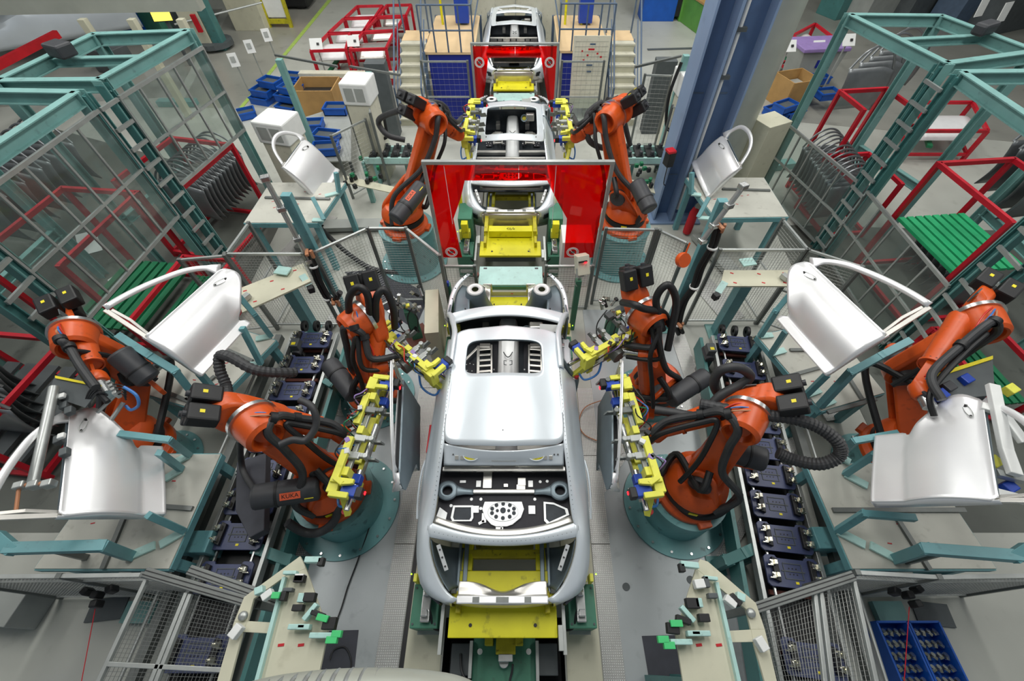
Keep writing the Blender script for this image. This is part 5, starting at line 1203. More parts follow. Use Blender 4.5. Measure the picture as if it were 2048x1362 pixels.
# ================================================================ mesh fences
def fence(label, pts, zt, posts=None, mesh=True, lo=.1, wire=.05, mid=None, m='alu_dark', name='mesh_fence'):
    P = [V((p[0], p[1], 0)) for p in pts]; T = thing(name, label, 'fence', tuple(P[0])); z = V((0, 0, 1))
    for i, p in enumerate(P):
        if posts is None or i in posts: MB().box(p + z * (zt + .03) / 2, (.05, .05, zt + .03)).out('post', m, T, bevel=.004)
    for a, b in zip(P, P[1:]):
        MB().beam(a + z * zt, b + z * zt, .035, .035).out('rail', 'alu', T); MB().beam(a + z * lo, b + z * lo, .03, .03).out('rail', 'alu', T)
        if mid: MB().beam(a + z * mid, b + z * mid, .03, .03).out('rail', 'alu', T)
        if mesh: MB().wires(a + z * lo, b - a, z * (zt - lo), wire).out('mesh', 'wire', T)
    return T
def w(px, py, z): return tuple(at(px, py, z).xy)
fence('left mesh fence of three angled panels in front of the back left pedestal', [w(628, 505, 1.75), w(735, 457, 1.75), w(812, 457, 1.75), w(880, 512, 1.75)], 1.75)
fence('mesh fence panels running left behind the tilted left plank', [w(450, 508, 1.75), w(606, 508, 1.75)], 1.75)
fence('slanting mesh fence between the upper left table and the plank stand', [w(497, 447, 1.75), w(450, 512, 1.75), (-5.0, 4.75)], 1.75, mid=.9)
fence('right mesh fence panel beside the near red screen', [w(1212, 458, 1.75), w(1312, 460, 1.75)], 1.75)
fence('angled mesh fence panel by the foot of the blue column', [w(1320, 462, 1.75), w(1376, 488, 1.75)], 1.75)
fence('mesh fence running right behind the tilted right plank', [w(1440, 500, 1.75), w(1612, 500, 1.75)], 1.75)
fence('slanting mesh fence between the upper right table and the plank stand', [w(1566, 440, 1.75), w(1616, 500, 1.75), (4.95, 4.6)], 1.75, mid=.9)
fence('low mesh barrier between the green post and the left screen post', [(-1.28, 5.33), (-.76, 5.33)], 1.08, lo=.05)
fence('low mesh barrier under the card reader, right of the transfer table', [(.44, 5.33), (1.22, 5.33)], 1.08, lo=.05)
T = fence('front left mesh fence along the lower left table', [(-5.6, .66), (-4.35, .67), (-3.56, .68)], 1.5, mid=1.25, wire=.035)
T = fence('front right mesh fence along the lower right table', [(3.2, .70), (3.95, .66), (5.4, .68)], 1.5, mid=1.25, wire=.035)
def deck(label, quads, rails, profiles):
    T = thing('mesh_canopy', label, 'fence', tuple(at(*quads[0][0], 0)))
    for q in quads:
        P = [at(*p, 1.5) for p in q]; mb = MB(); a, b, c, d = P
        k = int((b - a).length / .032)
        for i in range(k + 1): mb.cyl(a.lerp(b, i / k), d.lerp(c, i / k), .0022, n=3, cap=False)
        k = int((d - a).length / .032)
        for i in range(k + 1): mb.cyl(a.lerp(d, i / k), b.lerp(c, i / k), .0022, n=3, cap=False)
        mb.out('mesh', 'wire', T)
    for a, b in rails: MB().beam(at(*a, 1.52), at(*b, 1.52), .035, .04).out('rail', 'alu', T, bevel=.004)
    for a, b in profiles:
        pa, pb = at(*a, 1.56), at(*b, 1.56); dd = (pb - pa).normalized(); nn = V((-dd.y, dd.x, 0))
        MB().beam(pa, pb, .085, .07).out('profile', 'alu_dark', T, bevel=.006)
        MB().beam(pa + V((0, 0, .037)) + nn * .015, pb + V((0, 0, .037)) + nn * .015, .008, .006).out('groove', 'black', T); MB().beam(pa + V((0, 0, .037)) - nn * .02, pb + V((0, 0, .037)) - nn * .02, .008, .006).out('groove', 'black', T)
    q = at(*profiles[0][0], 0); MB().box((q.x, q.y, .76), (.06, .06, 1.5)).out('post', 'alu_dark', T)
    q = at(*profiles[0][1], 0); q = at(*profiles[0][1], 1.56); MB().box((q.x, q.y, .76), (.06, .06, 1.5)).out('post', 'alu_dark', T)
    return T
deck('mesh canopy with aluminium rails over the near end of the left conveyor', [[(293, 1168), (372, 1185), (300, 1372), (194, 1372)], [(380, 1190), (492, 1215), (440, 1372), (310, 1372)]],
     [((293, 1160), (194, 1372)), ((374, 1185), (300, 1372)), ((382, 1188), (310, 1372)), ((218, 1328), (445, 1340))], [((293, 1145), (510, 1208)), ((381, 1140), (575, 1208))])
deck('mesh canopy with aluminium rails over the near end of the right conveyor', [[(1513, 1226), (1628, 1186), (1650, 1372), (1555, 1372)], [(1640, 1182), (1707, 1165), (1753, 1372), (1662, 1372)]],
     [((1707, 1162), (1753, 1372)), ((1628, 1180), (1650, 1372)), ((1640, 1178), (1664, 1372))], [((1705, 1152), (1505, 1218)),])
# ================================================================ beige jig plates at the near edge
def jig(s, bar, cross, leg, panel, edge, blocks, greens, knob, label):
    T = thing('jig_plate', label, 'jig plate', tuple(at(*panel[2], 0))); z = 1.68
    for nm, q in (('side_bar', bar), ('cross_bar', cross), ('side_bar', leg), ('panel', panel)): MB().slab([at(*p, z) for p in q], .03).out(nm, 'beige', T, bevel=.003)
    MB().beam(at(*edge[0], z + .01), at(*edge[1], z + .01), .03, .07).out('edge_strip', 'teal_pale', T)
    for p in ((530, 1368), (600, 1370)) if s < 0 else ((1470, 1368), (1400, 1370)):
        q = at(*p, z); MB().box((q.x * .99, q.y, .82), (.08, .08, 1.64)).out('leg', 'teal_dark', T)
    for x, y, w_, h_, r, m in blocks: MB().box(at(x, y, z + .07), (w_, h_, .07), r).out('bracket' if m.startswith('teal') else 'locator', m, T, bevel=.006)
    for x, y, w_, h_, r in greens: MB().box(at(x, y, z + .10), (w_, h_, .05), r).out('green_pad', 'green_bright', T, bevel=.004)
    MB().sph(at(*knob, z + .02), .04, (1, 1, .7)).out('knob', 'alu', T, smooth=True)
    for x, y in ((panel[2][0] - s * -30, 1290), (panel[2][0] + s * 70, 1290)): MB().box(at(x, y, z + .002), (.05, .02, .004), .1).out('red_mark', 'red', T)
    return T
jig(-1, [(600, 1112), (612, 1137), (571, 1152), (507, 1198), (495, 1242), (468, 1243), (488, 1194)], [(495, 1242), (546, 1245), (539, 1267), (485, 1264)], [(468, 1243), (495, 1242), (485, 1264), (456, 1375), (430, 1375)],
    [(612, 1137), (656, 1262), (632, 1375), (512, 1375), (546, 1245), (571, 1152)], ((571, 1155), (513, 1375)),
    [(628, 1120, .15, .05, 0, 'teal_pale'), (643, 1124, .05, .07, 0, 'black'), (582, 1146, .12, .03, 0, 'teal_pale'), (600, 1158, .09, .06, 0, 'black'), (600, 1156, .08, .06, .0, 'white_card'), (520, 1181, .07, .06, .4, 'teal_pale'), (536, 1190, .09, .06, .7, 'white_card'), (473, 1263, .07, .10, -.5, 'white_card'),
     (568, 1193, .05, .07, 0, 'black'), (578, 1180, .08, .03, 0, 'grey_dark'), (605, 1196, .06, .07, 0, 'teal_pale'), (620, 1195, .10, .07, 0, 'black'), (597, 1216, .09, .05, 0, 'black'), (622, 1224, .04, .14, -.6, 'teal_pale'), (636, 1228, .12, .04, -.3, 'black'), (660, 1247, .11, .09, 0, 'black'), (600, 1254, .18, .04, 0, 'teal_pale'), (605, 1253, .06, .03, 0, 'grey_dark'), (645, 1271, .20, .04, 0, 'teal_pale')],
    [(553, 1191, .07, .05, 0), (646, 1236, .10, .05, -.2), (674, 1268, .08, .05, 0), (664, 1280, .09, .05, 0)], (486, 1232), 'left beige jig plate with cut-outs, white pads and green blocks at the near edge')
jig(1, [(1392, 1137), (1400, 1118), (1416, 1123), (1512, 1206), (1530, 1259), (1502, 1259), (1492, 1218), (1431, 1169)], [(1451, 1262), (1502, 1259), (1507, 1284), (1456, 1285)], [(1502, 1259), (1530, 1259), (1557, 1375), (1533, 1375), (1507, 1284)],
    [(1392, 1137), (1351, 1267), (1368, 1375), (1480, 1375), (1451, 1262), (1431, 1169)], ((1431, 1165), (1478, 1375)),
    [(1378, 1130, .16, .05, -.1, 'teal_pale'), (1363, 1136, .05, .07, 0, 'black'), (1420, 1157, .12, .03, -.1, 'teal_pale'), (1398, 1168, .09, .07, .1, 'white_card'), (1412, 1164, .04, .09, 0, 'grey_dark'), (1480, 1194, .07, .06, -.4, 'teal_pale'), (1460, 1203, .10, .06, -.7, 'white_card'), (1470, 1200, .05, .10, .7, 'black'), (1522, 1288, .07, .10, .4, 'white_card'),
     (1424, 1192, .08, .04, 0, 'grey_dark'), (1384, 1207, .11, .08, 0, 'black'), (1396, 1206, .06, .07, 0, 'teal_pale'), (1407, 1236, .09, .06, 0, 'black'), (1374, 1228, .14, .04, -.9, 'teal_pale'), (1366, 1240, .12, .05, -.3, 'black'), (1345, 1257, .10, .08, -.1, 'black'), (1396, 1267, .19, .04, 0, 'teal_pale'), (1390, 1266, .07, .03, 0, 'grey_dark'), (1361, 1284, .18, .04, 0, 'teal_pale')],
    [(1352, 1247, .10, .05, .0), (1326, 1279, .09, .05, 0), (1338, 1291, .09, .05, 0)], (1502, 1226), 'right beige jig plate with cut-outs, white pads and green blocks at the near edge')
# small wires standing on the jig plates are left to the brackets above
# ================================================================ gripper test stands
def stand(s, p, label):
    b = at(*p); T = thing('clamp_stand', label, 'clamp stand', tuple(b))
    MB().box(b + V((0, 0, .012)), (.42, .42, .02), .6).out('base_plate', 'rust', T); MB().box(b + V((0, 0, .38)), (.18, .18, .74), .3).out('post', 'green_machine', T, bevel=.008)
    rnd = random.Random(5 + s); t = b + V((0, 0, .82))
    MB().box(t, (.40, .12, .08), .6 * s).out('head_plate', 'grey_dark', T, bevel=.006)
    for i in range(12):
        q = t + V((rnd.uniform(-.26, .26), rnd.uniform(-.2, .2), rnd.uniform(0, .12))); e = q + V((rnd.uniform(-.12, .12), rnd.uniform(-.12, .12), rnd.uniform(.05, .16)))
        MB().cyl(q, e, rnd.uniform(.014, .026), n=8).out('clamp_rod', ('steel', 'chrome', 'black', 'alu')[i % 4], T, smooth=True); MB().box(e, (.06, .05, .04), rnd.uniform(0, 3)).out('clamp_head', ('steel', 'black', 'chrome')[i % 3], T, bevel=.005)
    MB().box(t + V((.02, -.08, .08)), (.07, .06, .05), .3).out('yellow_block', 'yellow_grip', T, bevel=.004)
    for i in range(4): MB().tube([t + V((rnd.uniform(-.2, .2), 0, .05)), t + V((-.30 + .15 * i, -.16, -.1)), t + V((-.25 + .12 * i, -.20, -.40)), t + V((-.05 + .05 * i, -.12, -.55)), t + V((.02, -.06, -.40))], .010, 6, 6).out('cable', 'black', T, smooth=True)
    return T
stand(-1, (835, 672), 'tangle of clamps on a green post, left of the beige cabinet by the car')
stand(1, (1215, 685), 'tangle of clamps on a green post with brown base, right of the near car')
# ================================================================ pipe stands with cable bundles
def pipe_stand(s, base, top_y, pipe, bundle, label):
    b = at(*base); zt = zfor(b.x, b.y, top_y); T = thing('cable_mast', label, 'mast', tuple(b))
    MB().box((b.x, b.y, zt / 2), (.13, .10, zt)).out('mast', 'teal_jig', T, bevel=.006); MB().box((b.x, b.y, .012), (.3, .3, .024)).out('base_plate', 'teal', T)
    P = [V((b.x + dx, b.y + dy, z)) for dx, dy, z in pipe]; MB().tube(P, .035, 12).out('pipe', 'alu', T, smooth=True)
    for p in (P[0], P[0].lerp(P[-1], .33), P[0].lerp(P[-1], .7), P[-1]): mb = MB(); mb.box(p, (.11, .09, .07), .4); mb.out('pipe_clamp', 'steel', T, bevel=.01)
    B = [V((b.x + dx, b.y + dy, z)) for dx, dy, z in bundle]
    for i in range(3): MB().tube([p + V((.03 * (i - 1), .03 * (i % 2), .02 * i)) for p in B], .036, 10, 8).out('cable', ('black', 'hose', 'black')[i], T, smooth=True)
    for p in (B[1], B[len(B) // 2], B[-2]): MB().lathe([(.05, -.015), (.075, -.01), (.075, .01), (.05, .015)], p, (0, 0, 1), 14).out('cable_tie', 'white_card', T)
    for p in (B[0], B[-2]): mb = MB(); mb.box(p + V((0, -.05, .04)), (.05, .14, .04), .3); mb.box(p + V((.06, -.04, 0)), (.04, .05, .14), -.3); mb.out('cable_hook', 'copper', T, bevel=.006)
    return T

pipe_stand(-1, (697, 640), 388, [(-.10, -.10, 2.95), (-.05, -.16, 1.6)], [(.0, -.14, 1.75), (-.02, -.16, 1.5), (-.04, -.2, 1.2), (.02, -.28, .9), (.15, -.35, .9), (.3, -.38, 1.1)], 'left teal mast with a silver pipe and black cables beside the plank stand')
pipe_stand(1, (1335, 655), 400, [(.12, -.1, 2.95), (-.14, -.18, 2.15)], [(.02, -.12, 2.35), (.06, -.14, 2.0), (.03, -.14, 1.6), (.06, -.14, 1.2), (.02, -.12, .8), (.04, -.2, .35), (.14, -.25, .12)], 'right teal mast with a silver pipe and thick black cables beside the blue column')
c = at(1366, 520, 2.0); MB().cyl(c, c + V((.05, .1, .22)), .012, n=6).lathe([(0, -.04), (.10, -.04), (.11, 0), (.10, .04), (0, .04)], c, (.3, -.8, .5), 22).out('spring_reel', 'orange', smooth=True, label='small orange spring reel hanging from the silver pipe of the right mast', cat='reel')
for label, base, ty, bar in (('far left slender teal mast with a thin cross bar, behind the distant left door', (640, 325), 118, ((550, 110), (675, 133))), ('slender teal mast with a long hose loop, left of the left back robot', (785, 335), 145, ((700, 133), (800, 150))), ('slender teal mast with a hose loop, left of the blue column', (1313, 330), 110, ((1270, 134), (1362, 112)))):
    b = at(*base); zt = zfor(b.x, b.y, ty); T = thing('cable_mast', label, 'mast', tuple(b))
    MB().box((b.x, b.y, zt / 2), (.13, .12, zt)).out('mast', 'teal', T, bevel=.005)
    MB().beam(at(*bar[0], zt), at(*bar[1], zt), .04, .04).out('cross_bar', 'alu_dark', T)
    if base[0] > 700: MB().tube([V((b.x - .1, b.y - .1, zt - .1)), V((b.x - .2, b.y - .18, zt * .7)), V((b.x - .1, b.y - .25, zt * .45)), V((b.x + .12, b.y - .25, zt * .42)), V((b.x + .16, b.y - .2, zt * .6))], .035, 10, 8).out('hose', 'black', T, smooth=True)
# ================================================================ teal cages with racks
def cage(s, F1, F2, Bk1, Bk2, label, panel, zt=3.5):
    T = thing('steel_cage', label, 'cage', (F1[0], F1[1], 0)); z = V((0, 0, 1)); P = [V((*p, 0)) for p in (F1, F2, Bk2, Bk1)]
    for p in P: MB().ibeam(p, p + z * zt, .14, .14, up=(0, 1, 0)).out('post', 'teal', T)
    for a, b in zip(P, P[1:] + P[:1]): MB().ibeam(a + z * (zt - .08), b + z * (zt - .08), .12, .17).out('beam', 'teal', T)
    m0 = P[3].lerp(P[2], .5); MB().ibeam(P[0].lerp(P[1], .5) + z * (zt - .10), m0 + z * (zt - .10), .10, .12).out('beam', 'teal', T)
    MB().ibeam(P[3] + z * 1.1, P[2] + z * 1.1, .10, .16).out('beam', 'teal', T)
    z0_, z1_ = panel; a, b = P[0], P[1]; o = V((-s * .10, 0, 0))
    mb = MB(); mb.beam(a + o + z * z0_, b + o + z * z0_, .04, .05); mb.beam(a + o + z * z1_, b + o + z * z1_, .04, .05); mb.beam(a + o + z * (z0_ * .5 + z1_ * .5), b + o + z * (z0_ * .5 + z1_ * .5), .03, .04)
    for i in range(6): q = a.lerp(b, i / 5) + o; mb.beam(q + z * z0_, q + z * z1_, .03, .03)
    mb.out('grid_bars', 'alu', T); MB().prism([(0, 0), ((b - a).length, 0), ((b - a).length, z1_ - z0_), (0, z1_ - z0_)], a + o + z * z0_, (b - a), z, .006).out('clear_sheet', 'clear_acrylic', T)
    return T
def rung_column(s, A, B, label, zt=3.45):
    A = V((*A, 0)); B = V((*B, 0)); z = V((0, 0, 1)); T = thing('rung_column', label, 'column', tuple(A))
    for p in (A, B): MB().ibeam(p, p + z * zt, .12, .12, up=(0, 1, 0)).out('upright', 'teal_dark', T)
    for i in range(11): MB().beam(A + z * (.25 + i * .3) + V((-s * .08, 0, 0)), B + z * (.25 + i * .3) + V((-s * .08, 0, 0)), .035, .05).out('rung', 'alu', T)
    return T
cage(-1, (-5.48, 8.36), (-5.85, 6.50), (-6.95, 8.2), (-7.25, 6.47), 'far left teal steel cage with a barred clear panel at the top', (1.85, 3.25))
cage(-1, (-5.93, 6.12), (-6.10, 3.85), (-8.3, 6.2), (-8.4, 3.9), 'near left teal steel cage with a barred clear panel', (1.5, 3.25))
cage(1, (5.79, 9.12), (6.27, 7.05), (7.38, 9.07), (7.9, 7.5), 'far right teal steel cage, open above and barred below', (.15, 1.55))
cage(1, (6.30, 6.75), (6.35, 4.4), (8.7, 6.8), (8.7, 4.4), 'near right teal steel cage, open above and barred below', (.15, 1.55))
rung_column(-1, (-5.83, 6.46), (-5.88, 6.14), 'ladder-like teal double column between the two left cages')
rung_column(-1, (-6.05, 3.80), (-6.05, 3.36), 'ladder-like teal double column behind the outer left robot')
rung_column(1, (6.22, 7.08), (6.25, 6.72), 'ladder-like teal double column between the two right cages')
rung_column(1, (6.32, 4.36), (6.30, 3.92), 'ladder-like teal double column behind the outer right robot')
# raw door panels in racks: one mesh, copied
def raw_panel():
    prof = [(.0, -.0), (.10, .25), (.05, .5), (-.02, .72)]
    rows = []
    for i in range(9):
        t = i / 8; x = -.5 + t; rows.append([V((x, -.06 * math.sin(math.pi * (zz / .72)) - .02 * (1 - (2 * t - 1) ** 2), zz - .10 * max(0, t - .7) / .3)) for _, zz in prof])
    mb = MB(); mb.surf(rows, 10, 14); T = thing('door_blank', 'x', 'door blank', (0, 0, 0)); mb.out('skin', 'blank_grey', T, smooth=True, solid=.012)
    mb = MB(); mb.tube([V((-.48, .02, .70)), V((-.3, .04, .95)), V((.0, .05, 1.05)), V((.3, .04, .92)), V((.48, .02, .62))], .02, 6, 5); mb.out('window_frame', 'blank_grey', T, smooth=True)
    return T
RP = raw_panel(); first = [True]
def stack(a, b, n, z, rz, sc, where):
    A = at(*a, z); B = at(*b, z)
    for i in range(n):
        p = A.lerp(B, i / (n - 1)); w_ = 'nearest the camera' if i == 0 else ('last in the row' if i == n - 1 else ORD[i] + ' from the front')
        lab = 'bare door blank in the %s, %s' % (where, w_); g = 'door blanks in the ' + where
        if first[0]: T = RP; T.location = p; T.rotation_euler = (0, 0, rz); T.scale = (sc,) * 3; T['label'] = lab; T['group'] = g; first[0] = False
        else: copy_tree(RP, None, p, (0, 0, rz), lab, g, (sc,) * 3)
def rack(label, c, L, W, H, rz=0, slats=None, sz=.45, sm='green'):
    c = V(c); T = thing('door_rack', label, 'rack', tuple(c)); R = Matrix.Rotation(rz, 3, 'Z')
    q = lambda x, y, z: c + R @ V((x, y, z))
    for sx in (-1, 1):
        for sy in (-1, 1): MB().beam(q(sx * L / 2, sy * W / 2, 0), q(sx * L / 2, sy * W / 2, H), .07, .07, up=(0, 1, 0)).out('post', 'red_rack', T)
        for z in (.12, H - .03): MB().beam(q(sx * L / 2, -W / 2, z), q(sx * L / 2, W / 2, z), .06, .07).out('beam', 'red_rack', T)
    for sy in (-1, 1): MB().beam(q(-L / 2, sy * W / 2, .12), q(L / 2, sy * W / 2, .12), .06, .07).out('beam', 'red_rack', T); 
    MB().beam(q(-L / 2, W / 2, H - .03), q(L / 2, W / 2, H - .03), .06, .07).out('beam', 'red_rack', T)
    if slats:
        for i in range(slats): x = -L / 2 + L * (i + .5) / slats; MB().beam(q(x, -W / 2 + .05, sz), q(x, W / 2 - .05, sz), L / slats * .7, .05).out('slat', 'grey_dark' if slats == 5 else sm, T)
    return T
rack('red rack holding the tight row of door blanks, far left cage', at(437, 400, 0) + V((.35, -.2, 0)) if 0 else (-6.35, 7.4, 0), 1.3, 1.5, 1.75, -.2)
stack((405, 425, .55), (478, 352, .55), 12, .45, .55, .9, 'far left cage rack') if 0 else stack((398, 430), (470, 358), 12, .5, -.15, 1.0, 'far left cage rack')
rack('red rack with green slats in the near left cage', (-6.9, 5.3, 0), 1.3, 1.7, 2.0, -.1, 8)
stack((10, 470), (150, 345), 10, 1.0, -.1, 1.05, 'near left cage rack')
rack('low red rack with dark slats left of the outer left robot', (-5.6, 3.35, 0) if 0 else (-7.4, 3.0, 0), 1.6, 1.6, 1.2, -.1, 5)
rack('red rack with green slats seen through the window of the mid left door', (-5.6, 5.0, 0), .9, 1.5, .9, -.1, 9)
rack('red rack with five large door blanks in the far right cage', (7.0, 8.9, 0), 1.0, .8, 2.2, .12)
stack((1700, 215), (1775, 165), 5, 1.1, .2, 1.25, 'upper far right rack')
rack('red rack behind the bars of the far right cage', (6.85, 7.9, 0), .9, 1.1, 1.3, .1)
stack((1665, 430), (1612, 350), 12, .45, .2, 1.0, 'barred lower far right rack')
rack('red rack with bright green slats in the near right cage', (7.45, 5.75, 0), 1.3, 1.5, 2.3, .1, 8, 1.25, 'green_slat')
stack((1905, 610), (1830, 510), 8, .15, .2, .75, 'row behind the mid right door')
stack((40, 860), (5, 760), 6, .5, -.1, 1.1, 'dark row at the left edge')
stack((2045, 430), (2000, 360), 5, 1.2, .2, 1.2, 'right edge rack')
rack('low red rack with green slats behind the mid right door', (6.95, 3.6, 0), 1.0, 1.2, .9, .1, 8)
for label, pts in (('pale card sheet on the floor in the near left cage', ((150, 470), (190, 460), (205, 500), (160, 512))), ('second pale card sheet on the floor by the left red rack', ((215, 560), (275, 520), (300, 545), (240, 600)))): MB().slab([at(x, y, .02) for x, y in pts], .01).out('card_sheet', 'white_card', label=label, cat='card')
for k, (x, y, L_, z, rz, nm) in enumerate(((355, 205, .8, 2.2, 0.0, 'inside the far left cage'), (1700, 330, 1.6, .8, .05, 'across the near right cage'), (1560, 330, .5, 1.4, .2, 'beside the far right cage'))):
    p = at(x, y, .08); MB().box(p, (L_ * 1.4, .25, .16), rz).out('teal_trough', 'teal', bevel=.01, label='teal steel trough ' + nm, cat='trough')
# ================================================================ blue column and duct
T = thing('steel_column', 'tall blue steel column with a white pipe up its web, right of centre', 'column', (3.55, 7.75, 0))
cx, cy = 3.44, 8.2; MB().box((cx - .46, cy, 4.2), (.04, .56, 8.4)).out('flange', 'column_blue', T, bevel=.003)
MB().box((cx + .46, cy, 4.2), (.04, .56, 8.4)).out('flange', 'column_blue', T, bevel=.003)
MB().box((cx, cy, 4.2), (.90, .04, 8.4)).out('web', 'column_blue_web', T); MB().box((cx - .10, cy - .18, 4.2), (.05, .30, 8.4)).out('rib', 'column_blue', T)
for z in (1.0, 2.6, 4.2): 
    for dx in (-.26, .16): MB().box((cx + dx, cy - .024, z), (.22, .006, .03)).out('slot', 'rail_blue', T)
MB().box((cx, cy, .02), (1.1, .8, .04)).out('base_plate', 'column_blue', T)
MB().tube([(cx + .06, cy - .10, .2), (cx + .06, cy - .10, 8.2)], .035, 10).out('pipe', 'white_card', T, smooth=True)
for z in (.9, 2.9, 3.6): MB().box((cx + .05, cy - .12, z), (.22, .08, .06)).out('pipe_clip', 'grey_dark', T)
MB().cyl((4.56, 9.1, .0), (4.56, 9.1, 8.6), .34, n=32).out('round_duct', 'duct', smooth=True, label='thick pale grey round duct rising behind the blue column', cat='duct')
T = thing('fire_extinguisher', 'dark red extinguisher bottle with gauge leaning by the foot of the blue column', 'fire extinguisher', tuple(at(1365, 470, 0)))
b = at(1372, 468, 0); MB().lathe([(0, .05), (.085, .05), (.09, .12), (.09, .55), (.06, .66), (.03, .7), (0, .7)], b, n=20).out('bottle', 'red', T, smooth=True)
MB().cyl(b + V((0, -.04, .74)), b + V((0, -.08, .78)), .06, n=16).out('gauge', 'steel', T, smooth=True); MB().tube([b + V((0, 0, .7)), b + V((.1, 0, .75)), b + V((.14, -.02, .5))], .014, 6, 4).out('hose', 'black', T)
T = thing('switch_box', 'red and black switch box mounted on the near side of the blue column', 'box', (3.18, 7.5, 1.2))
MB().box((2.9, 7.85, 1.55), (.14, .18, .30), .3).out('housing', 'black', T, bevel=.01); MB().box((2.87, 7.81, 1.72), (.16, .16, .05), .3).out('red_top', 'red', T, bevel=.01); MB().tube([(2.88, 7.77, 1.4), (2.88, 7.72, 1.1), (2.95, 7.78, 1.0)], .01, 5, 4).out('cable', 'black', T)
# stack light
T = thing('stack_light', 'blue and red stack light beside the right back robot', 'lamp', tuple(at(1238, 300, 1.9)))
b = at(1238, 312, 1.9); MB().cyl((b.x, b.y, 0), (b.x, b.y, 1.9), .018, n=8).out('pole', 'black', T)
for i, m in enumerate(('blue_sensor', 'red', 'blue_sensor')): MB().cyl((b.x, b.y, 1.9 + i * .11), (b.x, b.y, 2.0 + i * .11), .045, n=14).out('lens', m, T, smooth=True)
# ================================================================ cabinets
def cabinet(label, px, py, z, d, m='cream', rz=0, vent=True, head=None):
    p = at(px, py, z); T = thing('control_cabinet', label, 'cabinet', (p.x, p.y, 0)); h = head or z
    MB().box((p.x, p.y, (z - .45 if head else z) / 2), (d[0], d[1], z - .45 if head else z), rz).out('body', m, T, bevel=.01)
    if head: MB().box((p.x, p.y, z - .22), (d[0] * 1.12, d[1] * 1.12, .44), rz).out('cooling_head', 'white_card' if head == 2 else 'cream', T, bevel=.03)
    if vent:
        c = V((p.x, p.y, z - .22)); f = Matrix.Rotation(rz, 3, 'Z') @ V((0, -d[1] * .565, 0)); sx = Matrix.Rotation(rz, 3, 'Z') @ V((1, 0, 0))
        for k in (-.22, .22): MB().box(c + f + sx * d[0] * k, (d[0] * .36, .012, .26), rz).out('vent', 'grey_paint', T)
    return T
cabinet('beige control cabinet with a cooling head, left of the distant left door', 548, 232, 1.95, (.62, .55), 'cream', -.25, True, 2)
cabinet('beige control cabinet with a white cooling head, beside the mast with the hose loop', 712, 155, 2.2, (.52, .55), 'cream', -.1, True, 2)
cabinet('white-topped cabinet just left of the blue column, far back', 1380, 140, 2.2, (.42, .5), 'cream', .1, True, 2)
cabinet('large slanted cream cabinet behind the distant right door', 1545, 238, 1.75, (.62, .5), 'beige', .45, False)
# ================================================================ wide view: back of the line
MB().box(((-1.60 + 1.30) / 2, 17.95, 1.9), (3.0, .12, 3.8)).out('door_1', 'cream', kind='structure')
for k, x in ((2, -1.72), (3, 1.42)): MB().box((x, 17.9, 1.9), (.14, .2, 3.9)).out('trim_%d' % k, 'grey_paint', kind='structure')
MB().box((-.15, 17.87, 1.9), (.02, .02, 3.8)).out('trim_4', 'grey_paint', kind='structure')
def platform(s, x0, x1, y0, y1, z, stair_x, label):
    T = thing('work_platform', label, 'platform', ((x0 + x1) / 2, y0, 0))
    MB().box(((x0 + x1) / 2, (y0 + y1) / 2, z - .03), (x1 - x0, y1 - y0, .06)).out('deck', 'wood_deck', T)
    for x in (x0, x1):
        for y in (y0, y1): MB().box((x, y, z / 2), (.08, .08, z)).out('post', 'rail_blue', T)
    n = 4
    for i in range(n + 1): x = x0 + (x1 - x0) * i / n; MB().cyl((x, y0, z), (x, y0, z + 1.05), .022, n=8).out('rail_post', 'rail_blue', T)
    for zz in (.5, 1.05): MB().cyl((x0, y0, z + zz), (x1, y0, z + zz), .022, n=8).out('hand_rail', 'rail_blue', T)
    for zz in (.5, 1.05): MB().cyl((x0 if s > 0 else x1, y0, z + zz), (x0 if s > 0 else x1, y1, z + zz), .022, n=8).out('hand_rail', 'rail_blue', T)
    MB().box(((x0 + x1) / 2, y0 + .05, z / 2), (abs(x1 - x0) - .2, .03, z - .15)).out('curtain', 'curtain_blue', T)
    for x in (x0 + .3, x0 + .8): MB().cyl((x, y1 - .8, z), (x, y1 - .8, z + 2.4), .035, n=10).out('yellow_pole', 'forklift' if 0 else 'yellow', T)
    MB().box((x0 + .9, y1 - .7, z + .5), (.4, .4, .9)).out('machine_part', 'blue_sensor', T, bevel=.02); MB().box((x0 + .5, y1 - .5, z + 1.2), (.5, .2, .2)).out('yellow_bar', 'yellow_dirty', T, bevel=.02)
    return T
def stairs(s, x, y0, z1, label, n=8, w=.72):
    T = thing('staircase', label, 'stairs', (x, y0, 0)); run = .24
    for i in range(n): zz = z1 * (i + 1) / n; MB().box((x, y0 + run * (i + .5), zz - .02), (w, run + .02, .04)).out('step', 'cream', T); MB().box((x, y0 + run * i + .01, zz - z1 / n / 2), (w, .015, z1 / n)).out('riser', 'beige', T)
    for k in (-1, 1):
        MB().beam((x + k * w / 2, y0, .05), (x + k * w / 2, y0 + run * n, z1), .03, .16).out('stringer', 'rail_blue', T)
        MB().tube([(x + k * w / 2, y0 + .1, .05), (x + k * w / 2, y0 + .1, .95), (x + k * w / 2, y0 + run * n, z1 + .95), (x + k * w / 2, y0 + run * n + .6, z1 + .95), (x + k * w / 2, y0 + run * n + .6, z1)], .024, 8).out('hand_rail', 'rail_blue', T)
        MB().tube([(x + k * w / 2, y0 + .1, .5), (x + k * w / 2, y0 + run * n, z1 + .5)], .018, 8).out('hand_rail', 'rail_blue', T)
    MB().box((x, y0 + run * n + .4, z1 - .02), (w, .8, .04)).out('landing', 'wood_deck', T)
    return T
platform(-1, -2.62, -1.25, 13.3, 16.2, 1.45, 0, 'raised platform with blue curtain below it, left of the hall gate')
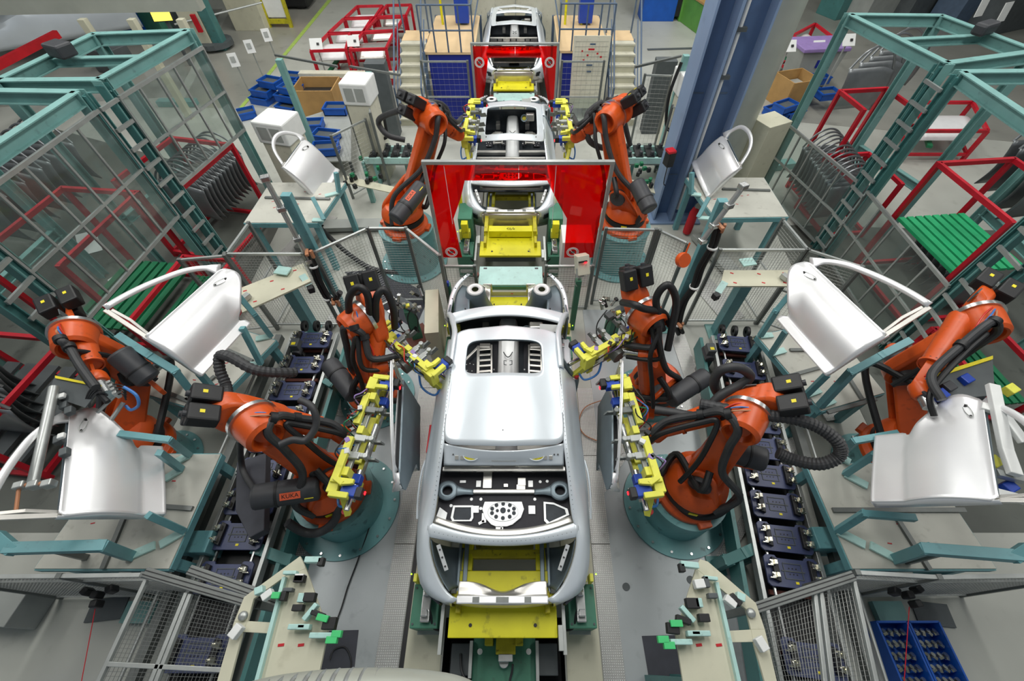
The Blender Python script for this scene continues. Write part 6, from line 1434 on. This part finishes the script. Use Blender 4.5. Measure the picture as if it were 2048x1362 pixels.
platform(1, 1.05, 2.45, 13.4, 16.2, 1.45, 0, 'raised platform with blue curtain below it, right of the hall gate')
stairs(-1, -3.0, 12.2, 1.45, 'pale staircase climbing away on the left of the line'); stairs(1, 2.87, 12.2, 1.45, 'pale staircase climbing away on the right of the line')
T = thing('notice_board', 'tall pale gridded notice board with coloured markings beside the right staircase', 'board', (1.9, 12.6, 0))
MB().box((1.85, 12.7, 1.15), (.95, .04, 1.7), R=Euler((-.12, 0, .0)).to_matrix()).out('board', 'cream', T)
mb = MB()
for i in range(14): mb.box((1.85, 12.7 - .024 + (1.15 - (.45 + i * .11)) * -.12, .45 + i * .11), (.86, .003, .004)); 
for i in range(11): mb.beam((1.42 + i * .086, 12.672 + .095, .42), (1.42 + i * .086, 12.672 - .095, 1.92), .004, .003)
mb.out('printing', 'grey_paint', T)
for x, z, w_, m in ((1.85, 1.88, .14, 'rail_blue'), (1.83, 1.76, .16, 'red'), (1.6, 1.72, .04, 'red'), (2.0, 1.66, .05, 'red'), (1.75, 1.62, .05, 'red'), (2.1, 1.58, .05, 'red'), (1.66, 1.5, .05, 'red'), (1.83, 1.38, .16, 'rail_blue'), (1.84, 1.22, .12, 'rail_blue'), (1.83, 1.06, .13, 'label_yellow'), (1.6, .8, .05, 'label_orange')): MB().box((x, 12.67 - (z - 1.15) * .12 - .003 + (0), z), (w_, .006, .04)).out('note', m, T)
MB().box((1.85, 12.9, .35), (.06, .4, .7)).out('stand', 'grey_paint', T)
for s in (-1, 1):
    x0, x1 = (-2.35, -1.25) if s < 0 else (1.0, 2.0)
    T = fence('%s aluminium gate frame with a dark blue window in front of the platform' % SD(s), [(x0, 11.45), (x1, 11.45)], 1.9, mid=1.1, wire=.12, name='gate_frame')
    MB().box(((x0 + x1) / 2, 11.47, .75), (x1 - x0 - .1, .01, .6)).out('blue_sheet', 'curtain_blue' if s < 0 else 'clear_acrylic', T)
fence('aluminium frame panel beside the left hose mast, far back', [w(690, 200, 1.7), w(735, 175, 1.7), w(760, 300, .9)], 1.7, wire=.1, mid=.9)
fence('two aluminium frame panels left of the left back robot', [w(672, 300, 1.2), w(728, 230, 1.6)], 1.5, wire=.08)
fence('aluminium frame panel left of the right hose mast', [w(1290, 150, 1.8), w(1345, 152, 1.8)], 1.8, wire=.1)
fence('aluminium frame panel between the right hose mast and the blue column', [w(1345, 212, 1.6), w(1392, 240, 1.6), w(1410, 300, 1.3)], 1.6, wire=.08)
for k, (x, y, s_) in enumerate(((768, 170, .5), (1315, 165, .45))):
    p = at(x, y + 30, .9); MB().box((p.x, p.y, .9), (.5, .3, 1.8)).out('tall_cabinet', 'grey_dark', bevel=.01, label='tall black cabinet at the back, %s of the line' % SD(-1 if k == 0 else 1), cat='cabinet')
# cross conveyors at the back with dark carriers
for s, x0, x1 in ((-1, -3.6, -2.2), (1, 2.3, 4.0)):
    T = thing('cross_conveyor', '%s cross conveyor in pale teal behind the back robots' % SD(s), 'conveyor', ((x0 + x1) / 2, 9.6, 0))
    for y in (9.35, 9.85): MB().beam((x0, y, .62), (x1, y, .62), .06, .14, up=(0, 0, 1)).out('side_rail', 'teal_pale', T)
    MB().box(((x0 + x1) / 2, 9.6, .5), (x1 - x0, .46, .03)).out('trough', 'grey_paint', T)
    for x in (x0 + .2, x1 - .2): MB().box((x, 9.6, .28), (.08, .5, .55)).out('leg', 'teal', T)
    n = 5 if s < 0 else 6
    for i in range(n):
        x = x0 + .2 + (x1 - x0 - .4) * i / (n - 1); C_ = thing('carrier', 'dark carrier with small clamps on the %s cross conveyor, %s from the left' % (SD(s), ORD[i]), 'pallet', (x, 9.6, .7), 'carriers on the %s cross conveyor' % SD(s))
        MB().box((x, 9.6, .70), (.17, .5, .03)).out('plate', 'black', C_); 
        for y in (9.42, 9.75): MB().box((x + .03, y, .76), (.07, .07, .09), .3).out('clamp', 'motor', C_, bevel=.01)
for s, pts in ((-1, ((725, 322), (810, 318))), (1, ((1268, 318), (1330, 322)))):
    a = at(*pts[0], .5); b = at(*pts[1], .5); T = thing('small_stand', '%s low teal stand with clear cover behind the back robot' % SD(s), 'stand', tuple(((a + b) / 2).xy) + (0,))
    MB().slab([a, b, b + V((0, .45, 0)), a + V((0, .45, 0))], .04).out('top', 'teal_pale', T)
    for q in (a, b, a + V((0, .45, 0)), b + V((0, .45, 0))): MB().box((q.x, q.y, .24), (.07, .07, .46)).out('leg', 'teal', T)
    MB().box((a + b) / 2 + V((0, .2, .14)), (.3, .2, .22)).out('cover', 'clear_acrylic', T); MB().box((a + b) / 2 + V((.1, .1, .08)), (.10, .08, .12)).out('sensor', 'teal', T)
# green-padded test jigs by the back left and right
rnd = random.Random(3)
for s, ox, oy in ((-1, 735, 365), (1, 1268, 368)):
    c = at(ox, oy, .5); T = thing('test_jig', '%s small jig with green pads and black locators on the floor by the back pedestal' % SD(s), 'jig', (c.x, c.y, 0))
    MB().slab([at(ox - 50 + (0 if s < 0 else 25), oy - 15, .5), at(ox + 60, oy + 10, .5), at(ox + 55, oy + 22, .5), at(ox - 45 + (0 if s < 0 else 30), oy, .5)], .02).out('plate', 'beige', T)
    MB().box((c.x, c.y, .24), (.1, .1, .48)).out('leg', 'teal', T)
    for i in range(7): MB().box(at(ox - 20 + rnd.uniform(-25, 60), oy - 18 + rnd.uniform(-14, 26), .56), (.08, .07, .10), rnd.uniform(0, 2)).out('locator', 'black', T, bevel=.008)
    for i in range(5): MB().box(at(ox - 15 + rnd.uniform(-20, 50), oy - 30 + rnd.uniform(-20, 26), .66), (.09, .07, .08), rnd.uniform(0, 2)).out('green_pad', 'green', T, bevel=.008)
# blue bins
def bin_proto():
    T = thing('blue_bin', 'x', 'bin', (0, 0, 0)); a, b, h = .30, .20, .20
    mb = MB(); mb.box((0, 0, .01), (2 * a, 2 * b, .02))
    for k in (-1, 1): mb.box((k * (a - .01), 0, h / 2), (.02, 2 * b, h)); mb.box((0, k * (b - .01), h / 2), (2 * a, .02, h))
    mb.box((0, -b - .008, h - .02), (2 * a + .03, .02, .03)); mb.box((0, b + .008, h - .02), (2 * a + .03, .02, .03)); mb.box((-a - .008, 0, h - .02), (.02, 2 * b, .03)); mb.box((a + .008, 0, h - .02), (.02, 2 * b, .03))
    mb.out('shell', 'bin_blue', T); MB().box((0, 0, .10), (2 * a - .06, 2 * b - .06, .06)).out('contents', 'grey_dark', T, kind='stuff')
    return T
BP = bin_proto(); bf = [True]
def bins(cells, where, rz0=0):
    for i, (px, py, z, rz, how) in enumerate(cells):
        lab = 'blue bin %s, %s' % (where, how); p = at(px, py, z); g = 'blue bins ' + where
        if bf[0]: BP.location = p; BP.rotation_euler = (0, 0, rz); BP['label'] = lab; BP['group'] = g; bf[0] = False
        else: copy_tree(BP, None, p, (0, 0, rz), lab, g)
bins([(528, 205, 0, -.3, 'bottom layer of the left pile, left one'), (580, 222, 0, -.3, 'bottom layer of the left pile, right one'), (530, 190, .20, -.3, 'second layer, left one'), (578, 200, .20, -.3, 'second layer, right one'),
      (545, 172, .40, -.35, 'on top of the left pile, left one'), (585, 185, .40, -.35, 'on top of the left pile, right one'), (592, 162, .20, -.2, 'behind the pile, top left one'), (618, 170, .20, -.1, 'behind the pile, top right one'), (600, 195, .1, -.6, 'tipped between the piles'), (492, 235, 0, .5, 'alone left of the pile')], 'near the distant left door')
p = at(650, 300, 0); T = thing('low_shelf', 'low grey shelf under the blue bins behind the small distant left door', 'shelf', (p.x, p.y, 0))
MB().slab([at(600, 322, .39), at(598, 238, .39), at(702, 205, .39), at(702, 322, .39)], .03).out('shelf_board', 'grey_paint', T)
for x_, y_ in ((604, 318), (602, 242), (698, 212), (698, 318)): q = at(x_, y_, .36); MB().box((q.x, q.y, .18), (.06, .06, .36)).out('leg', 'grey_dark', T)
bins([(625, 258, .4, .1, 'upper one with black parts'), (655, 280, .4, -.2, 'middle one with white slips'), (655, 305, .4, .1, 'lowest one behind the door'), (675, 225, .4, 0, 'right one by the frame')], 'on the shelf behind the small left door')
bins([(1548, 228, 0, .5, 'front left one'), (1568, 220, .20, .5, 'upper front'), (1580, 232, 0, .4, 'front right one'), (1612, 190, .2, .6, 'beside the cage post'), (1650, 195, .3, .2, 'inside the cage post'), (1632, 165, .3, .3, 'farthest one')], 'between round duct and far right cage')
# brown pallet box
def crate(label, px, py, d, h, rz=0, fill='black'):
    p = at(px, py, 0); T = thing('cardboard_crate', label, 'crate', tuple(p)); R = Matrix.Rotation(rz, 3, 'Z'); a, b = d[0] / 2, d[1] / 2
    for c, s_ in (((a, 0), (.03, d[1])), ((-a, 0), (.03, d[1])), ((0, b), (d[0], .03)), ((0, -b), (d[0], .03))): MB().box(p + R @ V((c[0], c[1], h / 2)), (s_[0], s_[1], h), rz).out('side', 'brown_box', T)
    MB().box(p + V((0, 0, .05)), (d[0], d[1], .06), rz).out('base', 'brown_box', T); MB().box(p + V((0, 0, h * .6)), (d[0] - .1, d[1] - .1, .08), rz).out('contents', fill, T, kind='stuff')
crate('brown cardboard crate of dark parts in front of the red racks', 650, 222, (1.1, .9), .75, 0); crate('tall brown cardboard crate behind the cream cabinet on the right', 1572, 205, (.9, .8), .75, .3, 'grey_paint')
# waste bin with purple lid
p = at(1598, 168, 0); T = thing('wheeled_bin', 'pale wheeled waste bin with a purple lid, upper right', 'waste bin', tuple(p))
MB().prism([(-.55, 0), (.55, 0), (.68, 1.0), (-.68, 1.0)], p + V((0, .35, .08)), (1, .1, 0), (0, 0, 1), .8).out('body', 'grey_paint', T, bevel=.02); MB().box(p + V((0, -.05, 1.13)), (1.45, 1.0, .10), .1).out('lid', 'purple', T, bevel=.02); MB().box(p + V((.05, -.47, .75)), (.22, .02, .2), .1).out('square_label', 'curtain_blue', T)
for k in (-.5, .5): MB().cyl(p + V((k, -.3, .07)), p + V((k + .05, -.3, .07)), .07).out('wheel', 'black', T)
# red racks of body panels
def lowrack(label, quad, z, mid=True, cards=0):
    P = [at(*p, z) for p in quad]; c = sum(P, V((0, 0, 0))) / 4; T = thing('panel_rack', label, 'rack', (c.x, c.y, 0))
    for a, b in zip(P, P[1:] + P[:1]): MB().beam(a, b, .07, .07).out('beam', 'red_rack', T)
    for q in P: MB().box((q.x, q.y, z / 2), (.08, .08, z)).out('post', 'red_rack', T)
    lo = [V((q.x, q.y, .2)) for q in P]
    for a, b in zip(lo, lo[1:] + lo[:1]): MB().beam(a, b, .06, .06).out('beam', 'red_rack', T)
    rows = [[P[0].lerp(P[1], .08 + .84 * t).lerp(P[3].lerp(P[2], .08 + .84 * t), v) - V((0, 0, .12 + .25 * abs(2 * v - 1) ** 2)) for t in (0, .33, .66, 1)] for v in (.08, .3, .5, .7, .92)]
    MB().surf(rows, 8, 12).out('panel', 'car_white' if cards == 0 else 'car_metal', T, smooth=True, solid=.03)
    MB().beam(lo[0].lerp(lo[1], .3) + V((0, 0, .2)), lo[3].lerp(lo[2], .3) + V((0, 0, .2)), .12, .06).out('green_pad', 'green', T)
    return T
names = [('front left', ((622, 102), (692, 100), (700, 66), (657, 68))), ('front right', ((700, 100), (772, 98), (790, 62), (726, 66))), ('middle left', ((657, 67), (726, 65), (745, 36), (688, 38))), ('middle right', ((728, 64), (792, 61), (808, 34), (754, 36))), ('back left', ((690, 37), (750, 35), (765, 12), (715, 13))), ('back right', ((756, 34), (812, 32), (822, 10), (774, 11)))]
for i, (n_, q) in enumerate(names): lowrack('red rack of pale body panels beside the lane, %s of the block' % n_, q, 1.0, cards=i % 2)
lowrack('low red rack of pale panels in the back of the near right cage', ((1845, 262), (1975, 262), (1945, 205), (1835, 205)), .8)
lowrack('red rack with a flat panel beyond the purple-lidded bin', ((1585, 72), (1600, 82), (1672, 80), (1630, 48)), 1.0); lowrack('small red rack right of the round duct, farthest back', ((1598, 48), (1612, 70), (1660, 60), (1628, 42)), 1.0) if 0 else None
for k, (x, y, z) in enumerate(((632, 88, 1.15), (706, 82, 1.15), (1580, 92, 1.4), (1638, 92, 1.1), (1698, 80, 1.6))):
    p = at(x, y, z); T = thing('sign_card', ('white card standing on the %s red rack' % ('front left' if k == 0 else 'front right')) if k < 2 else 'white paper card ' + ('on the lid of the purple-lidded bin', 'on the rack right of the purple-lidded bin', 'behind the far right cage corner')[k - 2], 'card', tuple(p))
    MB().box(p, (.36, .02, .30), R=Euler((-.7, 0, .1)).to_matrix()).out('card', 'white_card', T); MB().box(p + V((.06, -.02, .01)), (.07, .02, .06), R=Euler((-.7, 0, .1)).to_matrix()).out('printed_mark', 'black', T)
    MB().beam((p.x, p.y + .02, p.z - .1), (p.x, p.y + .02, .2), .03).out('holder', 'grey_paint', T)
MB().beam(at(600, 148, .5), at(870, 150, .5), .25, .12).out('beige_beam', 'cream', label='long cream beam on the floor in front of the red racks', cat='beam')
# machines and furniture at the top right
p = at(1310, 36, 0); MB().box((p.x, p.y, 1.1), (1.3, .8, 2.2)).out('blue_cabinet', 'bin_blue', bevel=.01, label='bright blue cabinet standing against the back at the top, right of the platform', cat='cabinet')
p = at(1348, 38, 0); MB().box((p.x - .05, p.y - .1, 1.0), (.5, .3, 1.7)).out('dark_cabinet', 'black', bevel=.01, label='narrow black cabinet in front of the blue one at the top right', cat='cabinet')
p = at(1385, 38, 0); MB().box((p.x + .1, p.y + .1, 1.1), (1.5, .8, 2.2)).out('green_cabinet', 'green_cab', bevel=.01, label='green cabinet next to the bright blue cabinet at the top', cat='cabinet')
p = at(1412, 70, 0); T = thing('workbench', 'long green workbench with a pinkish top left of the blue column', 'workbench', tuple(p)); MB().box((p.x, p.y + .6, .45), (.9, 3.2, .9), .25).out('body', 'green_cab', T, bevel=.01); MB().box((p.x, p.y + .6, .93), (1.0, 3.3, .06), .25).out('top', 'copper' if 0 else 'brown_box', T); MB().box((p.x - .2, p.y - .2, 1.0), (.2, .2, .12), .3).out('vise', 'green_machine', T, bevel=.02)
MB().beam(at(1295, 99, .012), at(1400, 96, .012), .14, .012).out('floor_drain', 'grey_dark', label='dark slotted floor drain between right staircase and blue column', cat='drain')
p = at(1392, 130, 0); MB().box((p.x, p.y, .5), (.45, .4, 1.0)).out('tool_trolley', 'blue_sensor', bevel=.02, label='small blue trolley with an orange item, left of the blue column', cat='trolley'); MB().box((p.x, p.y, 1.06), (.3, .25, .10)).out('orange_case', 'label_orange', bevel=.02, label='small orange case lying on the blue trolley', cat='case')
for k, (x, y, w_, h_, m, lab) in enumerate(((1690, 12, 1.6, .9, 'teal_dark', 'dark teal machine at the top edge right of the duct'), (1745, 22, 1.8, 1.6, 'grey_paint', 'grey machine with a green square, top right'), (1830, 20, 2.0, 1.8, 'grey_dark', 'dark machine block top right, left of the white notices'), (1925, 30, 2.2, 2.0, 'rail_blue', 'dark blue-grey cabinet top right with papers on it'), (2010, 40, 2.4, 2.2, 'grey_dark', 'dark cabinet in the extreme top right corner'))):
    p = at(x, y + 25, 0); MB().box((p.x, p.y + .5, h_ / 2), (w_, 1.0, h_), .4).out('machine', m, bevel=.02, label=lab, cat='machine')
for x, y, lab in ((1965, 4, 'upper left'), (2010, 14, 'right')): p = at(x, y + 10, 1.9); MB().box(p, (.35, .02, .45), R=Euler((-.2, 0, .4)).to_matrix()).out('notice', 'white_card', label='white paper notice pinned in the top right corner, %s one' % lab, cat='notice')
# top left: columns, machines, second line
p = at(430, 96, 0); T = thing('roof_column', 'grey concrete-coloured column with pipes, top left beside the lane', 'column', tuple(p))
MB().box((p.x - .2, p.y, 3.5), (.7, .6, 7)).out('shaft', 'beige', T, bevel=.02); MB().box((p.x + .35, p.y - .1, 3.5), (.35, .35, 7)).out('side_pipe', 'teal_dark', T, bevel=.02); MB().box((p.x + .1, p.y - .5, .9), (.14, .1, .5)).out('red_box', 'red', T); MB().cyl((p.x + .1, p.y, .1), (p.x + .1, p.y, .25), .6, n=16).out('foot_ring', 'grey_dark', T)
MB().cyl(p + V((-.6, -.6, .9)), p + V((1.9, .9, 1.1)), .03, n=8).out('barrier_bar', 'alu', label='thin pale barrier bar in front of the grey column, top left', cat='bar')
p = at(495, 70, 0); MB().box((p.x, p.y + .8, 2.5), (1.2, .8, 5)).out('roof_column', 'green_machine' if 0 else 'beige', bevel=.02, label='second beige column, right of the grey one, at the top left', cat='column')
T = thing('lane_sign', 'olive-yellow sign frame with a white panel standing on the lane', 'sign', tuple(at(560, 60, 0))); p = at(562, 55, 0)
for k in (-1, 1): MB().beam((p.x + k * .42, p.y, 0), (p.x + k * .42, p.y + .1, 1.3), .12, .10).out('upright', 'yellow_dirty', T)
MB().box((p.x, p.y + .1, 1.27), (.96, .12, .14)).out('top_bar', 'yellow_dirty', T); MB().box((p.x, p.y + .02, .2), (.96, .12, .14)).out('bottom_bar', 'yellow_dirty', T); MB().box((p.x, p.y + .05, .75), (.7, .04, .85)).out('panel', 'white_card', T)
for k, (x, y) in enumerate(((467, 120), (499, 93), (533, 70))):
    p = at(x, y, 1.0); T = thing('hanging_card', 'white card on a stand at the edge of the lane, ' + ('nearest', 'middle one', 'farthest')[k], 'card', (p.x, p.y, 0)); MB().box(p, (.24, .02, .34), R=Euler((-.3, 0, .4)).to_matrix()).out('card', 'white_card', T); MB().box(p + V((0, -.02, .02)), (.12, .01, .14), R=Euler((-.3, 0, .4)).to_matrix()).out('printed_mark', 'grey_paint', T); MB().box((p.x, p.y + .03, .5), (.03, .03, 1.0)).out('stand', 'alu', T)
p = at(575, 18, 0); T = thing('forklift', 'orange and black forklift truck cut off by the top edge', 'forklift', tuple(p))
MB().box((p.x - .1, p.y + .6, .7), (1.6, 1.2, .9)).out('body', 'forklift', T, bevel=.08); MB().box((p.x + .3, p.y + .4, .35), (1.3, 1.1, .5)).out('chassis', 'black', T, bevel=.05)
for k in (-.5, .6): MB().cyl((p.x + k, p.y - .05, .3), (p.x + k, p.y + .12, .3), .3).out('wheel', 'black', T, bevel=.03)
for k in (-.8, .5): MB().box((p.x + k, p.y + .9, 1.6), (.08, .08, 1.2)).out('mast', 'black', T)
# overhead beam, second line and clutter on the far left
MB().beam(at(-40, 12, 2.6), at(400, 4, 2.6), .3, .3).out('cable_tray', 'grey_dark' if 0 else 'duct', label='long pale grey cable tray running along the top left edge', cat='tray')
for x in (150, 250, 350):
    p = at(x, 18, 2.6); MB().box((p.x, p.y, 1.2), (.16, .16, 2.4)).out('tray_post', 'beige', label='beige post under the cable tray, ' + {150: 'leftmost', 250: 'middle', 350: 'rightmost'}[x], cat='post')
MB().beam(at(-20, 138, 1.6), at(115, 68, 1.6), .12, .18).out('red_beam', 'red', label='thick dark red beam slanting at the left edge behind the cages', cat='beam')
T = thing('glass_booth', 'clear-glazed booth behind the red beam at the left edge', 'booth', tuple(at(30, 110, 0))); a = at(-20, 110, 0); b = at(90, 62, 0)
for i in range(5): q = a.lerp(b, i / 4); MB().box((q.x, q.y, 1.3), (.06, .06, 2.6)).out('post', 'alu_dark', T)
MB().prism([(0, 0), ((b - a).length, 0), ((b - a).length, 2.3), (0, 2.3)], a + V((0, 0, .2)), (b - a), (0, 0, 1), .01).out('glazing', 'clear_acrylic', T)
MB().beam(a + V((0, 0, 2.6)), b + V((0, 0, 2.6)), .07).out('top_rail', 'alu_dark', T)
p = at(165, 95, 0); T = thing('unpainted_car', 'bare white car body of another line, half hidden behind the far left cage', 'car', tuple(p))
sec = [(-2.2, .62, .55), (-1.9, .78, .60), (-1.0, .80, .98), (-.3, .66, 1.32), (.6, .64, 1.36), (1.3, .74, .98), (2.2, .72, .85)]
rows = [[V((p.x, p.y, .4)) + Matrix.Rotation(-1.0, 3, 'Z') @ V((x_, y, z_)) for x_, z_ in ((-.88, .1), (-.9, min(zt_, .75) * .9), (-w_, zt_ * .96), (0, zt_ + .05), (w_, zt_ * .96), (.9, min(zt_, .75) * .9), (.88, .1))] for y, w_, zt_ in sec]
MB().surf(rows, 22, 30).out('shell', 'car_body', T, smooth=True, solid=.02)
rows = [[V((p.x, p.y, .425)) + Matrix.Rotation(-1.0, 3, 'Z') @ V((x_, y, z_)) for x_, z_ in ((-.55, z0_ + .02), (0, z0_ + .06), (.55, z0_ + .02))] for y, z0_ in ((-.95, 1.0), (-.35, 1.33))]
MB().surf(rows, 6, 4).out('windscreen_opening', 'car_dark', T)
for k, (x, y, lab, m, d) in enumerate(((60, 22, 'grey monitor cabinet at the top left edge', 'grey_paint', (1.0, .5, 1.8)), (270, 60, 'blue crate stack behind the far left cage', 'bin_blue', (1.4, .7, .8)), (190, 50, 'small dark machine left of the blue crates, top left', 'grey_dark', (1.2, .8, 1.0)), (330, 60, 'green-grey machine under the lit screen, top left', 'green_machine', (1.2, .9, .9)), (385, 60, 'dark machine left of the grey column', 'grey_dark', (1.0, .9, 1.3)), (240, 140, 'dark equipment standing inside the far left cage', 'grey_dark', (1.0, .8, .7)), (130, 112, 'grey drive unit on top of the far left cage beam', 'motor', (.34, .25, .18)))):
    p = at(x, y, 3.5 if k == 6 else 0); MB().box((p.x, p.y, (3.5 if k == 6 else 0) + d[2] / 2), d, -.4).out('machine', m, bevel=.03, label=lab, cat='machine')
p = at(322, 26, 1.5); T = thing('monitor', 'small monitor with a lit yellow screen, top left', 'monitor', (p.x, p.y, 0)); MB().box((p.x, p.y, 1.5), (.62, .06, .44), R=Euler((-.3, 0, .2)).to_matrix()).out('case', 'black', T, bevel=.01); MB().box((p.x - .005, p.y - .036, 1.49), (.54, .01, .36), R=Euler((-.3, 0, .2)).to_matrix()).out('screen', 'screen_glow', T); MB().box((p.x, p.y + .05, .65), (.08, .08, 1.3)).out('stand', 'grey_dark', T)
p = at(1962, 68, 3.5); MB().box((p.x, p.y, 3.585), (.4, .2, .17), .5).out('drive_unit', 'motor', bevel=.04, label='grey drive unit lying on the cross beam of the far right cage', cat='drive unit')
# ================================================================ near edge
T = thing('corrugated_duct', 'silver corrugated duct curving through the bottom edge of the view', 'duct', tuple(at(760, 1400, 3.0)))
MB().tube([at(440, 1432, 2.9), at(560, 1404, 2.95), at(700, 1392, 3.0), at(830, 1396, 3.05), at(920, 1414, 3.05), at(965, 1457, 3.0)], .125, 24, 10).out('skin', 'duct', T, smooth=True)
for i in range(16): MB().lathe([(.124, -.012), (.131, 0), (.124, .012)], at(500 + i * 28, 1392 + .0006 * (i * 28 - 230) ** 2, 2.97 + .005 * i), (1, .0, 0), 24).out('rib', 'alu', T, smooth=True)
for name, cells, where in (('r', [(1790, 1322, .0, .0, 'left one filled with clamps'), (1855, 1322, .0, .0, 'right one filled with clamps')], 'on the floor at the lower right corner'), ('l', [(40, 1480, .0, 0, 'left one cut by the bottom edge'), (120, 1482, .0, 0, 'right one cut by the bottom edge')], 'at the lower left corner')):
    for px, py, z, rz, how in cells:
        p = at(px, py, z); T = thing('blue_bin', 'blue parts bin %s, %s' % (where, how), 'bin', tuple(p)); a, b, h = .17, .36, .22
        mb = MB(); mb.box(p + V((0, 0, .01)), (2 * a, 2 * b, .02))
        for k in (-1, 1): mb.box(p + V((k * a, 0, h / 2)), (.02, 2 * b, h)); mb.box(p + V((0, k * b, h / 2)), (2 * a, .02, h))
        mb.out('shell', 'bin_blue', T)
        if name == 'r':
            for i in range(4):
                for j in range(6): MB().cyl(p + V((-.11 + i * .07, -.30 + j * .11, .10)), p + V((-.10 + i * .07, -.27 + j * .11, .17)), .024, n=8).out('clamp_part', 'chrome', T, smooth=True, kind='stuff') if 0 else None
            mb = MB()
            for i in range(4):
                for j in range(6): q = p + V((-.11 + i * .07, -.30 + j * .11, .10)); mb.cyl(q, q + V((.01, .03, .07)), .024, n=8); mb.box(q + V((.02, .0, .05)), (.03, .05, .03), i + j)
            mb.out('parts', 'chrome', T, kind='stuff')
for s, (x, y) in ((-1, (215, 1218)), (1, (1865, 1228))):
    p = at(x, y, .01); MB().box((p.x, p.y, .012), (.42, .24, .02), -.1 * s).out('foot_grate', 'grey_dark', label='%s dark foot grate on the floor below the front fence' % SD(s), cat='grate')
    T = thing('pull_cord_switch', '%s black pull-cord switch hanging under the front fence with a red cord' % SD(s), 'switch', tuple(at(195 if s < 0 else 1815, 1185, 1.0))); q = at(195 if s < 0 else 1815, 1190, 1.0)
    for dx, dy in ((-.12, .03), (0, 0), (.12, .05), (.04, -.08)): MB().box(q + V((dx, dy, 0)), (.07, .07, .12), dx * 4).out('housing', 'black', T, bevel=.015)
    MB().tube([q + V((0, -.1, -.05)), at(162 if s < 0 else 1808, 1368, .9)] if s < 0 else [q + V((0, -.1, -.05)), at(1808, 1368, .9)], .004, 6).out('red_cord', 'red', T)
    c = at(285 if s < 0 else 1775, 1225, .02); MB().box((c.x, c.y, .05), (.35, .22, .08)).out('teal_base', 'teal', label='%s pale teal base block on the floor behind the mesh canopy' % SD(s), cat='base')
c = at(40, 1218, .0); MB().box((c.x, c.y, .2), (.7, .35, .4), -.1).out('grey_box', 'grey_paint', bevel=.01, label='low olive-grey box with black end at the lower left edge', cat='box')

for o in []:
    if 'label' in o.keys() and len(o['label'].split()) > 16: print('LONG', o.name, o['label'])
